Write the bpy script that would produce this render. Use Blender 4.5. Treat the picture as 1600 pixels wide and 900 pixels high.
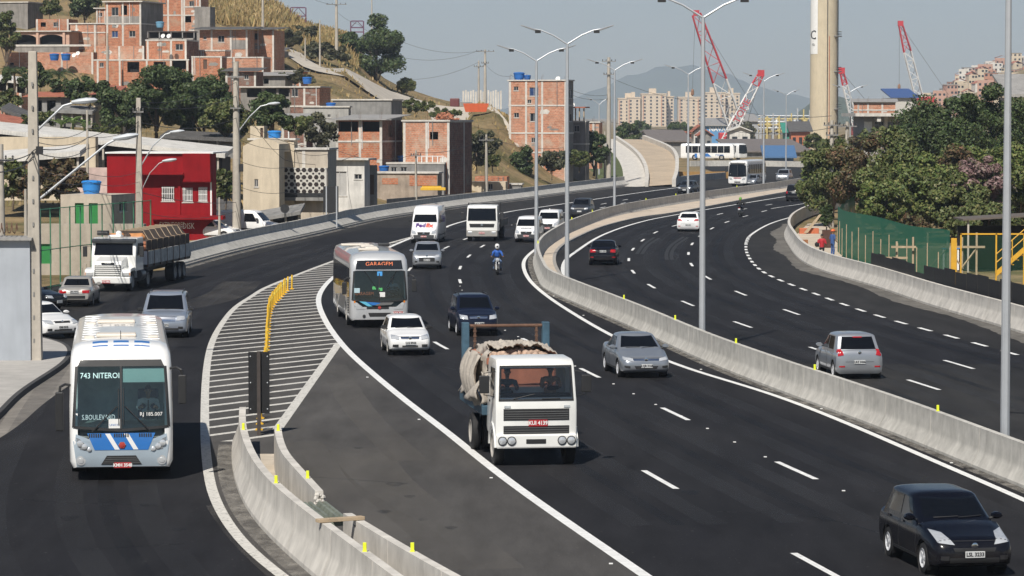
import bpy, bmesh, math, random
import numpy as np
from mathutils import Vector, Matrix
for _o in list(bpy.data.objects): bpy.data.objects.remove(_o)
S = bpy.context.scene
COL = S.collection
R = math.radians
# ------------------------------------------------------------------ camera, sky, sun, exposure
F, HC, YH = 5000.0, 9.1, 180.0            # focal length in photo pixels, eye height, horizon row
PITCH = math.atan((450 - YH) / F)
cam = bpy.data.cameras.new('camera'); camo = bpy.data.objects.new('camera', cam); COL.objects.link(camo)
cam.sensor_width = 36; cam.lens = 36 * F / 1600; cam.clip_start = 1; cam.clip_end = 40000
camo.location = (0, 0, HC); camo.rotation_euler = (math.pi / 2 - PITCH, 0, 0)
S.camera = camo
SUN_EL, SUN_AZ = R(47), R(18.6)           # sun stands behind the camera, to its left
W = bpy.data.worlds.new('World'); S.world = W; W.use_nodes = True
wn = W.node_tree.nodes; wl = W.node_tree.links
sky = wn.new('ShaderNodeTexSky'); sky.sky_type = 'NISHITA'; sky.sun_disc = False
sky.sun_elevation = SUN_EL; sky.sun_rotation = math.pi + SUN_AZ
sky.air_density = 1.0; sky.dust_density = 0.4; sky.ozone_density = 4.0; sky.altitude = 0
bg = wn['Background']; bg.inputs[1].default_value = 0.050
wl.new(sky.outputs[0], bg.inputs[0])
sun = bpy.data.lights.new('sun', 'SUN'); suno = bpy.data.objects.new('sun', sun); COL.objects.link(suno)
sun.energy = 5.0; sun.angle = R(0.53); sun.color = (1.0, 0.945, 0.86)
_d = Vector((math.sin(SUN_AZ) * math.cos(SUN_EL), math.cos(SUN_AZ) * math.cos(SUN_EL), -math.sin(SUN_EL)))
suno.rotation_euler = _d.to_track_quat('-Z', 'Y').to_euler(); suno.location = (-40, -60, 120)
S.view_settings.view_transform = 'Standard'; S.view_settings.look = 'None'
S.view_settings.exposure = 0.12; S.view_settings.gamma = 1.0; S.view_settings.use_curve_mapping = False
S.cycles.use_denoising = True
S.cycles.max_bounces = 6; S.cycles.diffuse_bounces = 3; S.cycles.transparent_max_bounces = 12; S.cycles.volume_bounces = 1
S.cycles.caustics_reflective = False; S.cycles.caustics_refractive = False
try: S.cycles.denoiser = 'OPENIMAGEDENOISE'
except Exception: pass

# ------------------------------------------------------------------ where a photo point lies in the place
_ct, _st = math.cos(PITCH), math.sin(PITCH)
def ray(px, py):
    a, b = (px - 800) / F, (450 - py) / F
    return Vector((a, _ct + b * _st, -_st + b * _ct))
def G(px, py, z=0.0):                      # on the level z
    d = ray(px, py); t = (z - HC) / d.z
    return Vector((d.x * t, d.y * t, z))
def D(px, py, dist):                       # at the distance dist
    d = ray(px, py); t = dist / d.y
    return Vector((d.x * t, dist, HC + d.z * t))
def XZ(px, py, dist):
    v = D(px, py, dist); return v.x, v.z
RNG = random.Random(7)

# ------------------------------------------------------------------ mesh building
class MB:
    def __init__(s): s.v = []; s.f = []
    def add(s, vs, fs):
        n = len(s.v); s.v += [tuple(v) for v in vs]; s.f += [tuple(i + n for i in f) for f in fs]; return s
    def box(s, x0, x1, y0, y1, z0, z1):
        return s.add([(x0,y0,z0),(x1,y0,z0),(x1,y1,z0),(x0,y1,z0),(x0,y0,z1),(x1,y0,z1),(x1,y1,z1),(x0,y1,z1)],
                     [(0,3,2,1),(4,5,6,7),(0,1,5,4),(1,2,6,5),(2,3,7,6),(3,0,4,7)])
    def hexa(s, p):                        # 4 lower then 4 upper points, counter-clockwise
        return s.add(p, [(0,3,2,1),(4,5,6,7),(0,1,5,4),(1,2,6,5),(2,3,7,6),(3,0,4,7)])
    def prism(s, poly, a, b, axis='y'):    # polygon extruded along an axis
        n = len(poly)
        def mk(t, p): return (p[0], t, p[1]) if axis == 'y' else ((t, p[0], p[1]) if axis == 'x' else (p[0], p[1], t))
        vs = [mk(a, p) for p in poly] + [mk(b, p) for p in poly]
        fs = [tuple(range(n)), tuple(range(2*n-1, n-1, -1))] + [(i, i+n, (i+1) % n + n, (i+1) % n) for i in range(n)]
        return s.add(vs, fs)
    def loft(s, rings, closed=True, cap=True):
        n = len(rings[0]); vs = [p for r in rings for p in r]; fs = []
        for k in range(len(rings) - 1):
            for i in range(n if closed else n - 1):
                j = (i + 1) % n
                fs.append((k*n+i, k*n+j, (k+1)*n+j, (k+1)*n+i))
        if cap and closed:
            fs.append(tuple(range(n-1, -1, -1))); m = (len(rings)-1)*n; fs.append(tuple(range(m, m+n)))
        return s.add(vs, fs)
    def tube(s, pts, r, n=6, cap=True):
        pts = [Vector(p) for p in pts]; rs = r if isinstance(r, (list, tuple)) else [r] * len(pts)
        rings = []
        for i, p in enumerate(pts):
            t = (pts[min(i+1, len(pts)-1)] - pts[max(i-1, 0)]).normalized()
            u = t.cross(Vector((0,0,1)));
            if u.length < 1e-3: u = Vector((1,0,0))
            u.normalize(); w = u.cross(t)
            rings.append([p + (u * math.cos(2*math.pi*k/n) + w * math.sin(2*math.pi*k/n)) * rs[i] for k in range(n)])
        return s.loft(rings, True, cap)
    def lathe(s, prof, n=16, o=(0,0,0), axis='z', cap=True):
        rings = []
        for r, h in prof:
            ring = []
            for k in range(n):
                a = 2*math.pi*k/n; c, d = r*math.cos(a), r*math.sin(a)
                ring.append((o[0]+h, o[1]+c, o[2]+d) if axis == 'x' else ((o[0]+c, o[1]+h, o[2]+d) if axis == 'y' else (o[0]+c, o[1]+d, o[2]+h)))
            rings.append(ring)
        return s.loft(rings, True, cap)
    def grid(s, fn, nu, nv):
        vs = [fn(u/nu, v/nv) for v in range(nv+1) for u in range(nu+1)]
        return s.add(vs, [(v*(nu+1)+u, v*(nu+1)+u+1, (v+1)*(nu+1)+u+1, (v+1)*(nu+1)+u) for v in range(nv) for u in range(nu)])
    def ribbon(s, l, r):
        n = len(l); return s.add(list(l) + list(r), [(i, n+i, n+i+1, i+1) for i in range(n-1)])
    def mesh(s, name, smooth=False, ang=35, recalc=True):
        me = bpy.data.meshes.new(name); me.from_pydata(s.v, [], s.f)
        if recalc or smooth:
            bm = bmesh.new(); bm.from_mesh(me)
            if recalc: bmesh.ops.recalc_face_normals(bm, faces=bm.faces)
            if smooth:
                lim = R(ang)
                for e in bm.edges:
                    if len(e.link_faces) == 2 and e.calc_face_angle(0) > lim: e.smooth = False
                for f in bm.faces: f.smooth = True
            bm.to_mesh(me); bm.free()
        return me
    def build(s, name, m, parent=None, smooth=False, loc=None, rz=0, ang=35, recalc=True, bevel=0, kind=None):
        o = bpy.data.objects.new(name, s.mesh(name, smooth, ang, recalc)); COL.objects.link(o)
        if m: o.data.materials.append(m)
        if parent: o.parent = parent
        if loc is not None: o.location = loc
        if rz: o.rotation_euler.z = rz
        if bevel:
            b = o.modifiers.new('bevel', 'BEVEL'); b.width = bevel; b.segments = 2; b.limit_method = 'ANGLE'; b.angle_limit = R(40)
        if kind: o['kind'] = kind
        return o
def tag(o, label, cat, group=None):
    o['label'] = label; o['category'] = cat
    if group: o['group'] = group
    return o
def thing(name, label, cat, loc=(0,0,0), rz=0, group=None):
    o = bpy.data.objects.new(name, None); COL.objects.link(o); o.location = loc; o.rotation_euler.z = rz
    o.empty_display_size = .5
    return tag(o, label, cat, group)
def structure(o): o['kind'] = 'structure'; return o
def link_copy(o, parent=None, loc=None, rz=None):
    c = o.copy(); COL.objects.link(c)
    if parent is not None: c.parent = parent
    if loc is not None: c.location = loc
    if rz is not None: c.rotation_euler.z = rz
    return c
def copy_tree(o, parent=None, loc=None, rz=None, label=None):
    c = link_copy(o, parent, loc, rz)
    if label: c['label'] = label
    for ch in list(o.children): copy_tree(ch, c)
    return c
def inst(mesh, name, parent, loc, rz=0, mat=None):
    o = bpy.data.objects.new(name, mesh); COL.objects.link(o); o.parent = parent; o.location = loc; o.rotation_euler.z = rz
    return o
def catmull(pts, step):                    # smooth curve through points, even spacing
    P = [Vector(p) for p in pts]; P = [2*P[0]-P[1]] + P + [2*P[-1]-P[-2]]; out = []
    for i in range(1, len(P)-2):
        for k in range(16):
            t = k/16; a, b, c, d = P[i-1], P[i], P[i+1], P[i+2]
            out.append(0.5*((2*b)+(-a+c)*t+(2*a-5*b+4*c-d)*t*t+(-a+3*b-3*c+d)*t**3))
    out.append(P[-2])
    L = [0]
    for i in range(1, len(out)): L.append(L[-1] + (out[i]-out[i-1]).length)
    n = max(2, int(L[-1]/step)+1); res = []; j = 0
    for k in range(n):
        s_ = L[-1]*k/(n-1)
        while j < len(L)-2 and L[j+1] < s_: j += 1
        t = (s_-L[j])/max(1e-9, L[j+1]-L[j]); res.append(out[j].lerp(out[j+1], min(1, t)))
    return res
def gcurve(px, step=1.5, z=0.0, relax=3.0):
    c = catmull([G(x, y, 0) + Vector((0,0,z)) for x, y in px], step)
    for _ in range(int((relax/step)**2*2)):      # ease out small kinks
        c = [c[0]] + [(a + b*2 + d)/4 for a, b, d in zip(c, c[1:], c[2:])] + [c[-1]]
    return c
def normals2(pts):
    out = []
    for i in range(len(pts)):
        t = pts[min(i+1, len(pts)-1)] - pts[max(i-1, 0)]; t.z = 0; t.normalize(); out.append(Vector((t.y, -t.x, 0)))
    return out
def offset(pts, d): return [p + n*d for p, n in zip(pts, normals2(pts))]
def sub(pts, a, b):                        # piece of an even-spaced curve by arc length
    L = [0]
    for i in range(1, len(pts)): L.append(L[-1]+(pts[i]-pts[i-1]).length)
    def at(s_):
        s_ = max(0, min(L[-1], s_))
        for i in range(1, len(L)):
            if L[i] >= s_: return pts[i-1].lerp(pts[i], (s_-L[i-1])/max(1e-9, L[i]-L[i-1]))
        return pts[-1]
    return [at(a)] + [p for p, l in zip(pts, L) if a + 1e-4 < l < b - 1e-4] + [at(b)]
def clen(pts): return sum((pts[i]-pts[i-1]).length for i in range(1, len(pts)))
# ------------------------------------------------------------------ materials
def _mat(name):
    m = bpy.data.materials.new(name); m.use_nodes = True; nt = m.node_tree
    return m, nt, nt.nodes['Principled BSDF']
def _noise(nt, scale, detail=4, rough=.6, coord='Object', mapping=None, dist=0):
    tc = nt.nodes.new('ShaderNodeTexCoord'); src = tc.outputs[coord]
    if coord == 'World':
        pass
    if mapping:
        mp = nt.nodes.new('ShaderNodeMapping'); mp.inputs['Scale'].default_value = mapping; nt.links.new(src, mp.inputs[0]); src = mp.outputs[0]
    n = nt.nodes.new('ShaderNodeTexNoise'); n.inputs['Scale'].default_value = scale; n.inputs['Detail'].default_value = detail
    n.inputs['Roughness'].default_value = rough; n.inputs['Distortion'].default_value = dist
    nt.links.new(src, n.inputs['Vector']); return n.outputs[0]
def _ramp(nt, fac, stops):
    r = nt.nodes.new('ShaderNodeValToRGB'); e = r.color_ramp.elements
    while len(e) < len(stops): e.new(.5)
    for q, (p, c) in zip(e, stops):
        q.position = p; q.color = (c, c, c, 1) if isinstance(c, (int, float)) else (*c, 1)
    nt.links.new(fac, r.inputs[0]); return r.outputs[0]
def _mul(nt, a, b, f=1.0, mode='MULTIPLY'):
    m = nt.nodes.new('ShaderNodeMix'); m.data_type = 'RGBA'; m.blend_type = mode
    if isinstance(f, float): m.inputs[0].default_value = f
    else: nt.links.new(f, m.inputs[0])
    for k, v in ((6, a), (7, b)):
        if isinstance(v, tuple): m.inputs[k].default_value = (*v, 1)
        else: nt.links.new(v, m.inputs[k])
    return m.outputs[2]
def _bump(nt, p, h, strength=.3, dist=.02):
    b = nt.nodes.new('ShaderNodeBump'); b.inputs['Strength'].default_value = strength; b.inputs['Distance'].default_value = dist
    nt.links.new(h, b.inputs['Height']); nt.links.new(b.outputs[0], p.inputs['Normal'])
MATS = {}
def M(name, col, rough=.6, metal=0., var=.12, scale=3., bump=0., spec=.5, coat=0., streak=0., big=0.):
    """plain surface with uneven tone: var at the given scale, streak = vertical runs, big = metre-wide blotches"""
    if name in MATS: return MATS[name]
    m, nt, p = _mat(name); p.inputs['Roughness'].default_value = rough; p.inputs['Metallic'].default_value = metal
    p.inputs['Specular IOR Level'].default_value = spec; p.inputs['Coat Weight'].default_value = coat; p.inputs['Coat Roughness'].default_value = .04
    c = tuple(col)
    if var or streak or big:
        out = c
        if var:
            n = _noise(nt, scale); out = _mul(nt, out, _ramp(nt, n, [(.25, 1-var), (.75, 1+var)]))
        if streak:
            n = _noise(nt, 1.0, 5, .6, mapping=(2.3, 2.3, .3), dist=.4); out = _mul(nt, out, _ramp(nt, n, [(.32, 1-streak*.8), (.60, 1.0)]))
        if big:
            n = _noise(nt, .22, 5, .65); out = _mul(nt, out, _ramp(nt, n, [(.3, 1-big), (.7, 1+big*.5)]))
        nt.links.new(out, p.inputs['Base Color'])
    else: p.inputs['Base Color'].default_value = (*c, 1)
    if bump: _bump(nt, p, _noise(nt, scale*4), bump)
    MATS[name] = m; return m
def paint(name, col, metal=.0, rough=.35, flake=.0):
    if name in MATS: return MATS[name]
    m, nt, p = _mat(name); p.inputs['Metallic'].default_value = metal; p.inputs['Roughness'].default_value = rough
    p.inputs['Coat Weight'].default_value = .8 if max(col) > .1 else .22; p.inputs['Coat Roughness'].default_value = .06; p.inputs['Specular IOR Level'].default_value = .5 if max(col) > .1 else .25
    n = _noise(nt, 2.0, 5, .65); z = nt.nodes.new('ShaderNodeTexCoord'); sp = nt.nodes.new('ShaderNodeSeparateXYZ'); nt.links.new(z.outputs['Object'], sp.inputs[0])
    dust = _ramp(nt, sp.outputs[2], [(.25, 1.0), (.75, 0.0)])           # road dust thrown up along the sills
    mlt = nt.nodes.new('ShaderNodeMath'); mlt.operation = 'MULTIPLY'; nt.links.new(dust, mlt.inputs[0]); nt.links.new(_ramp(nt, n, [(.35, 0.0), (.8, .22)]), mlt.inputs[1])
    c = _mul(nt, col, (.20, .175, .145), mlt.outputs[0], 'MIX'); c = _mul(nt, c, _ramp(nt, _noise(nt, 1.2), [(.3, .93), (.7, 1.04)]))
    nt.links.new(c, p.inputs['Base Color']); MATS[name] = m; return m
def emit(name, col, strength):
    if name in MATS: return MATS[name]
    m, nt, p = _mat(name); p.inputs['Base Color'].default_value = (*col, 1); p.inputs['Emission Color'].default_value = (*col, 1)
    p.inputs['Emission Strength'].default_value = strength; MATS[name] = m; return m
def clear_glass(name, tint, gloss=.10, trans=.6):
    if name in MATS: return MATS[name]
    m = bpy.data.materials.new(name); m.use_nodes = True; nt = m.node_tree; nt.nodes.clear()
    o = nt.nodes.new('ShaderNodeOutputMaterial'); t = nt.nodes.new('ShaderNodeBsdfTransparent'); t.inputs[0].default_value = (*tint, 1)
    g = nt.nodes.new('ShaderNodeBsdfGlossy'); g.inputs['Roughness'].default_value = .06; g.inputs[0].default_value = (.95, .97, 1, 1)
    d = nt.nodes.new('ShaderNodeBsdfDiffuse'); d.inputs[0].default_value = (tint[0]*.5, tint[1]*.5, tint[2]*.5, 1)
    f = nt.nodes.new('ShaderNodeFresnel'); f.inputs[0].default_value = 1.5
    mx0 = nt.nodes.new('ShaderNodeMixShader'); mx0.inputs[0].default_value = trans; nt.links.new(d.outputs[0], mx0.inputs[1]); nt.links.new(t.outputs[0], mx0.inputs[2])
    ad = nt.nodes.new('ShaderNodeMath'); ad.operation = 'ADD'; ad.inputs[1].default_value = gloss; nt.links.new(f.outputs[0], ad.inputs[0])
    mx = nt.nodes.new('ShaderNodeMixShader'); nt.links.new(ad.outputs[0], mx.inputs[0]); nt.links.new(mx0.outputs[0], mx.inputs[1]); nt.links.new(g.outputs[0], mx.inputs[2])
    nt.links.new(mx.outputs[0], o.inputs[0]); MATS[name] = m; return m
def asphalt(name, col, light, patch=.25):
    m, nt, p = _mat(name); p.inputs['Roughness'].default_value = .85; p.inputs['Specular IOR Level'].default_value = .12
    fine = _ramp(nt, _noise(nt, 30, 3, .7), [(.3, .72), (.7, 1.3)])
    mid = _ramp(nt, _noise(nt, 1.0, 6, .65, mapping=(.9, .16, 1)), [(.3, 1-patch), (.7, 1+patch)])
    big = _ramp(nt, _noise(nt, 1.0, 4, .6, mapping=(.12, .03, 1), dist=.6), [(.35, 0.0), (.7, 1.0)])
    c = _mul(nt, _mul(nt, col, light, big, 'MIX'), _mul(nt, fine, mid))
    sp = _ramp(nt, _noise(nt, 9, 2, .5), [(.70, 0.0), (.76, .6)]); c = _mul(nt, c, (.16, .15, .14), sp, 'MIX')
    nt.links.new(c, p.inputs['Base Color']); _bump(nt, p, _noise(nt, 60, 2), .25, .006)
    MATS[name] = m; return m
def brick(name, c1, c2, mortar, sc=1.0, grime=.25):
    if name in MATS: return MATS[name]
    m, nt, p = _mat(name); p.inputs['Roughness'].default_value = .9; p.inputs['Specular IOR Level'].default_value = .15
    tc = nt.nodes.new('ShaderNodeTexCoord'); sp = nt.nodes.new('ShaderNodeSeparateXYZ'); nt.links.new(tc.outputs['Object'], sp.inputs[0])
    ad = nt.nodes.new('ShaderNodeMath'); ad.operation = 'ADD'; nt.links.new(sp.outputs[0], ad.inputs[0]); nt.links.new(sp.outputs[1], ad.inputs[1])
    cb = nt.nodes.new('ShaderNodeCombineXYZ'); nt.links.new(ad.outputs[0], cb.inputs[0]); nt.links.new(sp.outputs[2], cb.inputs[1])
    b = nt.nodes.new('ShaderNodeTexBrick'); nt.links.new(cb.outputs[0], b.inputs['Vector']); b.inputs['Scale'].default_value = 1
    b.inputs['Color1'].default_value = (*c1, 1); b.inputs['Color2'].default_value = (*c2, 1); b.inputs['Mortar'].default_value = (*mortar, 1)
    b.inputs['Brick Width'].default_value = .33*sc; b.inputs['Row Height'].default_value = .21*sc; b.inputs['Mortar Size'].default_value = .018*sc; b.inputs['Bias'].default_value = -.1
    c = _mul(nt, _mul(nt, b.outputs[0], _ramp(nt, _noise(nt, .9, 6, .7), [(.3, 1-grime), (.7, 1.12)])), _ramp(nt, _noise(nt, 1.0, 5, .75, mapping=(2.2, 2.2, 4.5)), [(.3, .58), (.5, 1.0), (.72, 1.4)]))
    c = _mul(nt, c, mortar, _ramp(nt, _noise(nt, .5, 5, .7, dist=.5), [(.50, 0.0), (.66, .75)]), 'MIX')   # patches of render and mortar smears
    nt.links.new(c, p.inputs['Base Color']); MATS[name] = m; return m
def leafmat(name, c1, c2, c3=None):
    if name in MATS: return MATS[name]
    m, nt, p = _mat(name); p.inputs['Roughness'].default_value = .55; p.inputs['Specular IOR Level'].default_value = .3
    oi = nt.nodes.new('ShaderNodeNewGeometry')
    n = _ramp(nt, oi.outputs['Random Per Island'], [(0, c1), (.55, c2), (1, c3 or c2)])
    n2 = _ramp(nt, _noise(nt, .6, 4), [(.3, .6), (.7, 1.35)])
    c = _mul(nt, n, n2); nt.links.new(c, p.inputs['Base Color'])
    p.inputs['Transmission Weight'].default_value = 0
    MATS[name] = m; return m
def corrug(name, col, axis=0, pitch=.18, var=.2):
    if name in MATS: return MATS[name]
    m, nt, p = _mat(name); p.inputs['Roughness'].default_value = .7
    tc = nt.nodes.new('ShaderNodeTexCoord'); w = nt.nodes.new('ShaderNodeTexWave'); w.bands_direction = 'XYZ'[axis]; w.inputs['Scale'].default_value = 1/pitch/3.14
    nt.links.new(tc.outputs['Object'], w.inputs['Vector'])
    c = _mul(nt, col, _ramp(nt, _noise(nt, 1.1, 5, .7), [(.3, 1-var), (.7, 1+var)]))
    nt.links.new(c, p.inputs['Base Color']); _bump(nt, p, w.outputs[0], .6, .03); MATS[name] = m; return m
A_DARK = asphalt('asphalt_new', (.0145, .0145, .017), (.0225, .022, .0235), .32)
A_GREY = asphalt('asphalt_worn', (.060, .057, .055), (.088, .083, .078), .26)
A_RAMP = asphalt('asphalt_ramp', (.023, .0225, .023), (.034, .033, .032), .3)
def line_paint(name, col, wear):
    m, nt, p = _mat(name); p.inputs['Roughness'].default_value = .75; p.inputs['Specular IOR Level'].default_value = .2
    c = _mul(nt, col, _ramp(nt, _noise(nt, 2.5, 6, .7), [(.3, .80), (.7, 1.06)])); c = _mul(nt, c, (.07, .068, .066), _ramp(nt, _noise(nt, 7, 6, .75), [(wear, 0.0), (wear+.12, .85)]), 'MIX')
    nt.links.new(c, p.inputs['Base Color']); MATS[name] = m; return m
WHITE_LINE = line_paint('road_paint_white', (.80, .80, .78), .60)
OLD_LINE = line_paint('road_paint_worn', (.64, .62, .57), .54)
CONC = M('barrier_concrete', (.54, .52, .475), .9, var=.2, scale=2.2, bump=.15, streak=.24, spec=.2, big=.12)
CONC_L = M('light_concrete', (.60, .57, .52), .9, var=.2, scale=1.5, bump=.1, streak=.2, spec=.2)
CONC_D = M('grey_concrete', (.27, .265, .255), .9, var=.2, scale=1.2, bump=.1, streak=.3, spec=.2, big=.2)
GALV = M('galvanised_steel', (.50, .52, .54), .5, metal=.45, var=.08, scale=2)
POLE_C = M('pole_concrete', (.47, .43, .37), .9, var=.14, scale=2.5, streak=.25, spec=.2)
BLACK = M('black_rubber', (.012, .012, .013), .75, var=.1)
DARK = M('dark_metal', (.022, .022, .023), .5, var=.1)
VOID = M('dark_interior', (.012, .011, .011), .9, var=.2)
RIM = M('alloy_rim', (.62, .63, .65), .4, metal=.15, var=.05)
STEELRIM = M('steel_rim', (.38, .36, .33), .6, metal=.1, var=.2, scale=8)
CHROME = M('chrome', (.75, .76, .78), .15, metal=1., var=0)
GLASS = M('tinted_glass', (.004, .005, .007), .05, var=0, spec=.35)
LENS = M('headlight_lens', (.62, .64, .66), .12, metal=.35, var=.12, scale=9, coat=1.)
REDLENS = M('red_lens', (.42, .012, .015), .15, var=.1, scale=8, coat=1.)
AMBER = M('amber_lens', (.65, .2, .02), .2, var=.05, coat=.8)
PLATE_W = M('number_plate_grey', (.55, .56, .56), .5, var=.04)
PLATE_R = M('number_plate_red', (.38, .02, .025), .5, var=.06)
INK = M('black_ink', (.015, .015, .018), .6, var=0)
WHITE = M('white_paint', (.80, .80, .78), .5, var=.07, scale=1.5)
YELLOW = M('yellow_plastic', (.72, .43, .03), .55, var=.1, scale=4)
FLUO = M('yellow_reflector', (.72, .78, .03), .45, var=.05)
WOODP = M('raw_timber', (.43, .33, .22), .85, var=.2, scale=5, streak=.2)
SAND = M('sandy_soil', (.50, .43, .34), .95, var=.2, scale=1.2, bump=.3, big=.15)
BLUE_T = M('tank_blue', (.02, .13, .42), .45, var=.1)
TANK_B = M('tank_bright_blue', (.03, .23, .62), .4, var=.06)
SKIN = M('skin', (.30, .17, .11), .6, var=.06)
# ------------------------------------------------------------------ ground, hills
def lerp_tab(t, tab):
    if t <= tab[0][0]: return tab[0][1]
    for (a, b), (c, d) in zip(tab, tab[1:]):
        if t <= c: return b + (d-b)*(t-a)/(c-a)
    return tab[-1][1]
def sstep(a, b, t):
    t = max(0., min(1., (t-a)/(b-a))); return t*t*(3-2*t)
LBT = sorted((G(*p).y, G(*p).x) for p in [(280, 419), (400, 387), (500, 365), (580, 346), (640, 336), (735, 322), (800, 314.5), (880, 303.5), (985, 290), (985, 270), (985, 240)])
RIDGE = [(-400, -70), (-100, -60), (0, -45), (180, -20), (300, -2), (345, 2), (430, 12), (480, 46), (540, 62), (600, 122), (640, 140), (700, 158), (760, 168), (810, 190), (870, 196), (930, 204), (955, 210), (975, 232), (995, 258), (1012, 268)]  # skyline of the left hill, photo rows
def LB_X(y): return lerp_tab(y, LBT)
def left_hill(x, y):
    if y < 262: return 0
    return left_hill0(x, y)*sstep(1.5, 16, LB_X(y)-x)
def left_hill0(x, y):
    px = 800 + x/y*F
    if px > 1012: return 0
    d1 = 560.
    zr = max(0, HC + (YH - lerp_tab(px, RIDGE))*d1/F)
    t = lerp_tab(y, [(262, 0), (300, .05), (330, .12), (372, .28), (400, .33), (430, .41), (450, .53), (470, .66), (520, .87), (560, 1.)])
    q = sstep(700, 752, px); t = t*(1-q) + q*sstep(338, 425 + 25*sstep(800, 900, px), y)
    z = zr*t
    if y > d1: z = zr*(1-sstep(d1, 1500, y)*.75)
    return z
def far_hill(x, y):
    if y < 900: return 0
    px = 800 + x/y*F
    t = lerp_tab(px, [(1300, 0), (1380, 4), (1440, 13), (1490, 26), (1540, 36), (1600, 41), (1900, 55), (2400, 30), (3200, 0)])
    return t*sstep(1150, 2000, y)*(1 - sstep(2400, 4500, y))
def zt(x, y):
    z = left_hill(x, y) + far_hill(x, y)
    if 150 < y < 420:                       # planted bank to the right of the motorway
        px = 800 + x/y*F
        z += 1.6*sstep(RB_X(y)+9, RB_X(y)+26, x)
    return z
def RB_X(y): return lerp_tab(y, [(100, 27), (133, 21.3), (169, 19.4), (200, 18), (243, 20.5), (300, 28.6), (380, 40), (600, 60)])
gx = sorted(set(list(np.linspace(-130, 130, 105)) + [s*v for s in (-1, 1) for v in (150, 180, 220, 270, 330, 400, 500, 650, 850, 1100, 1500, 2200, 3500, 6000)]))
gy = sorted(set([-400, -100, 0, 40] + list(np.linspace(60, 700, 129)) + [740, 800, 880, 960, 1050, 1150, 1250, 1350, 1450, 1600, 1750, 1900, 2050, 2200, 2400, 2700, 3200, 4000, 6000, 9700]))
mb = MB(); nx = len(gx)
mb.v = [(x, y, zt(x, y) - .09 + (.25*math.sin(x*.9+y*.4)*math.sin(y*.7) if left_hill(x, y) > 2 else 0)) for y in gy for x in gx]
mb.f = [(j*nx+i, j*nx+i+1, (j+1)*nx+i+1, (j+1)*nx+i) for j in range(len(gy)-1) for i in range(nx-1)]
def ground_mat():
    m, nt, p = _mat('dry_earth_and_grass'); p.inputs['Roughness'].default_value = .95; p.inputs['Specular IOR Level'].default_value = .1
    n1 = _noise(nt, .09, 6, .65, dist=.5); n2 = _noise(nt, 1.3, 6, .7)
    c = _ramp(nt, n1, [(.30, (.075, .085, .03)), (.44, (.19, .15, .075)), (.58, (.30, .22, .12)), (.75, (.26, .17, .10))])
    c = _mul(nt, c, _ramp(nt, n2, [(.25, .6), (.75, 1.35)])); nt.links.new(c, p.inputs['Base Color']); _bump(nt, p, n2, .7, .3)
    return m
structure(mb.build('ground', ground_mat(), smooth=True, ang=60, recalc=False))

# ------------------------------------------------------------------ roadways
def byD(pts, n, d0, d1):                    # a curve resampled at even distances from the camera
    pts = sorted(pts, key=lambda p: p.y); out = []
    for k in range(n):
        y = d0 + (d1-d0)*k/(n-1)
        x = lerp_tab(y, [(p.y, p.x) for p in pts]); out.append(Vector((x, y, 0)))
    return out
LB_PX = [(-120, 560), (-60, 500), (10, 468), (60, 449), (150, 434), (280, 419), (340, 402), (400, 387), (500, 365), (580, 346), (640, 336), (735, 322), (800, 314.5), (880, 303.5), (985, 290), (1045, 284)]
RBASE_PX = [(1700, 556), (1600, 522), (1450, 477), (1372, 450), (1287, 425), (1250, 407), (1233, 386), (1225, 367), (1236, 350), (1268, 335), (1330, 318)]
left_border = [Vector((-19.5, 55, 0)), Vector((-19.6, 112, 0))] + [G(*p) for p in LB_PX[2:]] + [G(1137, 277), G(1092, 259.5)]
right_border = [Vector((30, 55, 0)), Vector((28.5, 100, 0))] + [G(*p) for p in RBASE_PX] + [G(1380, 300), G(1385, 259.5)]
d_far = G(1092, 259.5).y
l = byD(left_border, 180, 55, d_far); r = byD(right_border, 180, 55, d_far)
ROAD = structure(MB().ribbon(l, r).build('road', A_RAMP, recalc=False))
def sheet(l_px, r_px, name, m, z, n=120, parent=None):
    L_ = [G(*p) if not isinstance(p, Vector) else p for p in l_px]; R_ = [G(*p) if not isinstance(p, Vector) else p for p in r_px]
    L_ = catmull(L_, 1.0); R_ = catmull(R_, 1.0)
    d0 = max(min(p.y for p in L_), min(p.y for p in R_)); d1 = min(max(p.y for p in L_), max(p.y for p in R_))
    a = byD(L_, n, d0, d1); b = byD(R_, n, d0, d1)
    for p in a + b: p.z = z
    return MB().ribbon(a, b).build(name, m, parent, recalc=False)
C1 = [(1170, 1012), (1060, 936), (1008, 900), (800, 756), (697, 674), (645, 635), (592, 592), (550, 555), (530, 533), (511, 506), (499, 480), (498, 463), (508, 446), (527, 429), (575, 402), (640, 373), (693, 356), (726, 345.5), (800, 330), (835, 325), (905, 315), (1000, 301), (1060, 293)]
MED_BASE = [(2300, 1040), (1960, 906), (1760, 826), (1600, 764), (1385, 675), (1200, 606), (1087, 560), (985, 512), (855, 455), (842, 440), (834, 420), (833, 405), (842, 391), (862, 377), (890, 362), (960, 338), (1075, 317), (1197, 299), (1260, 288.5), (1330, 277)]
R_EDGE = [(1760, 790), (1500, 680), (1200, 565), (1000, 488), (905, 448), (884, 432), (879, 420), (884, 406), (896, 396), (940, 368), (997, 348), (1057, 335.5), (1200, 311.5), (1300, 296)]
R3 = [(1640, 569), (1590, 554), (1532, 539), (1487, 526), (1445, 515), (1405, 504), (1340, 484), (1250, 450), (1200, 431), (1180, 416), (1167, 397), (1165, 382), (1172, 368), (1200, 351), (1230, 341), (1272, 330), (1340, 314)]
sheet(C1, MED_BASE, 'asphalt_lane', A_DARK, .004, 220, ROAD)
sheet(R_EDGE[1:], R3, 'asphalt_lane', A_DARK, .004, 220, ROAD)
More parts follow.
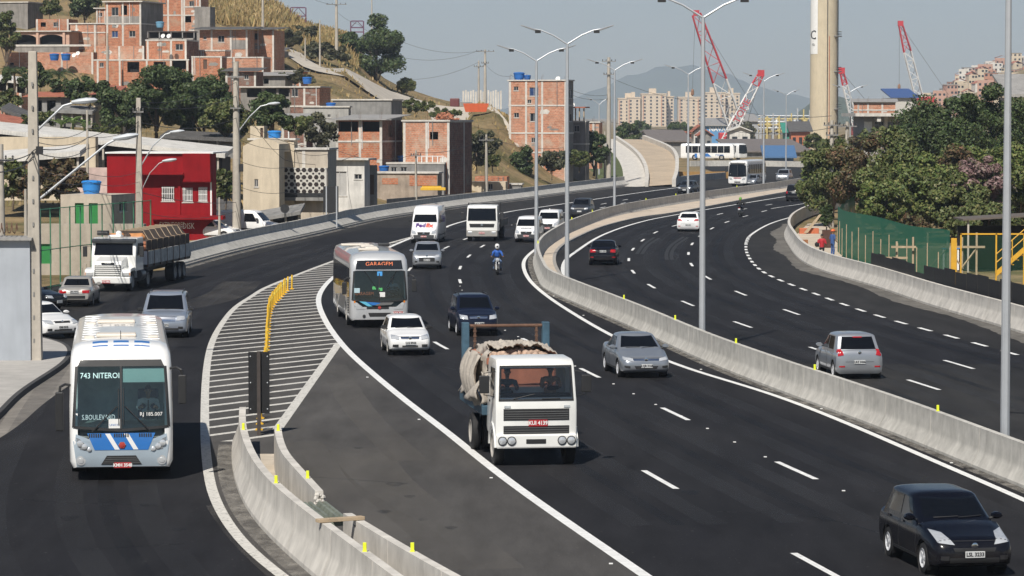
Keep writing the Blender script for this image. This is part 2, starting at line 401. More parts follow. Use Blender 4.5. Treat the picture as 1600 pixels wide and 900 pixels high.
sheet([Vector((-19.5, 56, 0)), Vector((-19.3, 80, 0)), (-10, 655), (60, 615), (110, 568), (150, 490), (200, 450), (300, 425), (420, 392), (520, 368), (600, 352), (690, 337)], [(560, 1000), (470, 925), (440, 900), (400, 872), (375, 847), (350, 810), (332, 775), (325, 737), (320, 675), (320, 600), (325, 557), (332, 532), (350, 500), (370, 477), (400, 459), (415, 449), (520, 408), (607, 380), (693, 356)], 'asphalt_lane', A_DARK, .002, 160, ROAD)
# worn pale asphalt of the gore beyond the hatching
sheet([(437, 668), (530, 536)], [(697, 674), (645, 635), (592, 592), (550, 555), (531, 534)], 'asphalt_patch', A_GREY, .0035, 60, ROAD)
sheet([(640, 940), (560, 862), (440, 710), (437, 668), (444, 658)], [(1060, 936), (1008, 900), (800, 756), (697, 674), (676, 658)], 'asphalt_patch', A_GREY, .0032, 60, ROAD)
sheet([(320, 680), (322, 600), (327, 557), (334, 532), (352, 500), (372, 477), (402, 459), (417, 448), (520, 410), (607, 382)], [(430, 680), (475, 612), (529, 536), (515, 512), (502, 482), (500, 462), (510, 447), (530, 429), (576, 403), (640, 374)], 'asphalt_patch', A_GREY, .0025, 90, ROAD)
sheet([(320, 740), (320, 676)], [(440, 740), (440, 676)], 'asphalt_patch', A_GREY, .0027, 10, ROAD)
sheet([(470, 925), (440, 900), (400, 872), (375, 847), (350, 810), (332, 775), (325, 737)], [(640, 925), (560, 880), (500, 850), (440, 820), (420, 790), (415, 760), (412, 735)], 'asphalt_patch', A_GREY, .0036, 40, ROAD)

# ------------------------------------------------------------------ painted lines
def line(px, w, name, m, z=.009, step=1.0, a=None, b=None):
    c = gcurve(px, step)
    if a is not None: c = sub(c, a, b)
    for p in c: p.z = z
    return MB().ribbon(offset(c, -w/2), offset(c, w/2)).build(name, m, ROAD, recalc=False)
def dashes(px, w, dash, period, start=0., m=WHITE_LINE, name='lane_dash', ranges=None):
    c = gcurve(px, .8, relax=6.5); n = clen(c); s_ = start
    for p in c: p.z = .009
    while s_ < n:
        d = sub(c, max(0, s_), min(n, s_+dash))
        if s_ + dash > 0: MB().ribbon(offset(d, -w/2), offset(d, w/2)).build(name, m, ROAD, recalc=False)
        s_ += period
line(C1, .26, 'edge_line', WHITE_LINE, .010)
line([(560, 990), (500, 945), (440, 900), (400, 872), (375, 847), (350, 810), (332, 775), (325, 737), (320.5, 690), (320, 640), (321, 600), (325, 560), (333, 530), (350, 501), (370, 478), (400, 459.5), (415, 449.5), (520, 408.5), (607, 380.5), (660, 366), (700, 354.5)], .26, 'edge_line', OLD_LINE, .011)
line([(433, 672), (530, 536)], .30, 'edge_line', OLD_LINE, .0095)
MED_LINE = [(1760, 865), (1700, 828), (1600, 781), (1470, 725), (1320, 660), (1200, 614), (1060, 571), (955, 524), (880, 480), (845, 455), (826, 436), (818, 418), (820, 405), (832, 393), (850, 381)]
line(MED_LINE, .22, 'edge_line', WHITE_LINE, .0095)
line([(850, 381), (890, 366), (960, 342), (1075, 320), (1197, 302)], .15, 'edge_line', OLD_LINE, .0095)
line(R_EDGE, .24, 'edge_line', WHITE_LINE)
L1 = [(1460, 990), (1310, 900), (1228, 860), (1048, 758), (992, 733), (940, 700), (880, 650), (800, 590), (680, 535), (640, 505), (660, 470), (700, 440), (717, 428), (722, 410), (732, 398), (748, 384), (775, 368), (830, 350), (880, 335), (960, 318)]
L2 = [(1420, 813), (1278, 750), (1204, 720), (1075, 655), (1027, 635), (940, 591), (900, 575), (840, 538), (812, 529), (755, 497), (735, 478), (717, 444), (717, 418), (728, 402)]
# two lane lines of the carriageway that comes towards the camera
dashes([(1420, 813), (1278, 750), (1204, 720), (1075, 655), (1027, 635), (940, 591), (900, 575), (840, 538), (812, 529), (765, 500), (735, 470), (719, 443), (716, 430), (718, 417), (730, 402), (748, 388), (777, 372), (806, 361), (850, 347), (915, 330), (1000, 312)], .16, 4.1, 15.7, -7.5)
dashes([(1460, 985), (1310, 900), (1228, 860), (1048, 758), (992, 733), (900, 668), (830, 622), (760, 575), (690, 543), (640, 508), (622, 470), (628, 440), (650, 410), (700, 386), (727, 373), (790, 354), (867, 336), (930, 321), (1000, 308)], .16, 4.1, 15.7, -9.7)
# lane lines of the carriageway that leads away
dashes([(1760, 700), (1610, 652), (1450, 605), (1295, 552), (1152, 505), (1066, 471), (1010, 444), (985, 421), (982, 402), (991, 386), (1009, 372), (1032, 359), (1068, 349), (1101, 340), (1160, 327), (1250, 312)], .16, 4.1, 15.7, 3)
dashes([(1760, 648), (1592, 597), (1427, 549), (1287, 505), (1186, 470), (1121, 443), (1084, 420), (1075, 402), (1078, 386), (1090, 371), (1108, 359), (1132, 348), (1164, 338), (1215, 325), (1300, 309)], .16, 4.1, 15.7, 2)
line(R3[11:], .2, 'edge_line', WHITE_LINE)
dashes(R3[:13], .2, 2.2, 4.5)
line([(1205, 326), (1290, 313)], .16, 'edge_line', WHITE_LINE)
# hatching between the slip road and the motorway
hatch = [G(*p) for p in [(322, 690), (321, 600), (326, 558), (334, 531), (351, 501), (371, 478), (401, 460), (416, 450), (520, 409.5), (607, 381.5), (655, 368), (640, 373.5), (576, 402.5), (529, 429), (509, 446), (500, 463), (501, 480), (513, 507), (529, 533), (437, 668), (430, 690)]]
def hatch_stripe(c0, dirv, w):
    nrm = Vector((dirv.y, -dirv.x, 0)); edges = []
    for o_ in (-w/2, w/2):
        p0 = c0 + nrm*o_; ts = []
        for a, b in zip(hatch, hatch[1:] + hatch[:1]):
            e = b-a; den = dirv.x*e.y - dirv.y*e.x
            if abs(den) < 1e-9: continue
            q = a-p0; t = (q.x*e.y - q.y*e.x)/den; u = (q.x*dirv.y - q.y*dirv.x)/den
            if 0 <= u < 1: ts.append(t)
        ts.sort(); edges.append([p0 + dirv*t for t in ts])
    a, b = edges
    for i in range(0, min(len(a), len(b))-1, 2):
        if (a[i+1]-a[i]).length < .4: continue
        MB().add([a[i]+Vector((0,0,.008)), a[i+1]+Vector((0,0,.008)), b[i+1]+Vector((0,0,.008)), b[i]+Vector((0,0,.008))], [(0,1,2,3)]).build('hatch_stripe', OLD_LINE, ROAD, recalc=False)
dv = Vector((.55, .84, 0)).normalized(); yy = G(400, 700).y - 14
while yy < 262:
    hatch_stripe(Vector((-8 - (yy-95)*.005, yy, 0)), dv, .30); yy += 2.62
# raised studs and the drips between dashes
stud = MB().box(-.04, .04, -.04, .04, 0, .018).mesh('road_stud'); stud.materials.append(WHITE)
for px, off, per in ((L2[:12], 0, 3.9), (R3[:13], 0, 4.5), (MED_LINE[:10], .3, 15.6), (C1[2:10], -.35, 15.6)):
    c = offset(gcurve(px, 1.0), off); n = clen(c); s_ = 1.7
    while s_ < n:
        p = sub(c, s_, s_+.1)[0]; inst(stud, 'road_stud', ROAD, (p.x, p.y, .012)); s_ += per
# tyre marks laid down in the curve
SKID = M('tyre_rubber_mark', (.017, .017, .018), .8, var=.2, scale=3)
for px in ([(1050, 406), (1049, 396), (1057, 383), (1075, 371)], [(1042, 406), (1041, 396), (1049, 383), (1068, 370)], [(1003, 397), (1013, 383), (1030, 372)], [(995, 397), (1005, 383), (1022, 371)],):
    line(px, .24, 'tyre_mark', SKID, .0075)

# polished wheel tracks, oil lines, sealed cracks
def film(name, col, a0, a1, mp, rough=.5):
    m, nt, p = _mat(name); p.inputs['Base Color'].default_value = (*col, 1); p.inputs['Roughness'].default_value = rough; p.inputs['Specular IOR Level'].default_value = .3
    n = _noise(nt, 1.0, 5, .65, mapping=mp, dist=.5); nt.links.new(_ramp(nt, n, [(.3, a0), (.72, a1)]), p.inputs['Alpha']); MATS[name] = m; return m
TRACK = film('wheel_track_polish', (.060, .058, .058), 0.0, .30, (.5, .06, 1)); OILF = film('oil_line', (.006, .006, .006), .0, .38, (1.2, .2, 1)); SEAL = film('crack_seal', (.008, .008, .008), .3, .9, (2, .5, 1)); CHALK = film('dust_film', (.20, .185, .165), 0.0, .28, (.35, .12, 1), .95)
def film_line(curve, off, w, name, m, z, a=0, b=1e9):
    c = offset(curve, off); c = sub(c, a, min(b, clen(c)))
    for p in c: p.z = z
    return MB().ribbon(offset(c, -w/2), offset(c, w/2)).build(name, m, ROAD, recalc=False)
LA = [(1420, 813), (1278, 750), (1204, 720), (1075, 655), (1027, 635), (940, 591), (900, 575), (840, 538), (812, 529), (765, 500), (735, 470), (719, 443), (716, 430), (718, 417), (730, 402), (748, 388), (777, 372), (806, 361), (850, 347), (915, 330)]
RA = [(1760, 648), (1592, 597), (1427, 549), (1287, 505), (1186, 470), (1121, 443), (1084, 420), (1075, 402), (1078, 386), (1090, 371), (1108, 359), (1132, 348), (1164, 338)]
for cv, offs in ((gcurve(LA, 1.2, relax=7), (-5.3, -1.8, 1.8)), (gcurve(RA, 1.2, relax=7), (-5.2, -1.75, 1.75))):
    for o_ in offs:
        for q in (-.85, .85): film_line(cv, o_+q, .62, 'wheel_track', TRACK, .0062)
        film_line(cv, o_, .35, 'oil_line', OILF, .0066)
sl = gcurve([(470, 925), (440, 900), (400, 872), (375, 847), (350, 810), (332, 775), (325, 737), (320, 675), (320, 600), (325, 557), (332, 532), (350, 500), (370, 477), (400, 459), (415, 449), (520, 408), (607, 380)], 1.2, relax=5)
for o_ in (-2.6, -6.2):
    for q in (-.9, .9): film_line(sl, o_+q, .7, 'wheel_track', TRACK, .0058)
    film_line(sl, o_, .4, 'oil_line', OILF, .0060)
for px, w in (([(560, 700), (600, 760), (680, 820), (760, 890)], 1.6), ([(470, 690), (520, 760), (640, 830), (700, 890)], 1.2), ([(520, 570), (560, 640), (640, 720)], 1.0), ([(150, 500), (330, 470), (380, 440)], 2.2), ([(345, 790), (370, 830), (420, 880), (480, 930)], .7), ([(452, 712), (480, 790), (560, 850)], .8)): line(px, w, 'dust_film', CHALK, .0068)
for px in ([(480, 745), (560, 750), (640, 756)], [(120, 860), (200, 840), (290, 850)], [(30, 780), (140, 800), (250, 790)], [(620, 560), (700, 575), (770, 590)], [(1120, 800), (1260, 790), (1420, 850)], [(1150, 520), (1260, 530), (1400, 580)]): line(px, .04, 'crack_seal', SEAL, .0072)
for x, y, r_ in ((618, 757, .5), (640, 776, .3), (600, 800, .35), (660, 812, .28), (705, 825, .3), (230, 790, .4), (110, 810, .5), (280, 828, .35), (560, 700, .3), (470, 560, .25), (1080, 770, .5), (960, 640, .35), (1300, 700, .4)):
    p = G(x, y); r_ *= .45; MB().add([(p.x+r_*(1+.3*math.sin(3*a_))*math.cos(a_), p.y+2.2*r_*math.sin(a_), .0074) for a_ in [2*math.pi*k/14 for k in range(14)]], [tuple(range(14))]).build('oil_stain', OILF, ROAD, recalc=False)
# ------------------------------------------------------------------ concrete barriers
gl_px0 = [(640, 1030), (592, 990), (540, 945), (487, 900), (445, 865), (400, 820), (378, 787), (364, 745), (360, 718), (363, 695)]
NJ = [(-.30, 0), (-.30, .08), (-.13, .36), (-.10, .48), (-.085, 1.02), (.085, 1.02), (.10, .48), (.13, .36), (.30, .08), (.30, 0)]
HALF = [(-.36, 0), (-.36, .10), (-.15, .50), (-.11, .62), (-.095, 1.05), (.10, 1.05), (.10, 0)]
def barrier(curve, prof, name, label, seg=5.0, m=CONC, base=0., gap=.02, group=None, h=1.0):
    root = thing(name, label, 'barrier', curve[0], group=group); n = clen(curve); k = max(1, int(n/seg)); sl = n/k
    for i in range(k):
        c = sub(curve, i*sl + gap, (i+1)*sl - gap); ns = normals2(c)
        MB().loft([[p - curve[0] + nn*a + Vector((0, 0, base + z*h)) for a, z in prof] for p, nn in zip(c, ns)]).build('segment', m, root, smooth=True, ang=20)
    return root
def reflectors(root, curve, px, zt_, off=0):
    for x, y in px:
        p = G(x, y, zt_); best = min(curve, key=lambda q: (q-p).length); q = best - curve[0]
        MB().box(-.035, .035, -.025, .025, 0, .17).box(-.045, .045, -.03, .03, -.002, .02).build('reflector', FLUO, root, loc=(q.x, q.y, zt_+.001), bevel=.008)
med = offset(gcurve(MED_BASE, 1.2), .30)
GRIT = film('gutter_grit', (.30, .28, .25), 0.0, .85, (2.5, 1.2, 1), .95); GRIME = film('gutter_grime', (.010, .010, .010), .1, .9, (1.6, .5, 1), .95)
film_line(gcurve(MED_BASE[1:14], 1.0), -.10, .42, 'gutter_grime', GRIME, .0061); film_line(gcurve(MED_BASE[1:14], 1.0), -.16, .30, 'gutter_grit', GRIT, .0068)
film_line(gcurve(LB_PX[5:15], 1.0), .35, .5, 'gutter_grit', GRIT, .0061); film_line(gcurve(gl_px0, .8), -.18, .4, 'gutter_grit', GRIT, .0069)
mroot = barrier(med, NJ, 'median_barrier', 'long curving concrete barrier between the two carriageways, lamp posts standing in it', 5.0)
reflectors(mroot, med, [(1430, 640), (1262, 578), (1141, 535), (1033, 499), (950, 467), (852, 380), (905, 343), (929, 331), (994, 312), (1035, 305), (1124, 292)], 1.02)
rb = offset(gcurve(RBASE_PX, 1.2), .36)
barrier(rb, HALF, 'side_barrier', 'pale concrete barrier curving past the two workers and the green fence', 5.0, CONC_L)
lbp = offset(gcurve(LB_PX[5:15], 1.5), -.88); lbp.reverse()
barrier(lbp, [(-.80, 0), (-.80, .10), (-.22, .50), (-.13, .60), (-.10, 1.05), (.10, 1.05), (.10, 0)], 'side_barrier', 'grey concrete barrier along the outer side of the left slip road', 5.0, CONC, base=.14)
kc = gcurve(LB_PX[5:15], 1.5); kn = thing('kerb', 'stone kerb at the foot of the left slip road barrier', 'kerb', kc[0])
KERB = M('kerb_stone', (.33, .31, .28), .95, var=.25, scale=3, bump=.2)
n_ = clen(kc); k_ = int(n_/2.4)
for i in range(k_):
    c = sub(kc, i*n_/k_+.02, (i+1)*n_/k_-.02)
    MB().loft([[p-kc[0]+nn*a+Vector((0,0,z)) for a, z in [(-1.0, 0), (-1.0, .145), (0, .145), (.05, .12), (.06, 0)]] for p, nn in zip(c, normals2(c))]).build('kerb_stone', KERB, kn)
# gore barriers in the foreground
gl_px = [(640, 1030), (592, 990), (540, 945), (487, 900), (445, 865), (400, 820), (378, 787), (364, 745), (360, 718), (363, 695)]
gl = offset(gcurve(gl_px, .8), .28)
gl.reverse()
groot = barrier(gl, [(-.10, 0), (-.10, 1.05), (.08, 1.05), (.10, .60), (.13, .50), (.28, .10), (.28, 0)], 'gore_barrier', 'concrete barrier nosing the gore, sloped foot beside the slip road', 4.2, CONC_L)
reflectors(groot, gl, [(375, 672), (417, 757), (565, 865)], 1.05)
VERT = [(-.10, 0), (-.09, 1.05), (.09, 1.05), (.10, 0)]
g2 = gcurve([(434, 729), (437, 750), (446, 776), (466, 802), (485, 826), (499, 843)], .6, relax=1); g2b = gcurve([(543, 882), (590, 914), (647, 954), (711, 993), (800, 1046)], .8)
b1 = barrier(g2, VERT, 'gore_barrier', 'short upright concrete barrier with a broken end beside the gore', 4.0, CONC_L)
b2 = barrier(g2b, VERT, 'gore_barrier', 'upright concrete barrier running out of the bottom edge past the gap', 4.2, CONC_L)
reflectors(b1, g2, [(437, 672), (482, 748)], 1.05); reflectors(b2, g2b, [(647, 863)], 1.05)
e = g2[-1]                                   # crumbled end of the wall
mb = MB()
for k in range(80):
    a = Vector((RNG.uniform(-.09, .09), RNG.uniform(-.10, .05), RNG.uniform(.03, .98))); q = RNG.uniform(.025, .06)
    mb.lathe([(q*.4, -q), (q, -q*.2), (q*.8, q*.5), (q*.2, q*.9)], 5, e - g2[0] + a)
mb.build('broken_end', CONC_L, b1, kind='stuff')
# rubble strip between them, timber brace, folded steel guard
def zsheet(pts, name, m, z, parent=None):
    return MB().add([(p.x, p.y, z) for p in pts], [tuple(range(len(pts)))]).build(name, m, parent, recalc=True)
mid_l = offset(sub(gl, 0, 40), .02)
gore_l = [G(*p) for p in [(372, 712), (376, 745), (395, 790), (420, 825), (465, 875), (545, 940)]]; gore_r = [G(*p) for p in [(434, 712), (436, 745), (455, 787), (485, 824), (545, 880), (640, 945)]]
for p in gore_l + gore_r: p.z = .05
structure(MB().ribbon(byD(gore_l, 20, gore_l[-1].y, gore_l[0].y), byD(gore_r, 20, gore_r[-1].y, gore_l[0].y)).build('earth_strip', SAND, loc=(0, 0, .05), recalc=False))
p0, p1 = G(503, 816, 1.06), G(560, 812, 1.06); pm = (p0+p1)/2; an = math.atan2(p1.y-p0.y, p1.x-p0.x); ln = (p1-p0).length
tag(MB().box(-ln/2-.1, ln/2+.1, -.09, .09, 0, .07).build('timber_plank', WOODP, loc=(pm.x, pm.y, 1.06), rz=an, bevel=.006), 'raw timber plank laid across the gap between the two gore barriers', 'plank')
sg = thing('steel_guard', 'dismantled greenish steel crash guard lying in the barrier gap', 'crash guard', (-4.02, 67.2, .74), rz=R(12))
GREENST = M('greenish_steel', (.19, .21, .17), .6, metal=.2, var=.4, scale=4)
for dx in (-.16, .16):
    MB().prism([(dx-.13, 0), (dx-.09, .10), (dx-.03, .10), (dx, .04), (dx+.03, .10), (dx+.09, .10), (dx+.13, 0), (dx+.10, 0), (dx, -.03), (dx-.10, 0)], -1.5, 1.0, 'y').build('rail', GREENST, sg)
for yy in (-1.1, .0, .8): MB().box(-.3, .3, yy-.06, yy+.06, -.16, -.04).build('bracket', GREENST, sg)
tag(MB().tube([G(556, 818, 1.0), G(553, 852, .15)], .045, 6).build('steel_prop', DARK), 'dark steel prop leaning under the timber plank', 'prop')
# median strip of sandy soil behind its kerb
kp = gcurve([(883, 441), (871, 425), (866, 411), (868, 397), (880, 384), (900, 373), (940, 356), (1000, 341), (1060, 332.5), (1200, 306), (1290, 291)], 1.2)
mc = offset(med, .3)
a = byD(mc, 60, kp[0].y, kp[-1].y); b = byD(kp, 60, kp[0].y, kp[-1].y)
for p in a+b: p.z = .13
SANDL = M('pale_sand', (.56, .47, .37), .95, var=.16, scale=1.0, bump=.3, big=.12)
ms = structure(MB().ribbon(a, b).build('median_strip', SANDL, recalc=False))
n_ = clen(kp); k_ = int(n_/3)
for i in range(k_):
    c = sub(kp, i*n_/k_+.02, (i+1)*n_/k_-.02); MB().loft([[p+nn*q+Vector((0,0,z)) for q, z in [(-.1, 0), (-.1, .14), (.1, .14), (.12, 0)]] for p, nn in zip(c, normals2(c))]).build('kerb_stone', KERB, ms)
# pavement at the left edge
pav = gcurve([(-60, 700), (0, 655), (28, 622), (80, 588), (109, 568), (113, 552), (108, 540), (90, 534), (60, 531)], .6); inner = [Vector((-26, p.y, 0)) for p in pav]
pv = structure(MB().ribbon([p+Vector((0,0,.16)) for p in inner], [p+Vector((0,0,.16)) for p in pav]).build('pavement', M('pavement_concrete', (.42, .40, .37), .9, var=.15, scale=1.6, bump=.1, big=.1), recalc=True))
MB().loft([[p+nn*q+Vector((0,0,z)) for q, z in [(-.14, 0), (-.14, .165), (.02, .165), (.05, 0)]] for p, nn in zip(pav, normals2(pav))]).build('kerb', M('dark_kerb', (.05, .048, .047), .9, var=.3, scale=3), pv)
DUST = M('pale_dust', (.22, .20, .175), .95, var=.3, scale=1.5, big=.3)
line([(-40, 690), (2, 666), (35, 634), (85, 601), (118, 577), (124, 555)], 1.1, 'dust_edge', DUST, .0052)
c = offset(gcurve(RBASE_PX[:9], 1.0), -.35)
for i in range(0, len(c)-3, 1):
    pass
mbD = MB(); rl = random.Random(3)
L_ = [p + nn*(-.3) for p, nn in zip(c, normals2(c))]; Rr = [p + nn*.5 for p, nn in zip(c, normals2(c))]
wv = [(.9+.8*math.sin(i*.21)+rl.uniform(-.3, .3))*.3 for i in range(len(c))]
mbD.ribbon([p - nn*(.25+max(0, w_)) + Vector((0,0,.0056)) for p, nn, w_ in zip(c, normals2(c), wv)], [p+Vector((0,0,.0056)) for p in Rr]).build('dust_edge', M('pale_grit', (.13, .12, .105), .95, var=.5, scale=2.5, big=.4), ROAD, recalc=False)

# ------------------------------------------------------------------ yellow lane posts and the sign seen from behind
yp = MB().lathe([(.075, 0), (.09, .02), (.09, .05), (.05, .06), (.05, .72), (.045, .75), (0.01, .76)], 8).box(-.11, .11, -.11, .11, 0, .03).mesh('post', True); yp.materials.append(YELLOW)
band = MB().lathe([(.054, .5), (.056, .505), (.056, .6), (.054, .605)], 8, cap=False).mesh('band', True); band.materials.append(M('yellow_band', (.8, .62, .1), .3, var=.05))
ycur = [G(*p) for p in [(405, 672), (411, 620), (416, 560), (419, 520), (421, 495), (426, 480), (437, 467), (449, 455), (456, 452)]]
yc = catmull(ycur, .3); n_ = clen(yc); N_ = 44
for i in range(N_):
    t = i/(N_-1); p = sub(yc, n_*t, n_*t+.01)[0]
    r_ = thing('lane_post', 'yellow plastic post in the row along the hatched gore', 'post', (p.x, p.y, 0), group='yellow posts along the gore')
    o = bpy.data.objects.new('post', yp); COL.objects.link(o); o.parent = r_; o.rotation_euler = (RNG.uniform(-.05, .05), RNG.uniform(-.05, .05), 0)
    o2 = bpy.data.objects.new('band', band); COL.objects.link(o2); o2.parent = o
sp_ = G(405, 680)
sg = thing('road_sign', 'black back of a tall road sign on a rusty post at the gore nose', 'sign', sp_)
MB().box(-.30, .30, -.012, .012, .62, 2.38).build('panel', M('sign_back_black', (.012, .012, .013), .5, var=.2, scale=2), sg)
MB().box(-.05, .05, -.11, -.013, 0, 2.4).build('post', M('rusty_post', (.055, .045, .04), .7, var=.3, scale=4), sg)
for z in (.75, 1.5, 2.25):
    for x in (-.24, .24): MB().lathe([(.02, 0), (.02, -.012), (.008, -.016)], 6, (x, -.013, z), 'y').build('bolt', GALV, sg)
# ------------------------------------------------------------------ street lamps in the median
def lamp_post(px, py_base, H, label, span=1.95, rise=1.05, yaw=0, base=1.0, z0=0., dist=None):
    p = G(px, py_base) if dist is None else D(px, py_base, dist)
    if dist is None: p.z = z0
    s_ = thing('street_lamp', label, 'street lamp', p, rz=yaw, group='double-armed street lamps along the motorway')
    MB().lathe([(.13, 0), (.115, H*.4), (.075, H*.97), (.06, H)], 10).build('pole', GALV, s_, smooth=True)
    MB().lathe([(.22, 0), (.22, .05), (.14, .06), (.14, .35), (.12, .36)], 10).build('base_flange', GALV, s_)
    for q in (-1, 1):
        MB().tube([(0, 0, H-.05), (q*.35*span, 0, H+rise*.42), (q*.62*span, 0, H+rise*.66), (q*.8*span, 0, H+rise*.74)], [.05, .045, .04, .035], 6).build('arm', GALV, s_, smooth=True)
        h = MB().loft([[(q*x_, y_, H + rise*zz + dz) for y_, dz in ((-w_, 0), (-w_*.8, -t_), (w_*.8, -t_), (w_, 0), (w_*.6, .03), (-w_*.6, .03))] for x_, zz, w_, t_ in ((.74*span, .70, .06, .05), (.80*span, .73, .11, .09), (span*1.0, .86, .13, .06), (span*1.12, .93, .09, .03))])
        o = h.build('lamp_head', GALV, s_, smooth=True)
        MB().box(min(q*.64*span, q*.78*span), max(q*.64*span, q*.78*span), -.1, .1, H+rise*.66-.14, H+rise*.70-.02).build('ballast', DARK, o)
    return s_
for px, yb, H, lab in ((1570, 716, 13.9, 'tallest grey street lamp pole at the right edge, standing in the median barrier'), (1097, 547, 12.9, 'double-armed street lamp in the median right behind the silver sedan'), (886, 441, 13.0, 'double-armed street lamp in the median beside the black sedan'),
                       (838, 402, 12.6, 'double-armed street lamp where the median bends, beside the two white vans'), (960, 337, 13.2, 'double-armed street lamp at the sandy median strip near the bend'), (1075, 316, 13.4, 'double-armed street lamp in front of the far apartment blocks'),
                       (1193, 299, 13.2, 'double-armed street lamp by the fallen crane boom'), (1328, 282, 12.4, 'double-armed street lamp just right of the tall chimney')):
    lamp_post(px, yb, H, lab, span=2.25)
lamp_post(1228, 268, 12.3, 'double-armed street lamp standing left of the tall chimney')
lamp_post(936, 283, 10.6, 'small double-armed street lamp behind the brick block of flats', 1.6)
# ------------------------------------------------------------------ vehicles: shared helpers (a vehicle's nose points to its own -Y)
from mathutils.bvhtree import BVHTree
def text_mesh(s_, size, m, parent, loc, rot=(math.pi/2, 0, 0), depth=.004, name='lettering', sx=1.0, bold=0., align='CENTER'):
    cu = bpy.data.curves.new(name, 'FONT'); cu.body = s_; cu.size = size; cu.align_x = align; cu.align_y = 'CENTER'; cu.extrude = depth; cu.offset = bold; cu.resolution_u = 2
    o = bpy.data.objects.new(name, cu); me = bpy.data.meshes.new_from_object(o); bpy.data.objects.remove(o); bpy.data.curves.remove(cu)
    me.materials.clear(); me.materials.append(m)
    q = bpy.data.objects.new(name, me); COL.objects.link(q); q.parent = parent; q.location = loc; q.rotation_euler = rot; q.scale = (sx, 1, 1)
    return q
class Skin:
    """the outer surface of a vehicle; panes, lamps and trim are laid on it"""
    def __init__(s, mbs):
        v = []; f = []
        for m in mbs:
            n = len(v); v += [Vector(p) for p in m.v]; f += [tuple(i+n for i in q) for q in m.f]
        s.t = BVHTree.FromPolygons(v, f)
    def hit(s, side, a, b):
        o, d = {'F': ((a, -60, b), (0, 1, 0)), 'B': ((a, 60, b), (0, -1, 0)), 'L': ((60, a, b), (-1, 0, 0)), 'R': ((-60, a, b), (1, 0, 0)), 'T': ((a, b, 60), (0, 0, -1))}[side]
        h = s.t.ray_cast(Vector(o), Vector(d))
        if h[0] is None:
            q = Vector((a, 0, b)) if side in 'FB' else (Vector((0, a, b)) if side in 'LR' else Vector((a, b, 0)))
            q = Vector(o) + Vector(d)*58; h = s.t.find_nearest(q)
        return h[0], -Vector(d)
    def decal(s, side, quad, name, m, parent, off=.008, n=(6, 4), sink=.012, smooth=True, bow=0):
        (x0, z0), (x1, z1), (x2, z2), (x3, z3) = quad; nu, nv = n; top = []; bot = []
        for j in range(nv+1):
            for i in range(nu+1):
                u, w = i/nu, j/nv
                a = (x0*(1-u)+x1*u)*(1-w)+(x3*(1-u)+x2*u)*w; b = (z0*(1-u)+z1*u)*(1-w)+(z3*(1-u)+z2*u)*w
                b += bow*4*u*(1-u)*(1-2*w)*-1
                p, d = s.hit(side, a, b); top.append(p + d*off); bot.append(p - d*sink)
        N = len(top); fs = []; W_ = nu+1
        for j in range(nv):
            for i in range(nu): fs.append((j*W_+i, j*W_+i+1, (j+1)*W_+i+1, (j+1)*W_+i))
        rim = [i for i in range(W_)] + [j*W_+nu for j in range(1, nv+1)] + [nv*W_+i for i in range(nu-1, -1, -1)] + [j*W_ for j in range(nv-1, 0, -1)]
        for a, b in zip(rim, rim[1:]+rim[:1]): fs.append((a, b, b+N, a+N))
        return MB().add(top+bot, fs).build(name, m, parent, smooth=smooth, ang=50)
def rect(x0, x1, z0, z1): return [(x0, z0), (x1, z0), (x1, z1), (x0, z1)]
_WM = {}
def wheel_mesh(r, w, kind):
    if (r, w, kind) not in _WM:
        t = MB().lathe([(r*.62, -w/2), (r*.86, -w/2), (r*.96, -w*.44), (r, -w*.3), (r, w*.3), (r*.96, w*.44), (r*.86, w/2), (r*.62, w/2)], 22, axis='x', cap=False).mesh('wheel', True); t.materials.append(BLACK)
        rm = MB()
        if kind == 'alloy':
            rm.lathe([(r*.66, w*.46), (r*.62, w*.52), (r*.56, w*.42), (r*.50, w*.1), (0.02, w*.1)], 22, axis='x', cap=False)
            for k in range(5):
                a = 2*math.pi*k/5; c, s_ = math.cos(a), math.sin(a); q = r*.09
                pts = [(w*x, c*d_ - s_*y_, s_*d_ + c*y_) for x in (.2, .44) for d_, y_ in ((r*.08, -q*1.2), (r*.6, -q), (r*.6, q), (r*.08, q*1.2))]
                rm.hexa(pts)
            rm.lathe([(r*.15, w*.2), (r*.15, w*.47), (r*.1, w*.49), (0.01, w*.49)], 10, axis='x')
        else:
            rm.lathe([(r*.66, w*.46), (r*.61, w*.53), (r*.55, w*.36), (r*.40, w*.30), (r*.30, w*.12 if kind == 'dual' else w*.42), (r*.16, w*.18 if kind == 'dual' else w*.5), (0.01, w*.2 if kind == 'dual' else w*.5)], 20, axis='x', cap=False)
        rm = rm.mesh('rim', True); rm.materials.append(RIM if kind == 'alloy' else STEELRIM)
        _WM[(r, w, kind)] = (t, rm)
    return _WM[(r, w, kind)]
def wheel(root, x, y, r, w, kind='alloy'):
    t, rm = wheel_mesh(r, w, kind); sgn = 1 if x > 0 else -1
    o = inst(t, 'wheel', root, (x, y, r)); q = inst(rm, 'rim', o, (0, 0, 0)); q.rotation_euler.z = 0 if sgn > 0 else math.pi
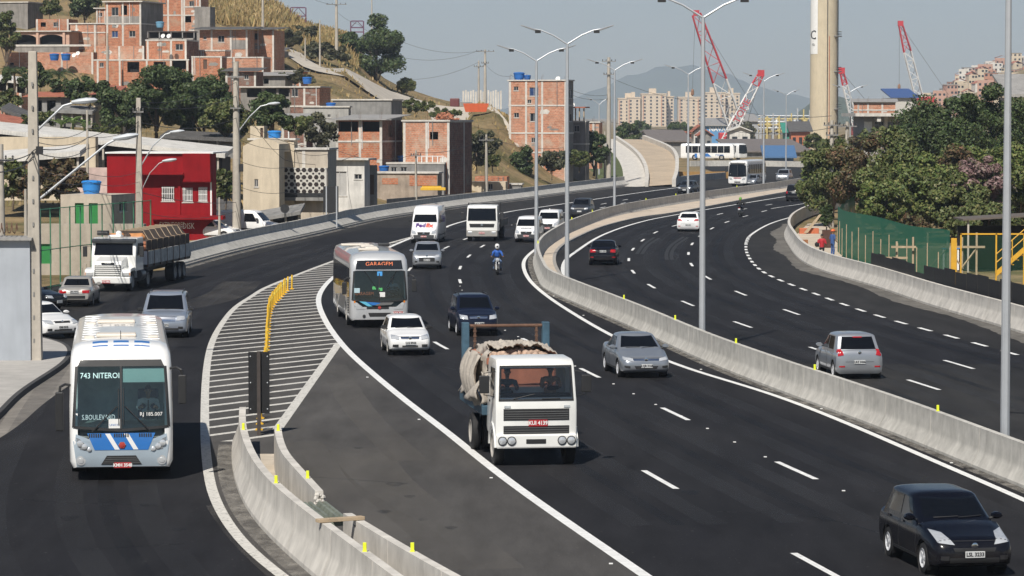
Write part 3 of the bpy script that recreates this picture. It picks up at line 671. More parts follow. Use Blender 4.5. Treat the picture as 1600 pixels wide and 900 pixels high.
def cut(o, cutter_mb):
    c = cutter_mb.build('cutter', None); md = o.modifiers.new('cut', 'BOOLEAN'); md.object = c; md.operation = 'DIFFERENCE'; md.solver = 'EXACT'
    dg = bpy.context.evaluated_depsgraph_get(); me = bpy.data.meshes.new_from_object(o.evaluated_get(dg)); o.modifiers.clear(); old = o.data; o.data = me
    bm = bmesh.new(); bm.from_mesh(me)
    for e in bm.edges: e.smooth = not (len(e.link_faces) == 2 and e.calc_face_angle(0) > R(38))
    for f in bm.faces: f.smooth = True
    bm.to_mesh(me); bm.free(); bpy.data.objects.remove(c); bpy.data.meshes.remove(old); me.name = o.name
def heading(root, px, py, hx, hy, end, L, z=0.):
    p = G(px, py, z); a = math.atan2(hx, -hy); f = Vector((math.sin(a), -math.cos(a), 0))
    c = p - f*(L/2) if end == 'front' else p + f*(L/2)
    root.location = (c.x, c.y, z + .006); root.rotation_euler.z = a
def rotv(deg): return math.sin(R(deg)), -math.cos(R(deg))
def plate(root, side, x, z, y, txt, m=None, w=.40, h=.13, ink=None):
    sg = -1 if side == 'F' else 1
    o = MB().box(x-w/2, x+w/2, min(y, y+sg*.02), max(y, y+sg*.02), z-h/2, z+h/2).build('number_plate', m or PLATE_W, root, bevel=.006)
    if txt: text_mesh(txt, h*.82, ink or INK, o, (x, y + sg*.022, z), (math.pi/2, 0, 0 if side == 'F' else math.pi), .002, 'plate_number', sx=.92, bold=.004)
    return o
def mirror(root, x, y, z, m, sc=1.0):
    sg = 1 if x > 0 else -1
    o = MB().loft([[(x+sg*(.0+.11*math.cos(a))*sc + sg*.1*sc, y+dy*sc, z+.075*math.sin(a)*sc*q) for a in [2*math.pi*k/10 for k in range(10)]] for dy, q in ((-.07, .5), (-.03, .95), (.05, 1.), (.06, .9))]).build('mirror', m, root, smooth=True)
    MB().tube([(x-sg*.06, y, z-.06), (x+sg*.1*sc, y, z-.03)], .025, 6).build('mirror_arm', DARK, o)
    return o

# ------------------------------------------------------------------ passenger cars
def car(label, cat, name, pm, L, W, H, zh0, zh1, zb, zd, swb, swt, srt, srb, fa, ra, r=.30, group=None, front=None, rear=None, plate_txt=None, side_wins=(), rim='alloy', trim=None,
        hwr=.80, bumper=None, racks=False, bow=.13, dark_low=None, mirror_m=None, taper=.95):
    root = thing(name, label, cat, group=group); h = W/2; y0 = -L/2; cb = .19
    st = [(0, .34, zh0-.20, .74), (.05, .27, zh0-.10, .86), (.14, .22, zh0-.015, .93), (.30, cb, zh0+.02, .965), (.55*swb+.2, cb, zh0+.62*(zh1-zh0), .99), (swb, cb, zh1, 1.), (swb+.35, cb, zb-.02, 1.), ((swb+srb)/2, cb, zb, 1.), (srb-.25, cb, zb+.3*(zd-zb), .995), (srb, cb, zd, .985)]
    if L - srb > .55: st += [(srb + (L-srb)*.5, cb+.02, zd, .975)]
    st += [(max(srb+.02, L-.24), cb+.03, zd-.012, taper), (max(srb+.05, L-.09), .27, zd-.06, taper-.05), (max(srb+.08, L), .36, zd-.17, taper-.14)]
    def ring(s_, b, t, w):
        w *= h; hh = t-b
        half = [(w*.84, b), (w*.965, b+.09*hh), (w, b+.38*hh), (w*.992, b+.66*hh), (w*.955, b+.88*hh), (w*.88, b+.97*hh), (w*.68, t+.012), (w*.34, t+.028)]
        return [(-x, y0+s_, z) for x, z in half] [::-1] and [(x, y0+s_, z) for x, z in half] + [(0, y0+s_, t+.032)] + [(-x, y0+s_, z) for x, z in half[::-1]] + [(0, y0+s_, b)]
    low = MB().loft([ring(*q) for q in st])
    cab = MB(); rings = []
    def cabring(k, inset=0., dz=0.):
        kk = k; f = swb + (swt-swb)*(kk**.92); rr = srb + (srt-srb)*(kk**.9); w = h*(.955 + (hwr-.955)*kk) - inset; z = zb-.10 + (H-.075-zb+.10)*kk + dz
        f += inset*.9; rr -= inset*.9; out = []
        for i in range(-4, 5):
            u = i/4*.86; out.append((u*w, y0+f+bow*u*u, z))
        out += [(w*.965, y0+f+bow*.86+.10, z)]
        for i in range(7): out.append((w, y0+f+.24+bow + (rr-.22-f-.24-bow)*i/6, z))
        out += [(w*.955, y0+rr-.09, z)]
        for i in range(4, -5, -1):
            u = i/4*.84; out.append((u*w, y0+rr-.10*u*u, z))
        out += [(-w*.955, y0+rr-.09, z)]
        for i in range(6, -1, -1): out.append((-w, y0+f+.24+bow + (rr-.22-f-.24-bow)*i/6, z))
        out += [(-w*.965, y0+f+bow*.86+.10, z)]
        return out
    cab.loft([cabring(k) for k in (0, .25, .5, .75, .92, 1.)] + [cabring(1., .045, .034), cabring(1., .12, .060), cabring(1., .22, .080), cabring(1., .34, .090)])
    body = low.build('body', pm, root, smooth=True, ang=40)
    cm = MB()
    for ay in (fa, ra):
        for sg in (-1, 1): cm.lathe([(r+.055, sg*(h-.30)), (r+.055, sg*(h+.2))], 20, (0, y0+ay, r+.005), 'x')
    cut(body, cm)
    cabin = cab.build('cabin', pm, root, smooth=True, ang=40)
    for ay in (fa, ra):
        for sg in (-1, 1):
            MB().lathe([(.03, sg*(h-.27)), (r+.048, sg*(h-.27)), (r+.05, sg*(h-.025))], 20, (0, y0+ay, r+.005), 'x', cap=False).build('wheel_arch', BLACK, root)
            wheel(root, sg*(h-.115), y0+ay, r, .19, rim)
    sk = Skin([low, cab]); kz = lambda k: zb-.10 + (H-.075-zb+.10)*k
    w0 = h*.955; wt = h*hwr; zl, zu = max(zb+.0, zh1+.045), H-.085
    sk.decal('F', [(-w0*.80, zl), (w0*.80, zl), (wt*.83, zu), (-wt*.83, zu)], 'windshield', GLASS, root, .006, (10, 6), .012, bow=-.02)
    zr0 = max(zd+.05, zb+.03)
    sk.decal('B', [(-w0*.78, zr0), (w0*.78, zr0), (wt*.80, zu-.02), (-wt*.80, zu-.02)], 'rear_window', GLASS, root, .006, (8, 5), .012)
    zs0, zs1 = zb+.015, H-.115
    for sd in 'LR':
        for a0, a1, b0, b1 in side_wins:
            sk.decal(sd, [(y0+a0, zs0), (y0+a1, zs0), (y0+b1, zs1), (y0+b0, zs1)], 'side_window', GLASS, root, .006, (4, 4), .012)
        sk.decal(sd, rect(y0+fa+r+.12, y0+ra-r-.12, .27, .33), 'sill', dark_low or DARK, root, .008, (6, 1))
        if trim: sk.decal(sd, rect(y0+fa+r+.15, y0+ra-r-.15, .50, .55), 'side_moulding', trim, root, .014, (6, 1))
        for a0, a1, b0, b1 in side_wins[:2]:
            sk.decal(sd, rect(y0+a1-.25, y0+a1-.09, zb-.12, zb-.085), 'door_handle', pm if not dark_low else dark_low, root, .025, (2, 1))
    for x in (-h*.99, h*.99): mirror(root, x-.03*(1 if x > 0 else -1), y0+swb+.48, zb+.07, mirror_m or pm)
    for sd in 'LR':                         # door, bonnet and bumper gaps
        for a_ in (fa+r+.13, (side_wins[0][1]+(side_wins[1][0] if len(side_wins) > 1 else side_wins[0][1]))/2, side_wins[-1][1]+.02): sk.decal(sd, rect(y0+a_, y0+a_+.014, .34, zb-.02), 'panel_gap', DARK, root, .004, (1, 6), .004)
    sk.decal('F', [(-h*.62, zh0-.035), (h*.62, zh0-.035), (h*.62, zh0-.022), (-h*.62, zh0-.022)], 'panel_gap', DARK, root, .004, (8, 1), .004)
    sk.decal('B', rect(-h*.60, h*.60, .60, .612), 'panel_gap', DARK, root, .004, (8, 1), .004)
    if racks:
        for x in (-wt*.86, wt*.86): MB().tube([(x, y0+swt+.2, H-.02), (x, y0+swt+.35, H+.05), (x, y0+srt-.35, H+.05), (x, y0+srt-.2, H-.02)], .02, 6).build('roof_rail', DARK, root)
    sk.root = root; sk.y0 = y0; sk.h = h; sk.L = L
    return root, sk
def nose(root, sk, hl, grille, low, plt, txt, plm=None, fog=None, pm=None, badge=None, gm=None):
    """headlamps, grille, lower intake and plate on the front; quads are given for the car's left (+x) half and mirrored"""
    for sg in (1, -1): sk.decal('F', [(sg*x, z) for x, z in hl], 'headlight', LENS, root, .020, (9, 7))
    if grille: sk.decal('F', grille, 'grille', gm or DARK, root, .010, (8, 2))
    if low: sk.decal('F', low, 'air_intake', DARK, root, .006, (8, 2))
    if fog:
        for sg in (1, -1): sk.decal('F', [(sg*x, z) for x, z in fog], 'fog_lamp', DARK, root, .008, (3, 2))
    if badge:
        p, d = sk.hit('F', 0, badge); MB().lathe([(.065, -.016), (.065, -.03), (.04, -.036), (.01, -.036)], 12, p, 'y').build('badge', CHROME, root, smooth=True)
    p, d = sk.hit('F', plt[0], plt[1]); plate(root, 'F', plt[0], plt[1], p.y-.012, txt, plm, ink=(WHITE if plm else INK))
def tail(root, sk, tl, plt, txt, bump=None, badge=None, refl=None, third=None, lid=None):
    for sg in (1, -1): sk.decal('B', [(sg*x, z) for x, z in tl], 'tail_light', REDLENS, root, .018, (7, 6))
    if refl:
        for sg in (1, -1): sk.decal('B', [(sg*x, z) for x, z in refl], 'reflector', REDLENS, root, .010, (3, 1))
    if third: sk.decal('B', rect(-.16, .16, third, third+.035), 'brake_light', REDLENS, root, .02, (4, 1))
    if bump: sk.decal('B', bump, 'bumper_trim', DARK, root, .010, (6, 1))
    if lid: sk.decal('B', lid, 'tailgate_recess', DARK, root, .003, (6, 1))
    if badge:
        p, d = sk.hit('B', 0, badge); MB().lathe([(.06, .016), (.06, .028), (.01, .034)], 12, p, 'y').build('badge', CHROME, root, smooth=True)
    p, d = sk.hit('B', plt[0], plt[1]); plate(root, 'B', plt[0], plt[1], p.y+.012, txt)
def wipers(root, sk, z0, z1, xs):
    for a, b in xs:
        pts = [sk.hit('F', a+(b-a)*t, z0+(z1-z0)*t)[0] + Vector((0, -.02, .008)) for t in (0, .25, .5, .75, 1)]
        MB().tube(pts, .010, 5).build('wiper', DARK, root)
P_BLACK = paint('car_paint_black', (.0035, .0042, .008), .0, .25); P_SILVER = paint('car_paint_silver', (.40, .42, .45), .55, .32); P_BLUEGREY = paint('car_paint_blue_grey', (.30, .325, .36), .5, .3)
P_WHITE = paint('car_paint_white', (.82, .82, .81), .0, .35); P_NAVY = paint('car_paint_navy', (.007, .011, .028), .1, .28); P_GRAPH = paint('car_paint_graphite', (.045, .05, .06), .4, .3); P_BEIGE = paint('car_paint_champagne', (.42, .40, .37), .4, .35)
# 1 black hatchback in the foreground
c1, s1 = car('shiny black hatchback driving out of the lower right corner', 'car', 'car', P_BLACK, 4.06, 1.69, 1.48, .76, 1.0, .98, .98, 1.0, 1.92, 3.66, 4.0, .83, 3.34, .31, side_wins=((1.62, 2.46, 2.08, 2.52), (2.55, 3.42, 2.60, 3.25)), hwr=.80)
nose(c1, s1, [(.40, .66), (.72, .70), (.74, .90), (.54, .86)], [(-.40, .52), (.40, .52), (.44, .60), (-.44, .60)], rect(-.5, .5, .30, .40), (.0, .47), 'LSL 3233', fog=rect(.52, .68, .36, .44), badge=.64)
wipers(c1, s1, 1.04, 1.06, ((-.45, .05), (.05, .55)))
text_mesh('', .1, INK, c1, (0, 0, 0)) if False else None
heading(c1, 1523, 904, *rotv(9), 'front', 4.06)
# 2 silver-blue sedan
c2, s2 = car('blue-grey four-door sedan in the lane next to the median barrier', 'car', 'car', P_BLUEGREY, 4.49, 1.75, 1.45, .74, .96, .95, 1.02, .95, 1.95, 3.10, 3.85, .92, 3.62, .31, side_wins=((1.75, 2.48, 2.15, 2.5), (2.56, 3.42, 2.60, 3.05)), hwr=.74)
nose(c2, s2, [(.46, .60), (.80, .66), (.78, .76), (.46, .70)], [(-.44, .62), (.44, .62), (.46, .69), (-.46, .69)], [(-.36, .34), (.36, .34), (.42, .44), (-.42, .44)], (.02, .44), 'LQB 3168', fog=[(.56, .36), (.76, .38), (.76, .46), (.56, .44)], badge=.665, gm=CHROME)
wipers(c2, s2, .99, 1.01, ((-.5, .0), (.0, .5)))
heading(c2, 1010, 592, *rotv(8), 'front', 4.49)
# 3 silver hatchback from behind
c3, s3 = car('silver hatchback seen from behind on the far carriageway', 'car', 'car', P_SILVER, 3.82, 1.66, 1.55, .84, 1.0, .98, .98, .9, 1.75, 3.38, 3.76, .78, 3.24, .30, side_wins=((1.45, 2.22, 1.90, 2.26), (2.30, 3.12, 2.34, 2.98)), hwr=.80)
tail(c3, s3, [(.56, .84), (.76, .80), (.77, 1.02), (.62, 1.04)], (.0, .60), 'LRZ 0446', badge=.93, refl=rect(.52, .72, .42, .47), third=1.42)
nose(c3, s3, [(.44, .66), (.70, .70), (.70, .82), (.46, .78)], rect(-.4, .4, .6, .68), None, (0, .42), '')
heading(c3, 1343, 593, -.12, 1, 'rear', 3.82)
# 4 small white hatchback
c4, s4 = car('small white hatchback just in front of the silver bus', 'car', 'car', P_WHITE, 3.79, 1.63, 1.43, .76, .95, .94, .95, .95, 1.72, 3.25, 3.72, .78, 3.22, .28, side_wins=((1.5, 2.2, 1.88, 2.24), (2.28, 3.08, 2.32, 2.9)), hwr=.77, rim='steel', mirror_m=DARK)
nose(c4, s4, [(.42, .62), (.72, .66), (.70, .80), (.42, .76)], [(-.34, .64), (.34, .64), (.36, .73), (-.36, .73)], rect(-.30, .30, .32, .40), (.02, .49), 'LLG 8944', fog=rect(.44, .66, .34, .44), badge=.68, gm=CHROME)
wipers(c4, s4, .99, 1.01, ((-.45, .0), (.0, .5)))
heading(c4, 641, 556.5, *rotv(7.5), 'front', 3.79)
# 5 dark blue compact MPV
c5, s5 = car('dark navy compact minivan following the white truck', 'car', 'car', P_NAVY, 4.04, 1.72, 1.62, .88, 1.06, 1.02, 1.0, .82, 1.72, 3.60, 3.98, .82, 3.45, .30, side_wins=((1.42, 2.30, 1.88, 2.32), (2.38, 3.25, 2.42, 3.15)), hwr=.80, racks=True)
nose(c5, s5, [(.44, .70), (.76, .74), (.76, .90), (.46, .86)], [(-.36, .74), (.36, .74), (.38, .84), (-.38, .84)], rect(-.5, .5, .34, .44), (.03, .52), 'LKY 7780', badge=.79, gm=CHROME)
heading(c5, 748, 526, *rotv(7.5), 'front', 4.04)
# 6 silver hatch behind the bus
c6, s6 = car('silver hatchback with lit-looking headlamps between the bus and the courier van', 'car', 'car', P_SILVER, 4.02, 1.75, 1.53, .86, 1.02, 1.0, 1.0, .95, 1.80, 3.45, 3.95, .82, 3.4, .30, side_wins=((1.55, 2.35, 2.0, 2.4), (2.45, 3.3, 2.5, 3.1)), hwr=.79)
nose(c6, s6, [(.46, .68), (.78, .74), (.74, .92), (.48, .82)], [(-.46, .46), (.46, .46), (.48, .70), (-.48, .70)], None, (0, .55), 'KZG 1472', fog=rect(.56, .72, .40, .50), badge=.80)
heading(c6, 667, 421, *rotv(1), 'front', 4.02)
# 7 silver people carrier behind the coach
c7, s7 = car('silver people carrier with roof rails close behind the blue and white coach', 'car', 'car', paint('car_paint_pale_blue_silver', (.36, .40, .47), .45, .3), 4.9, 1.98, 1.75, .93, 1.06, 1.05, 1.05, .95, 1.95, 4.55, 4.85, .95, 4.0, .34, side_wins=((1.7, 2.6, 2.15, 2.64), (2.72, 3.7, 2.76, 3.7), (3.78, 4.6, 3.78, 4.45)), hwr=.80, racks=True, mirror_m=DARK)
nose(c7, s7, [(.52, .72), (.86, .76), (.86, .92), (.54, .90)], [(-.46, .70), (.46, .70), (.48, .88), (-.48, .88)], rect(-.6, .6, .34, .42), (0, .54), 'LPB 2274', fog=rect(.58, .78, .38, .48), gm=CHROME)
wipers(c7, s7, 1.12, 1.14, ((-.55, .0), (.0, .6)))
heading(c7, 256, 529, *rotv(3.5), 'front', 4.9)
# 8 parked white sedan, 9 old saloon from behind, 10 dark parked car
c8, s8 = car('white sedan parked nose out behind the concrete pole', 'car', 'car', P_WHITE, 4.18, 1.71, 1.42, .74, .95, .94, 1.0, .98, 1.85, 2.95, 3.6, .80, 3.25, .29, side_wins=((1.6, 2.3, 2.0, 2.34), (2.4, 3.2, 2.42, 2.9)), hwr=.76)
nose(c8, s8, [(.44, .62), (.76, .66), (.74, .78), (.46, .76)], [(-.34, .66), (.34, .66), (.36, .74), (-.36, .74)], rect(-.4, .4, .32, .40), (0, .48), 'KRB 5510', fog=rect(.5, .7, .34, .44), badge=.7, gm=DARK)
heading(c8, 99, 530, *rotv(36), 'front', 4.18)
c9, s9 = car('old two-tone saloon seen from behind beside the white semi-trailer truck', 'car', 'car', P_BEIGE, 4.3, 1.65, 1.38, .80, .92, .92, .93, 1.15, 1.85, 2.95, 3.55, .85, 3.3, .29, side_wins=((1.6, 2.3, 2.0, 2.32), (2.4, 3.15, 2.42, 2.85)), hwr=.78, rim='steel')
tail(c9, s9, [(.38, .66), (.76, .66), (.76, .80), (.38, .80)], (0, .73), 'LBX 9072', bump=rect(-.76, .76, .40, .54))
heading(c9, 116, 480, -.02, 1, 'rear', 4.3)
c10, s10 = car('dark hatchback parked half hidden behind the concrete pole', 'car', 'car', P_BLACK, 3.9, 1.65, 1.42, .78, .95, .94, .95, .95, 1.75, 3.3, 3.8, .80, 3.2, .29, side_wins=((1.5, 2.2, 1.9, 2.24), (2.3, 3.1, 2.34, 2.9)), hwr=.77)
nose(c10, s10, [(.44, .62), (.72, .66), (.70, .78), (.46, .76)], rect(-.34, .34, .64, .72), None, (0, .46), '')
heading(c10, 93, 487, *rotv(62), 'front', 3.9)
# 11 dark off-roader, 12 dark wagon, 13 grey-blue car by the far bus, 14 black sedan from behind, 15 white hatchback from behind, 16 dark SUV from behind, 17 silver SUV far
c11, s11 = car('dark grey off-roader with roof bars coming round the bend behind the white vans', 'car', 'car', P_GRAPH, 4.25, 1.74, 1.70, .98, 1.12, 1.08, 1.05, .95, 1.65, 3.85, 4.15, .82, 3.4, .34, side_wins=((1.45, 2.3, 1.8, 2.34), (2.4, 3.3, 2.44, 3.2), (3.36, 3.95, 3.36, 3.8)), hwr=.82, racks=True)
nose(c11, s11, [(.46, .78), (.78, .80), (.76, .94), (.48, .92)], rect(-.44, .44, .78, .90), rect(-.6, .6, .40, .50), (.0, .60), '', gm=DARK)
heading(c11, 905, 341, *rotv(-9), 'front', 4.25)
c12, s12 = car('grey wagon leading the far bus along the bend', 'car', 'car', P_GRAPH, 4.5, 1.75, 1.50, .80, .98, .97, .98, .95, 1.75, 4.0, 4.42, .85, 3.5, .31, side_wins=((1.5, 2.3, 1.95, 2.34), (2.4, 3.3, 2.44, 3.2)), hwr=.78)
nose(c12, s12, [(.44, .62), (.78, .66), (.76, .80), (.46, .76)], rect(-.4, .4, .6, .72), None, (0, .46), '')
heading(c12, 1069, 303, *rotv(-15), 'front', 4.5)
c13, s13 = car('small blue-grey car overtaking the far bus on its inner side', 'car', 'car', P_BLUEGREY, 4.1, 1.72, 1.50, .80, .98, .97, .98, .95, 1.75, 3.5, 4.0, .85, 3.4, .30, side_wins=((1.5, 2.3, 1.95, 2.34), (2.4, 3.3, 2.44, 3.1)), hwr=.78)
nose(c13, s13, [(.44, .62), (.78, .66), (.76, .80), (.46, .76)], rect(-.4, .4, .6, .72), None, (0, .46), '')
heading(c13, 1170, 291, *rotv(-17), 'front', 4.1)
c14, s14 = car('black sedan with red tail lights seen from behind in the bend', 'car', 'car', P_BLACK, 4.55, 1.77, 1.46, .78, .98, .97, 1.06, 1.0, 1.95, 3.25, 4.0, .92, 3.6, .31, side_wins=((1.75, 2.5, 2.15, 2.54), (2.6, 3.45, 2.64, 3.15)), hwr=.76)
tail(c14, s14, [(.44, .80), (.80, .78), (.80, .97), (.48, .97)], (0, .86), 'KPV 5301', refl=rect(.56, .76, .48, .53))
heading(c14, 942, 415, .06, 1, 'rear', 4.55)
c15, s15 = car('white hatchback seen from behind on the far carriageway beside a lamp post', 'car', 'car', P_WHITE, 4.2, 1.78, 1.49, .80, 1.0, 1.0, 1.02, .98, 1.8, 3.55, 4.1, .88, 3.5, .31, side_wins=((1.6, 2.4, 2.0, 2.44), (2.5, 3.4, 2.54, 3.2)), hwr=.77)
tail(c15, s15, [(.46, .84), (.82, .86), (.80, 1.0), (.50, .98)], (0, .52), 'LQX 1180', refl=rect(.6, .78, .40, .45), badge=.92)
heading(c15, 1075, 362, .16, 1, 'rear', 4.2)
c16, s16 = car('black off-roader seen from behind by the trees on the far carriageway', 'car', 'car', P_BLACK, 4.3, 1.78, 1.72, .98, 1.12, 1.08, 1.06, .95, 1.7, 3.95, 4.22, .85, 3.5, .34, side_wins=((1.5, 2.3, 1.85, 2.34), (2.4, 3.3, 2.44, 3.2)), hwr=.82, racks=True)
tail(c16, s16, [(.66, .82), (.80, .82), (.78, 1.08), (.66, 1.08)], (0, .92), 'LRO 4417', bump=rect(-.8, .8, .44, .58))
heading(c16, 1240, 314.5, .24, 1, 'rear', 4.3)
c17, s17 = car('silver off-roader coming past the far end of the median barrier', 'car', 'car', P_SILVER, 4.6, 1.85, 1.75, 1.0, 1.14, 1.10, 1.08, 1.0, 1.75, 4.1, 4.5, .9, 3.7, .35, side_wins=((1.55, 2.4, 1.9, 2.44), (2.5, 3.5, 2.54, 3.4)), hwr=.80, racks=True)
nose(c17, s17, [(.48, .80), (.82, .82), (.80, .98), (.50, .96)], rect(-.4, .4, .80, .94), rect(-.6, .6, .42, .54), (0, .6), '', gm=CHROME)
heading(c17, 1222, 285, *rotv(-12), 'front', 4.6)
# ------------------------------------------------------------------ people
def blob(name, tubes, balls, m, parent, voxel=.022, smooth=4):
    mb = MB()
    for pts, rs in tubes: mb.tube(pts, rs, 10)
    for c, (rx, ry, rz) in balls:
        mb.loft([[(c[0]+rx*math.sin(t)*math.cos(a), c[1]+ry*math.sin(t)*math.sin(a), c[2]-rz*math.cos(t)) for a in [2*math.pi*k/12 for k in range(12)]] for t in [math.pi*(j+.15)/8.3 for j in range(9)]])
    o = mb.build(name, m, parent)
    md = o.modifiers.new('r', 'REMESH'); md.mode = 'VOXEL'; md.voxel_size = voxel; md.use_smooth_shade = True
    sm = o.modifiers.new('s', 'SMOOTH'); sm.iterations = smooth; sm.factor = .5
    me = bpy.data.meshes.new_from_object(o.evaluated_get(bpy.context.evaluated_depsgraph_get())); o.modifiers.clear(); o.data = me
    me.materials.clear(); me.materials.append(m)
    for p in me.polygons: p.use_smooth = True
    return o
def hand(side, p, d, up=(0, 0, 1)):          # palm and five fingers curled forward
    p, d, up = Vector(p), Vector(d).normalized(), Vector(up); s_ = d.cross(up).normalized(); t = [([p, p+d*.05, p+d*.09], [.028, .036, .034])]
    for k, l in zip((-1.5, -.5, .5, 1.5), (.06, .075, .08, .065)):
        b = p + d*.085 + s_*k*.017; t.append(([b, b+d*l*.5-up*.006, b+d*l*.75-up*.03, b+d*l*.7-up*.05], [.010, .009, .009, .007]))
    t.append(([p+d*.03+s_*side*.03, p+d*.06+s_*side*.06, p+d*.085+s_*side*.055-up*.015], [.012, .010, .008])); return t
def face(parent, c, m_hair=None):
    c = Vector(c)
    MB().lathe([(.010, 0), (.022, .012), (.014, .04), (.006, .055)], 6, c+Vector((0, -.102, -.03))).build('nose', SKIN, parent, smooth=True)
    for sg in (-1, 1):
        MB().lathe([(.004, -.01), (.013, -.004), (.013, .004), (.004, .01)], 6, c+Vector((sg*.034, -.088, .012)), 'y').build('eye', INK, parent)
        MB().lathe([(.006, -.02), (.022, -.012), (.026, .01), (.010, .024)], 6, c+Vector((sg*.078, .0, -.005))).build('ear', SKIN, parent, smooth=True)
    MB().box(c.x-.024, c.x+.024, c.y-.094, c.y-.086, c.z-.058, c.z-.048).build('mouth', M('lips', (.22, .08, .07), .6, var=0), parent)
    if m_hair: MB().loft([[(c.x+.082*q*math.cos(a), c.y+.012+.100*q*math.sin(a), c.z+z) for a in [2*math.pi*k/12 for k in range(12)]] for q, z in ((1.0, .03), (1.02, .06), (.9, .10), (.6, .125), (.2, .135))]).build('hair', m_hair, parent, smooth=True)
HAIR = M('dark_hair', (.012, .010, .009), .6, var=.1)
def seated(label, loc, rz, shirt, name='person', tie=False, belly=.16, parent_rot=None):
    r = thing(name, label, 'person', loc, rz)
    arms_s = []; arms = []
    for sg in (-1, 1):
        arms_s.append(([(sg*.19, 0, .50), (sg*.25, -.10, .30)], [.065, .058])); arms_s.append(([(sg*.25, -.10, .30), (sg*.22, -.20, .28)], [.055, .05]))
        arms.append(([(sg*.23, -.16, .29), (sg*.18, -.36, .36)], [.042, .032])); arms += hand(-sg, (sg*.18, -.37, .365), (-sg*.25, -1, .05))
    b = blob('body', [([(0, 0, .46), (0, -.01, .60), (0, -.02, .66)], [.055, .05, .06])] + arms, [((0, -.02, .72), (.078, .098, .125))], SKIN, r, .013, 3)
    blob('shirt', [([(0, .02, 0), (0, .03, .22), (0, .02, .42), (0, 0, .52)], [belly, belly*1.05, .155, .07]), ([(-.17, .0, .47), (.17, .0, .47)], [.075, .075])] + arms_s, [], shirt, r)
    blob('trousers', [([(0, .02, .03), (0, .02, -.06)], [.16, .15])] + [([(sg*.09, .0, -.02), (sg*.13, -.42, .02), (sg*.13, -.45, -.38)], [.085, .07, .05]) for sg in (-1, 1)], [], M('dark_trousers', (.03, .032, .04), .8), r, .03)
    face(b, (0, -.02, .72), HAIR)
    if tie: MB().prism([(-.012, .50), (.012, .50), (.030, .20), (0, .16), (-.030, .20)], -.150, -.140, 'y').build('tie', INK, r)
    return r

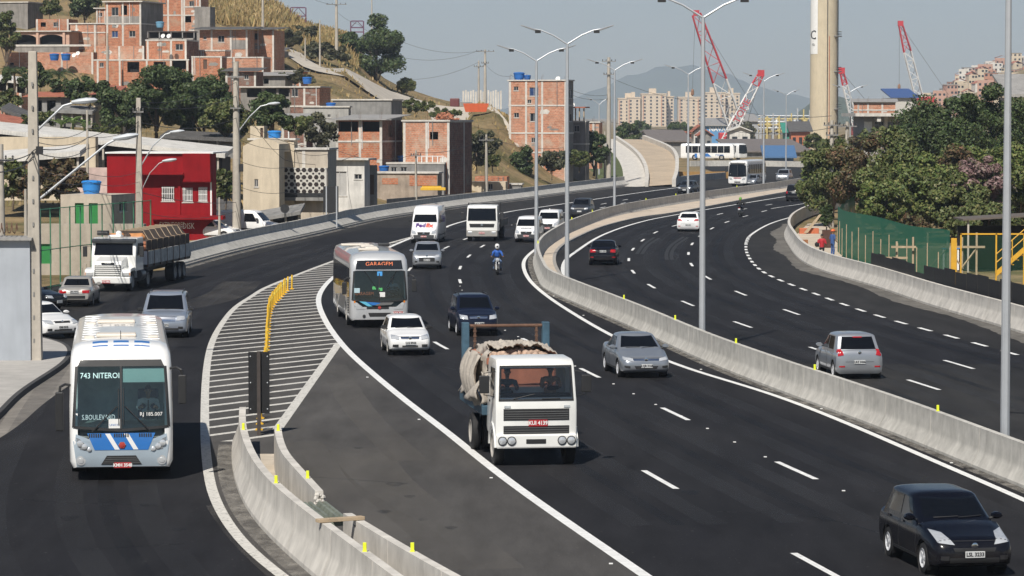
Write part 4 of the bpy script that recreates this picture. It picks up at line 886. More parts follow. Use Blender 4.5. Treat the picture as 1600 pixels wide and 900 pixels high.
# ------------------------------------------------------------------ buses
def bus(name, label, W_, L, H, pm, zb=.32, rake=.35, z_ws=(1.22, 2.82), visor=(2.82, 3.02), group=None, hollow=True, fa=2.6, ra=None, cat='bus', ws_w=.93, glass=None, side_open=False):
    root = thing(name, label, cat, group=group); h = W_/2; y0 = -L/2
    def ring(s_, b, t, w, sc=1.):
        w *= h; half = [(w*.94, b), (w, b+.16), (w, b+.55), (w, (b+t)/2), (w*.985, t-.55), (w*.965, t-.28), (w*.90, t-.11), (w*.76, t-.03), (w*.40, t+.02)]
        pts = [(x, z) for x, z in half] + [(0, t+.03)] + [(-x, z) for x, z in half[::-1]] + [(-w*.4, b), (0, b), (w*.4, b)]
        zc = (b+t)/2-.3; out = []
        for x, z in pts:
            x *= sc; z = zc + (z-zc)*sc; k = max(0, 1-s_/1.6) if s_ > 0 else 1
            out.append((x, y0+s_+k*rake*max(0, (z-1.0)/2.2)**1.6, z))
        return out
    st = [ring(-.0, zb+.06, H-.42, .86, .25), ring(-.0, zb+.06, H-.42, .86, .55), ring(.0, zb+.06, H-.42, .88, .85), ring(.015, zb+.05, H-.40, .90), ring(.07, zb+.02, H-.28, .955), ring(.18, zb, H-.14, .985), ring(.40, zb, H-.05, 1.), ring(.9, zb, H, 1.), ring(1.6, zb, H, 1.)] + \
         [ring(s_, zb, H, 1.) for s_ in np.linspace(2.6, L-.5, 7)] + [ring(L-.18, zb+.04, H-.05, .985), ring(L-.04, zb+.1, H-.18, .94), ring(L, zb+.2, H-.35, .86)]
    low = MB().loft(st); sk = Skin([low]); body = low.build('body', pm, root, smooth=True, ang=42)
    ra = ra or L-2.9; cm = MB(); r = .50
    for ay in (fa, ra):
        for sg in (-1, 1): cm.lathe([(r+.07, sg*(h-.42)), (r+.07, sg*(h+.2))], 20, (0, y0+ay, r), 'x')
    if hollow: cm.box(-h*.84, h*.84, y0-1, y0+2.6, z_ws[0]-.25, z_ws[1]+.02)
    cut(body, cm)
    if side_open: cut(body, MB().box(-3, 3, y0+1.05, y0+2.45, 1.72, 2.70))
    for ay in (fa, ra):
        for sg in (-1, 1):
            MB().lathe([(.03, sg*(h-.39)), (r+.06, sg*(h-.39)), (r+.062, sg*(h-.03))], 20, (0, y0+ay, r), 'x', cap=False).build('wheel_arch', BLACK, root)
            wheel(root, sg*(h-.17), y0+ay, r, .28, 'truck')
    g = glass or GLASS
    if hollow:
        x = h*.835; a, b = y0+.5, y0+2.59; c, d = z_ws[0]-.24, z_ws[1]+.012
        MB().add([(-x, a, c), (x, a, c), (x, b, c), (-x, b, c), (-x, a, d), (x, a, d), (x, b, d), (-x, b, d)], [(0, 1, 2, 3), (4, 7, 6, 5), (3, 2, 6, 7)] + ([] if side_open else [(1, 5, 6, 2), (0, 3, 7, 4)])).build('interior', M('bus_interior', (.36, .41, .42), .8, var=.25, scale=3), root)
        MB().prism([(y0+.16, c+.01), (y0+.30, z_ws[0]+.10), (y0+.75, z_ws[0]+.16), (y0+.85, c+.01)], -x*.98, x*.98, 'x').build('dashboard', M('dash_grey_green', (.16, .19, .19), .7, var=.2), root, bevel=.03)
    w = h*ws_w
    q = sk.decal('F', [(-w*.97, z_ws[0]+.08), (-.02, z_ws[0]), (-.02, z_ws[1]), (-w*.90, z_ws[1])], 'windshield', g, root, .004, (8, 8), .002)
    q = sk.decal('F', [(.02, z_ws[0]), (w*.97, z_ws[0]+.08), (w*.90, z_ws[1]), (.02, z_ws[1])], 'windshield', g, root, .004, (8, 8), .002)
    for nm, qd in (('windshield_frame', [(-w, z_ws[0]+.02), (-.0, z_ws[0]-.07), (0, z_ws[0]), (-w*.97, z_ws[0]+.08)]), ('windshield_frame', [(0, z_ws[0]-.07), (w, z_ws[0]+.02), (w*.97, z_ws[0]+.08), (0, z_ws[0])]),
                   ('windshield_frame', [(-w*1.02, z_ws[0]+.04), (-w*.96, z_ws[0]+.07), (-w*.89, z_ws[1]), (-w*.95, z_ws[1])]), ('windshield_frame', [(w*.96, z_ws[0]+.07), (w*1.02, z_ws[0]+.04), (w*.95, z_ws[1]), (w*.89, z_ws[1])]),
                   ('windshield_frame', rect(-.022, .022, z_ws[0]-.02, z_ws[1])), ('visor', [(-w*.90, visor[0]), (w*.90, visor[0]), (w*.84, visor[1]), (-w*.84, visor[1])])):
        sk.decal('F', qd, nm, DARK, root, .014, (18, 4), .02)
    sk.h = h; sk.y0 = y0; sk.L = L
    return root, sk
def bus_mirror(root, x, y, z, low=.62, m=DARK):
    sg = 1 if x > 0 else -1
    a = MB().tube([(x*.9, y+.25, z), (x+sg*.10, y-.02, z+.06), (x+sg*.22, y-.10, z), (x+sg*.24, y-.10, z-.15)], .035, 6).build('mirror_arm', m, root, smooth=True)
    MB().box(x+sg*.24-.10, x+sg*.24+.10, y-.16, y-.06, z-low-.1, z-.12).build('mirror', m, a, bevel=.03)
CG = clear_glass('bus_windscreen', (.72, .88, .87), .01, .96); TG = clear_glass('truck_windscreen', (.88, .92, .93), .0, .985)
BWHITE = paint('coach_white', (.82, .82, .81), 0, .35); CBLUE = paint('coach_blue', (.03, .17, .50), 0, .35); CPALE = paint('coach_pale_blue', (.42, .50, .57), .25, .35)
# blue and white coach in the foreground
b1r, b1 = bus('coach', 'white and pale blue coach with blue nose stripes, nearest on the left slip road', 2.56, 12.4, 3.42, BWHITE, rake=.42, z_ws=(1.30, 2.84), visor=(2.84, 3.0), glass=CG, side_open=True)
h = b1.h; b1.decal('F', [(-h*.86, .36), (h*.86, .36), (h*.93, 1.0), (-h*.93, 1.0)], 'bumper', CPALE, b1r, .016, (12, 5))
for sg in (1, -1):
    b1.decal('F', [(sg*.70, .98), (sg*.60, .98), (sg*1.12, 1.18), (sg*1.14, 1.02)], 'corner_panel', CPALE, b1r, .017, (4, 2))
    q = b1.decal('F', [(sg*.72, .74), (sg*1.02, .80), (sg*1.12, 1.10), (sg*1.02, 1.06)], 'headlight', M('lamp_well', (.30, .32, .34), .25, metal=.4, var=.2, scale=8), b1r, .024, (5, 3))
    for x, z, rr in ((.79, .80, .055), (.91, .87, .07), (1.02, .95, .08)):
        p, d = b1.hit('F', sg*x, z); MB().lathe([(rr, -.02), (rr, -.045), (rr*.7, -.055), (.01, -.06)], 12, p, 'y').build('lamp', LENS, q, smooth=True)
    p, d = b1.hit('F', sg*1.0, .52); MB().lathe([(.12, -.012), (.12, -.02), (.075, -.022), (.07, -.035), (.01, -.04)], 12, p, 'y').build('fog_lamp', LENS, b1r, smooth=True)
b1.decal('F', [(-.66, .78), (.66, .78), (.84, 1.20), (-.84, 1.20)], 'nose_panel', CBLUE, b1r, .026, (8, 3))
for x in (-.30, .16): b1.decal('F', [(x+.14, .79), (x+.26, .79), (x+.02, 1.19), (x-.10, 1.19)], 'nose_stripe', BWHITE, b1r, .030, (2, 3))
for x in (-.62, 0, .62):
    for k in range(7 if x == 0 else 6):
        xx = x + (k-3)*.055; b1.decal('F', rect(xx-.016, xx+.016, 1.10-abs(x)*.0, 1.19), 'air_slot', DARK, b1r, .034, (1, 1))
b1.decal('F', [(-.50, .42), (.50, .42), (.36, .64), (-.36, .64)], 'grille', DARK, b1r, .022, (8, 3))
for k in range(4): b1.decal('F', rect(-.46+k*.03, .46-k*.03, .45+k*.045, .462+k*.045), 'grille_bar', M('grille_bar_grey', (.12, .12, .12), .5), b1r, .030, (6, 1))
p, d = b1.hit('F', .02, .90); bd = MB().lathe([(.085, -.03), (.085, -.045), (.05, -.05), (.045, -.06), (.01, -.062)], 6, p, 'y').build('emblem', M('emblem_red', (.4, .05, .04), .3, var=.1), b1r)
MB().lathe([(.10, -.028), (.10, -.04), (.088, -.042)], 6, p, 'y').build('emblem_rim', CHROME, bd)
p, d = b1.hit('F', .02, .40); plate(b1r, 'F', .03, .40, p.y-.03, 'KMH 3548', PLATE_R, .42, .14, ink=WHITE)
LEDW = emit('led_white', (.75, .8, .8), .9)
p, d = b1.hit('F', -.5, 2.62); text_mesh('743 NITEROI', .20, LEDW, b1r, (-.52, p.y+.12, 2.60), (R(78), 0, 0), .003, 'destination_text', sx=.88)
p, d = b1.hit('F', -.6, 1.62); text_mesh('S.BOULEVARD', .18, LEDW, b1r, (-.56, p.y+.10, 1.58), (R(82), 0, 0), .003, 'route_text', sx=.72)
p, d = b1.hit('F', .72, 1.66); text_mesh('RJ 185.007', .13, WHITE, b1r, (.74, p.y-.02, 1.66), (R(82), 0, 0), .002, 'fleet_number')
p, d = b1.hit('F', -.17, 1.42); pc = MB().box(-.31, -.03, p.y-.022, p.y-.014, 1.32, 1.55).build('paper_notice', WHITE, b1r); text_mesh('UNICO', .075, CBLUE, pc, (-.17, p.y-.026, 1.40), depth=.001)
b1.decal('F', rect(.05, 1.08, 2.44, 2.80), 'sun_visor', M('visor_tint', (.30, .42, .42), .3, var=.05), b1r, -.06, (6, 2), .07)
for sg, a in ((-1, -.72), (1, .72)):
    pts = [b1.hit('F', sg*.10 + (a-sg*.10)*t, 1.86 - .62*t)[0] + Vector((0, -.05, 0)) for t in (0, .3, .6, 1)]; w = MB().tube(pts, .018, 5).build('wiper', DARK, b1r)
    pts = [b1.hit('F', sg*.06, z)[0] + Vector((0, -.035, 0)) for z in (1.4, 1.7, 2.0, 2.3)]; MB().tube(pts, .014, 5).build('wiper_blade', DARK, w)
bus_mirror(b1r, -h*1.0, b1.y0+.25, 2.35, 1.0); bus_mirror(b1r, h*1.0, b1.y0+.25, 2.75, .75)
MB().lathe([(.19, 0), (.19, .02), (.16, .02), (.16, 0)], 18, axis='z').build('steering_wheel', DARK, b1r, loc=(.68, b1.y0+.86, 1.56)).rotation_euler = (R(-35), 0, 0)
for x in (-.70, -.18, .34): b1.decal('T', rect(x, x+.38, b1.y0+.62, b1.y0+1.02) if x > -1 else None, 'roof_mark', CBLUE, b1r, .006, (4, 2))
for k in range(11): yk = b1.y0+1.7+k*.92; MB().prism([(yk, 0), (yk+.03, .028), (yk+.07, .028), (yk+.10, 0)], -.98, .98, 'x').build('roof_rib', BWHITE, b1r, loc=(0, 0, b1.hit('T', .7, yk)[0].z-.008))
HATCH = M('roof_hatch_cream', (.66, .60, .52), .5, var=.08)
for yk in (2.2, 7.6):
    MB().box(-.62, .40, b1.y0+yk, b1.y0+yk+.62, 3.44, 3.53).build('roof_hatch', HATCH, b1r, bevel=.04)
    for x in (-.92, .70): MB().box(x, x+.26, b1.y0+yk-.02, b1.y0+yk+.26, 3.40, 3.47).build('roof_vent', HATCH, b1r, bevel=.03)
MB().tube([(0, b1.y0+1.3, 3.42), (0, b1.y0+1.4, 3.66)], .012, 5).build('antenna', DARK, b1r)
for sd in 'LR':
    b1.decal(sd, rect(b1.y0+1.0, b1.y0+2.5, 1.68, 2.74), 'driver_window', CG, b1r, .006, (3, 3), .003)
    for k in range(6): b1.decal(sd, rect(b1.y0+2.7+k*1.5, b1.y0+4.1+k*1.5, 1.75, 2.75), 'side_window', GLASS, b1r, .006, (3, 3))
    b1.decal(sd, rect(b1.y0+1.5, b1.y0+10, .9, 1.4), 'side_stripe', CBLUE, b1r, .006, (8, 2))
text_mesh('RJ 185.007', .34, M('roof_text_grey', (.25, .25, .25), .7), b1r, (0, b1.y0+6.6, 3.465), (0, 0, 0), .002, 'roof_number')
heading(b1r, 190, 752, *rotv(7), 'front', 12.4)
_p = b1r.matrix_basis
def on(root, x, y, z):
    a = root.rotation_euler.z; l = root.location; return (l.x + x*math.cos(a) - y*math.sin(a), l.y + x*math.sin(a) + y*math.cos(a), l.z + z)
seated('bus driver in white shirt and dark tie behind the wheel of the coach', on(b1r, .68, b1.y0+1.35, 1.42), b1r.rotation_euler.z, M('white_shirt', (.70, .74, .76), .8, var=.05), tie=True)
MB().box(-.26, .26, .14, .28, -.2, .75).build('driver_seat', M('seat_navy', (.02, .04, .09), .8), b1r, loc=(.68, b1.y0+1.35, 1.42), bevel=.05)
# silver city bus
BSIL = paint('bus_silver', (.56, .57, .58), .3, .35)
b2r, b2 = bus('city_bus', 'silver city bus with orange GARAGEM display rounding the hatched gore', 2.52, 11.2, 3.22, BSIL, rake=.16, z_ws=(1.16, 2.44), visor=(2.44, 2.47), glass=CG)
h = b2.h
b2.decal('F', [(-h*.80, 2.52), (h*.80, 2.52), (h*.76, 2.90), (-h*.76, 2.90)], 'destination_panel', M('display_black', (.02, .022, .025), .12, var=0), b2r, .022, (20, 6))
LEDO = emit('led_orange', (.75, .20, .08), .35)
p, d = b2.hit('F', 0, 2.74); text_mesh('GARAGEM', .24, LEDO, b2r, (.0, p.y-.022, 2.74), (R(84), 0, 0), .002, 'destination_text', sx=1.05)
p, d = b2.hit('F', -.62, 1.5); q = MB().box(-1.04, -.26, p.y+.03, p.y+.05, 1.36, 1.60).build('route_display', M('display_black', (.02, .022, .025), .12, var=0), b2r); text_mesh('GARAGEM', .19, LEDO, q, (-.65, p.y+.026, 1.48), (R(88), 0, 0), .002, 'route_text', sx=.92)
for sg in (1, -1):
    q = b2.decal('F', [(sg*.60, .82), (sg*1.0, .80), (sg*1.10, 1.14), (sg*.96, 1.10)], 'headlight', LENS, b2r, .016, (5, 3))
    b2.decal('F', [(sg*1.02, 1.10), (sg*1.10, 1.08), (sg*1.10, 1.18), (sg*1.04, 1.18)], 'indicator', AMBER, b2r, .02, (2, 2))
    p, d = b2.hit('F', sg*.66, .52); MB().lathe([(.07, -.012), (.07, -.02), (.01, -.03)], 10, p, 'y').build('fog_lamp', DARK, b2r)
b2.decal('F', rect(-.55, .40, .82, .92), 'grille', DARK, b2r, .012, (8, 1)); b2.decal('F', [(-.42, .50), (.42, .50), (.48, .66), (-.48, .66)], 'air_intake', DARK, b2r, .012, (8, 2))
b2.decal('F', [(-.50, .94), (-.30, .94), (-.62, 1.16), (-.88, 1.16)], 'stripe', M('stripe_cyan', (.12, .45, .62), .4), b2r, .013, (3, 3)); b2.decal('F', [(-.30, .98), (-.08, 1.0), (.1, 1.13), (-.62, 1.14)], 'stripe', CBLUE, b2r, .012, (4, 2)); b2.decal('F', [(-.20, .96), (.50, 1.0), (.62, 1.10), (.05, 1.10)], 'stripe', M('stripe_grey', (.14, .14, .14), .5), b2r, .012, (4, 2))
p, d = b2.hit('F', 0, .88); MB().lathe([(.07, -.02), (.07, -.035), (.01, -.04)], 10, p, 'y').build('emblem', M('emblem_red', (.4, .05, .04), .3, var=.1), b2r)
p, d = b2.hit('F', .62, .66); plate(b2r, 'F', .80, .64, p.y-.02, 'KQX 7214', PLATE_R, .42, .14, ink=WHITE)
for x, z, m_, s_ in ((.02, 2.33, M('sticker_blue', (.08, .35, .75), .5), .22), (.12, 1.44, WHITE, .24), (-.22, 1.72, M('sticker_green', (.1, .45, .15), .5), .16), (.05, 1.66, M('sticker_green', (.1, .45, .15), .5), .16), (-.96, 1.62, M('sticker_pale', (.45, .6, .65), .5), .24)):
    p, d = b2.hit('F', x, z); MB().box(x-s_/2, x+s_/2, p.y-.012, p.y-.006, z-s_*.42, z+s_*.42).build('sticker', m_, b2r)
for a, b in ((-.65, -.12), (.75, .30)):
    pts = [b2.hit('F', a+(b-a)*t, 2.46-.75*t)[0] + Vector((0, -.04, 0)) for t in (0, .3, .6, 1)]; MB().tube(pts, .016, 5).build('wiper', DARK, b2r)
for k, (x, w, y, l) in enumerate(((-.3, .9, 2.0, .5), (-.05, .55, 3.6, .9), (-.1, .6, 5.2, .9), (-.5, 1.3, 7.0, .5))): MB().box(x-w/2, x+w/2, b2.y0+y, b2.y0+y+l, 3.235, 3.34).build('roof_hatch', HATCH, b2r, bevel=.05)
MB().box(.55, 1.05, b2.y0+7.2, b2.y0+7.6, 3.2, 3.36).build('roof_vent', DARK, b2r, bevel=.05)
for sd in 'LR':
    for k in range(7): b2.decal(sd, rect(b2.y0+1.7+k*1.3, b2.y0+2.9+k*1.3, 1.45, 2.55), 'side_window', GLASS, b2r, .008, (3, 4))
    b2.decal(sd, rect(b2.y0+.62, b2.y0+1.55, .5, 2.55), 'door' if sd == 'R' else 'driver_window', GLASS if sd == 'R' else DARK, b2r, .008, (3, 6))
    b2.decal(sd, [(b2.y0+4, .45), (b2.y0+8, .45), (b2.y0+6, 1.2), (b2.y0+3, 1.2)], 'side_graphic', M('stripe_grey', (.14, .14, .14), .5), b2r, .006, (5, 3))
bus_mirror(b2r, -h, b2.y0+.2, 2.1, .55); bus_mirror(b2r, h, b2.y0+.2, 2.2, .55)
MB().lathe([(.19, 0), (.19, .02), (.16, .02), (.16, 0)], 18, axis='z').build('steering_wheel', DARK, b2r, loc=(.66, b2.y0+.7, 1.5)).rotation_euler = (R(-35), 0, 0)
heading(b2r, 593, 513, *rotv(7), 'front', 11.2)
seated('driver in pale shirt seated behind the windscreen of the silver city bus', on(b2r, .66, b2.y0+1.2, 1.32), b2r.rotation_euler.z, M('pale_shirt', (.42, .50, .55), .8, var=.05))
# far buses
b3r, b3 = bus('city_bus', 'far white bus glinting in the sun as it comes round the bend', 2.5, 11.5, 3.3, BWHITE, rake=.25, hollow=False)
for sg in (1, -1): b3.decal('F', [(sg*.6, .8), (sg*1.0, .8), (sg*1.08, 1.1), (sg*.8, 1.1)], 'headlight', LENS, b3r, .016, (3, 2))
b3.decal('F', rect(-.5, .5, .98, 1.10), 'front_stripe', PLATE_R, b3r, .012, (4, 1)); b3.decal('F', rect(-.4, .4, .45, .6), 'air_intake', DARK, b3r, .012, (4, 1))
for sd in 'LR':
    for k in range(8): b3.decal(sd, rect(b3.y0+1.2+k*1.25, b3.y0+2.25+k*1.25, 1.6, 2.75), 'side_window', GLASS, b3r, .008, (2, 3))
bus_mirror(b3r, -b3.h, b3.y0+.2, 2.5); bus_mirror(b3r, b3.h, b3.y0+.2, 2.5)
heading(b3r, 1152, 291, *rotv(-17), 'front', 11.5)
for i, (px, lab) in enumerate(((1113, 'side-on white bus with a blue side stripe behind the far concrete wall'), (1149, 'second white bus nosing out at the right end of the side-on bus'))):
    br, bb = bus('city_bus', lab, 2.5, 11 if i == 0 else 10, 3.3, BWHITE, rake=.2, hollow=False)
    for sd in 'LR':
        for k in range(7): bb.decal(sd, rect(bb.y0+.9+k*1.3, bb.y0+2.12+k*1.3, 1.42, 2.82), 'side_window', GLASS, br, .012, (2, 3))
        bb.decal(sd, [(bb.y0+4.5, .45), (bb.y0+6.6, .45), (bb.y0+7.2, 1.3), (bb.y0+5.4, 1.3)], 'side_stripe', CBLUE, br, .008, (3, 2)); bb.decal(sd, rect(bb.y0+7.6, bb.y0+8.1, .45, 1.3), 'side_stripe', CBLUE, br, .008, (2, 2))
    text_mesh('MAUA', .62, CBLUE, br, (-bb.h-.02, bb.y0+3.0, .95), (R(90), 0, R(-90)), .004)
    text_mesh('MAUA', .62, CBLUE, br, (bb.h+.02, bb.y0+2.4, .95), (R(90), 0, R(90)), .004)
    q = D(px-(7 if i == 0 else 14), 244, 655+8*i); br.location = (q.x, q.y, .006); br.rotation_euler.z = R(82) if i == 0 else R(40)

# ------------------------------------------------------------------ vans
def van(label, pm, L, W_, H, group, txt=None, txt_m=None, txt2=None, low=M('van_bumper', (.05, .052, .055), .6), plate_m=PLATE_R, r=.33, tall=False, name='van', hood=1.05, nose_z=.95, swb=.75, swt=1.55):
    root = thing(name, label, 'van', group=group); h = W_/2; y0 = -L/2
    def ring(s_, b, t, w, tw):
        half = [(w*h*.93, b), (w*h, b+.14), (w*h, b+.45*(t-b)), (w*h*(1+tw)/2, b+.72*(t-b)), (w*h*tw, t-.12), (w*h*tw*.93, t-.035), (w*h*tw*.6, t)]
        return [(x, y0+s_, z) for x, z in half] + [(0, y0+s_, t+.015)] + [(-x, y0+s_, z) for x, z in half[::-1]] + [(0, y0+s_, b)]
    st = [ring(0, .34, nose_z-.16, .80, .9), ring(.06, .28, nose_z-.02, .91, .92), ring(.20, .24, nose_z+.04, .97, .93), ring(swb, .22, hood+.04, 1., .93), ring(swb+.4*(swt-swb), .22, hood+(H-hood)*.45, 1., .92), ring(swb+.8*(swt-swb), .22, H-.16, 1., .87), ring(swt+.05, .22, H-.05, 1., .86), ring(swt+.4, .22, H, 1., .87), ring(L*.6, .22, H, 1., .88), ring(L-.25, .24, H-.01, 1., .88), ring(L-.06, .28, H-.06, .97, .87), ring(L, .36, H-.16, .92, .86)]
    lo = MB().loft(st); sk = Skin([lo]); body = lo.build('body', pm, root, smooth=True, ang=42); fa, ra = swb*.5+.5, L-1.05; cm = MB()
    for ay in (fa, ra):
        for sg in (-1, 1): cm.lathe([(r+.05, sg*(h-.32)), (r+.05, sg*(h+.2))], 18, (0, y0+ay, r), 'x')
    cut(body, cm)
    for ay in (fa, ra):
        for sg in (-1, 1):
            MB().lathe([(.03, sg*(h-.29)), (r+.044, sg*(h-.29)), (r+.045, sg*(h-.03))], 18, (0, y0+ay, r), 'x', cap=False).build('wheel_arch', BLACK, root); wheel(root, sg*(h-.13), y0+ay, r, .2, 'steel')
    zt_ = H-.20 if not tall else H-.62
    sk.decal('F', [(-h*.86, hood+.10), (h*.86, hood+.10), (h*.76, zt_), (-h*.76, zt_)], 'windshield', GLASS, root, .008, (8, 6))
    sk.decal('F', [(-h*.84, .34), (h*.84, .34), (h*.88, .58), (-h*.88, .58)], 'bumper', low, root, .016, (8, 3)); sk.decal('F', [(-h*.42, .60), (h*.42, .60), (h*.46, .78), (-h*.46, .78)], 'grille', DARK, root, .018, (6, 2))
    for sg in (1, -1): sk.decal('F', [(sg*h*.56, .66), (sg*h*.86, .70), (sg*h*.86, .92), (sg*h*.60, .86)], 'headlight', LENS, root, .018, (4, 3))
    p, d = sk.hit('F', 0, .70); MB().lathe([(.07, -.02), (.07, -.035), (.01, -.04)], 10, p, 'y').build('badge', CHROME, root)
    p, d = sk.hit('F', 0, .47); plate(root, 'F', 0, .47, p.y-.02, 'LQU 4312', plate_m, ink=WHITE)
    for sd in 'LR': sk.decal(sd, [(y0+swb+.55, hood+.02), (y0+swt+.75, hood+.02), (y0+swt+.75, zt_-.06), (y0+swt+.1, zt_-.06)], 'side_window', GLASS, root, .008, (4, 4)); sk.decal(sd, rect(y0+fa+r+.1, y0+ra-r-.1, .5, .58), 'side_moulding', low, root, .012, (4, 1))
    for x in (-h, h): mirror(root, x, y0+swb+.5, hood+.22, DARK, 1.3)
    sk.y0 = y0; sk.h = h
    return root, sk
VWHITE = paint('van_white', (.82, .82, .82), 0, .35); FPUR = M('letter_purple', (.10, .03, .22), .5, var=0); FORA = M('letter_orange', (.75, .10, .06), .5, var=0)
v1, k1 = van('tall white courier van with purple and orange lettering beside the flatbed truck', VWHITE, 5.9, 1.99, 2.62, None, tall=True, hood=1.36, nose_z=.98, swb=.85, swt=1.75, name='courier_van')
for s_, x, m_ in (('Fed', -.27, FPUR), ('Ex', .36, FORA)):
    t_ = text_mesh(s_, .62, m_, v1, (x, k1.y0+.50, 1.235), (R(33), 0, 0), .02, 'company_name', sx=.8, bold=.018)
q = text_mesh('FedEx', .62, FPUR, v1, (k1.h+.03, k1.y0+3.8, 1.6), (R(90), 0, R(90)), .004, 'company_name', bold=.015)
heading(v1, 662, 380, *rotv(-5), 'front', 5.9)
v2, k2 = van('nearer of the two small white vans, beside the lamp post in the bend', VWHITE, 4.2, 1.74, 1.82, 'small white vans', hood=1.05, nose_z=.95); p, d = k2.hit('F', 0, .98); text_mesh('PREVENTOR', .13, INK, v2, (0, p.y-.06, 1.0), (R(60), 0, 0), .004); heading(v2, 822, 379, *rotv(-6), 'front', 4.2)
v3, k3 = van('farther of the two small white vans, partly hidden by the first', VWHITE, 4.2, 1.74, 1.82, 'small white vans', hood=1.05, nose_z=.95); MB().lathe([(.06, 0), (.05, .08), (.01, .1)], 8).build('beacon', WHITE, v3, loc=(0, -.4, 1.82)); heading(v3, 855, 366, *rotv(-7), 'front', 4.2)
v4, k4 = van('white van parked behind the barrier, right of the red building', VWHITE, 4.6, 1.8, 1.95, None, low=DARK); v4.location = (*XZ(388, 372, 243)[:1], 243, -.02); v4.rotation_euler.z = R(75)
cpk, spk = car('white car parked behind the barrier at the foot of the red building', 'car', 'car', P_WHITE, 4.0, 1.68, 1.45, .76, .95, .94, .95, .95, 1.75, 3.4, 3.85, .80, 3.3, .29, side_wins=((1.5, 2.3, 1.9, 2.34), (2.4, 3.1, 2.44, 2.95)), hwr=.77)
nose(cpk, spk, [(.44, .62), (.72, .66), (.70, .78), (.46, .76)], rect(-.34, .34, .64, .72), None, (0, .46), '')
cpk.location = (XZ(334, 375, 236)[0], 236, -.02); cpk.rotation_euler.z = R(70)

# ------------------------------------------------------------------ trucks
TWHITE = paint('truck_white', (.80, .80, .77), 0, .45)
def cabover(root, W_, H, zb, pm, ws, depth=1.8, sl=.16, hollow=True):
    h = W_/2; prof = [(0, zb), (-.02, zb+.6), (0, ws[0]-.06), (sl, ws[1]+.04), (sl+.10, H-.06), (sl+.28, H), (depth-.12, H+.01), (depth, H-.14), (depth, zb+.1), (depth-.2, zb)]
    mb = MB(); xs = [(-h*.93, .97), (-h*.985, .99), (-h, 1.), (h, 1.), (h*.985, .99), (h*.93, .97)]
    rings = []
    for x, q in ((-h*.90, .985), (-h*.975, .995), (-h, 1.0)): pass
    def rg(x, ins): return [(x*(1 if z < ws[0] else 1-.05*(z-ws[0])/(H-ws[0])), y + (ins if i in (0, 1, 2, 3, 4, 5) else -ins*.4), z - (ins*.8 if z > H-.2 else 0)) for i, (y, z) in enumerate(prof)]
    mb.loft([rg(-h, .09), rg(-h*.985, .04), rg(-h*.94, .012), rg(-h*.5, 0), rg(0, -.012), rg(h*.5, 0), rg(h*.94, .012), rg(h*.985, .04), rg(h, .09)])
    sk = Skin([mb]); o = mb.build('cab', pm, root, smooth=True, ang=30)
    w = h*.90; zw0, zw1 = ws
    if hollow:
        c = MB().box(-w*.97, w*.97, -1, depth-.35, zw0+.05, zw1-.03); cut(o, c); cut(o, MB().box(-3, 3, .42, depth-.6, zw0+.08, zw1-.08)); cut(o, MB().box(-.72, .72, depth-.6, depth+1, zw0+.22, zw1-.1))
        a, b, x, lo, hi = .22, depth-.36, w*.965, zw0+.06, zw1-.04
        MB().add([(-x, a, lo), (x, a, lo), (x, b, lo), (-x, b, lo), (-x, a, hi), (x, a, hi), (x, b, hi), (-x, b, hi)], [(0, 1, 2, 3), (4, 7, 6, 5)]).build('interior', M('cab_interior', (.30, .25, .22), .8, var=.2), root)
    sk.decal('F', [(-w, zw0), (w, zw0), (w*.96, zw1), (-w*.96, zw1)], 'windshield', TG if hollow else GLASS, root, .006, (10, 6), .004)
    for qd in ([(-w*1.02, zw0-.04), (w*1.02, zw0-.04), (w*1.02, zw0+.01), (-w*1.02, zw0+.01)], [(-w*.98, zw1-.01), (w*.98, zw1-.01), (w*.98, zw1+.035), (-w*.98, zw1+.035)], [(-w*1.02, zw0-.03), (-w*.985, zw0-.03), (-w*.945, zw1+.02), (-w*.98, zw1+.02)], [(w*.985, zw0-.03), (w*1.02, zw0-.03), (w*.98, zw1+.02), (w*.945, zw1+.02)]):
        sk.decal('F', qd, 'windshield_seal', DARK, root, .012, (8, 1))
    for sd in 'LR': sk.decal(sd, [(.30, zw0+.02), (depth-.55, zw0+.02), (depth-.55, zw1-.05), (.38, zw1-.05)], 'side_window', TG if hollow else GLASS, root, .008, (4, 4)); sk.decal(sd, rect(depth-.62, depth-.46, zw0-.14, zw0-.09), 'door_handle', DARK, root, .02, (1, 1))
    sk.h = h; return sk
tr = thing('skip_truck', 'white cab-over truck hauling a terracotta skip under a ragged net', 'truck')
tk = cabover(tr, 2.14, 2.78, .80, TWHITE, (1.74, 2.58), 1.75)
tk.decal('F', rect(-.86, .86, 1.20, 1.50), 'grille', DARK, tr, .012, (8, 2)); tk.decal('F', rect(-.86, .86, .84, 1.06), 'grille', DARK, tr, .012, (8, 2))
for z in (1.24, 1.30, 1.36, 1.42): tk.decal('F', rect(-.84, .84, z, z+.016), 'grille_bar', M('grille_bar_grey', (.12, .12, .12), .5), tr, .024, (6, 1))
for z in (.88, .94, 1.0): tk.decal('F', rect(-.84, .84, z, z+.016), 'grille_bar', M('grille_bar_grey', (.12, .12, .12), .5), tr, .024, (6, 1))
for x in (-.84, .72): tk.decal('F', rect(x, x+.16, 1.53, 1.59), 'side_light', LENS, tr, .02, (2, 1))
bp = MB().prism([(-.10, .48), (-.10, .84), (.12, .86), (.2, .6), (.1, .46)], -1.05, 1.05, 'x').build('bumper', TWHITE, tr, bevel=.04)
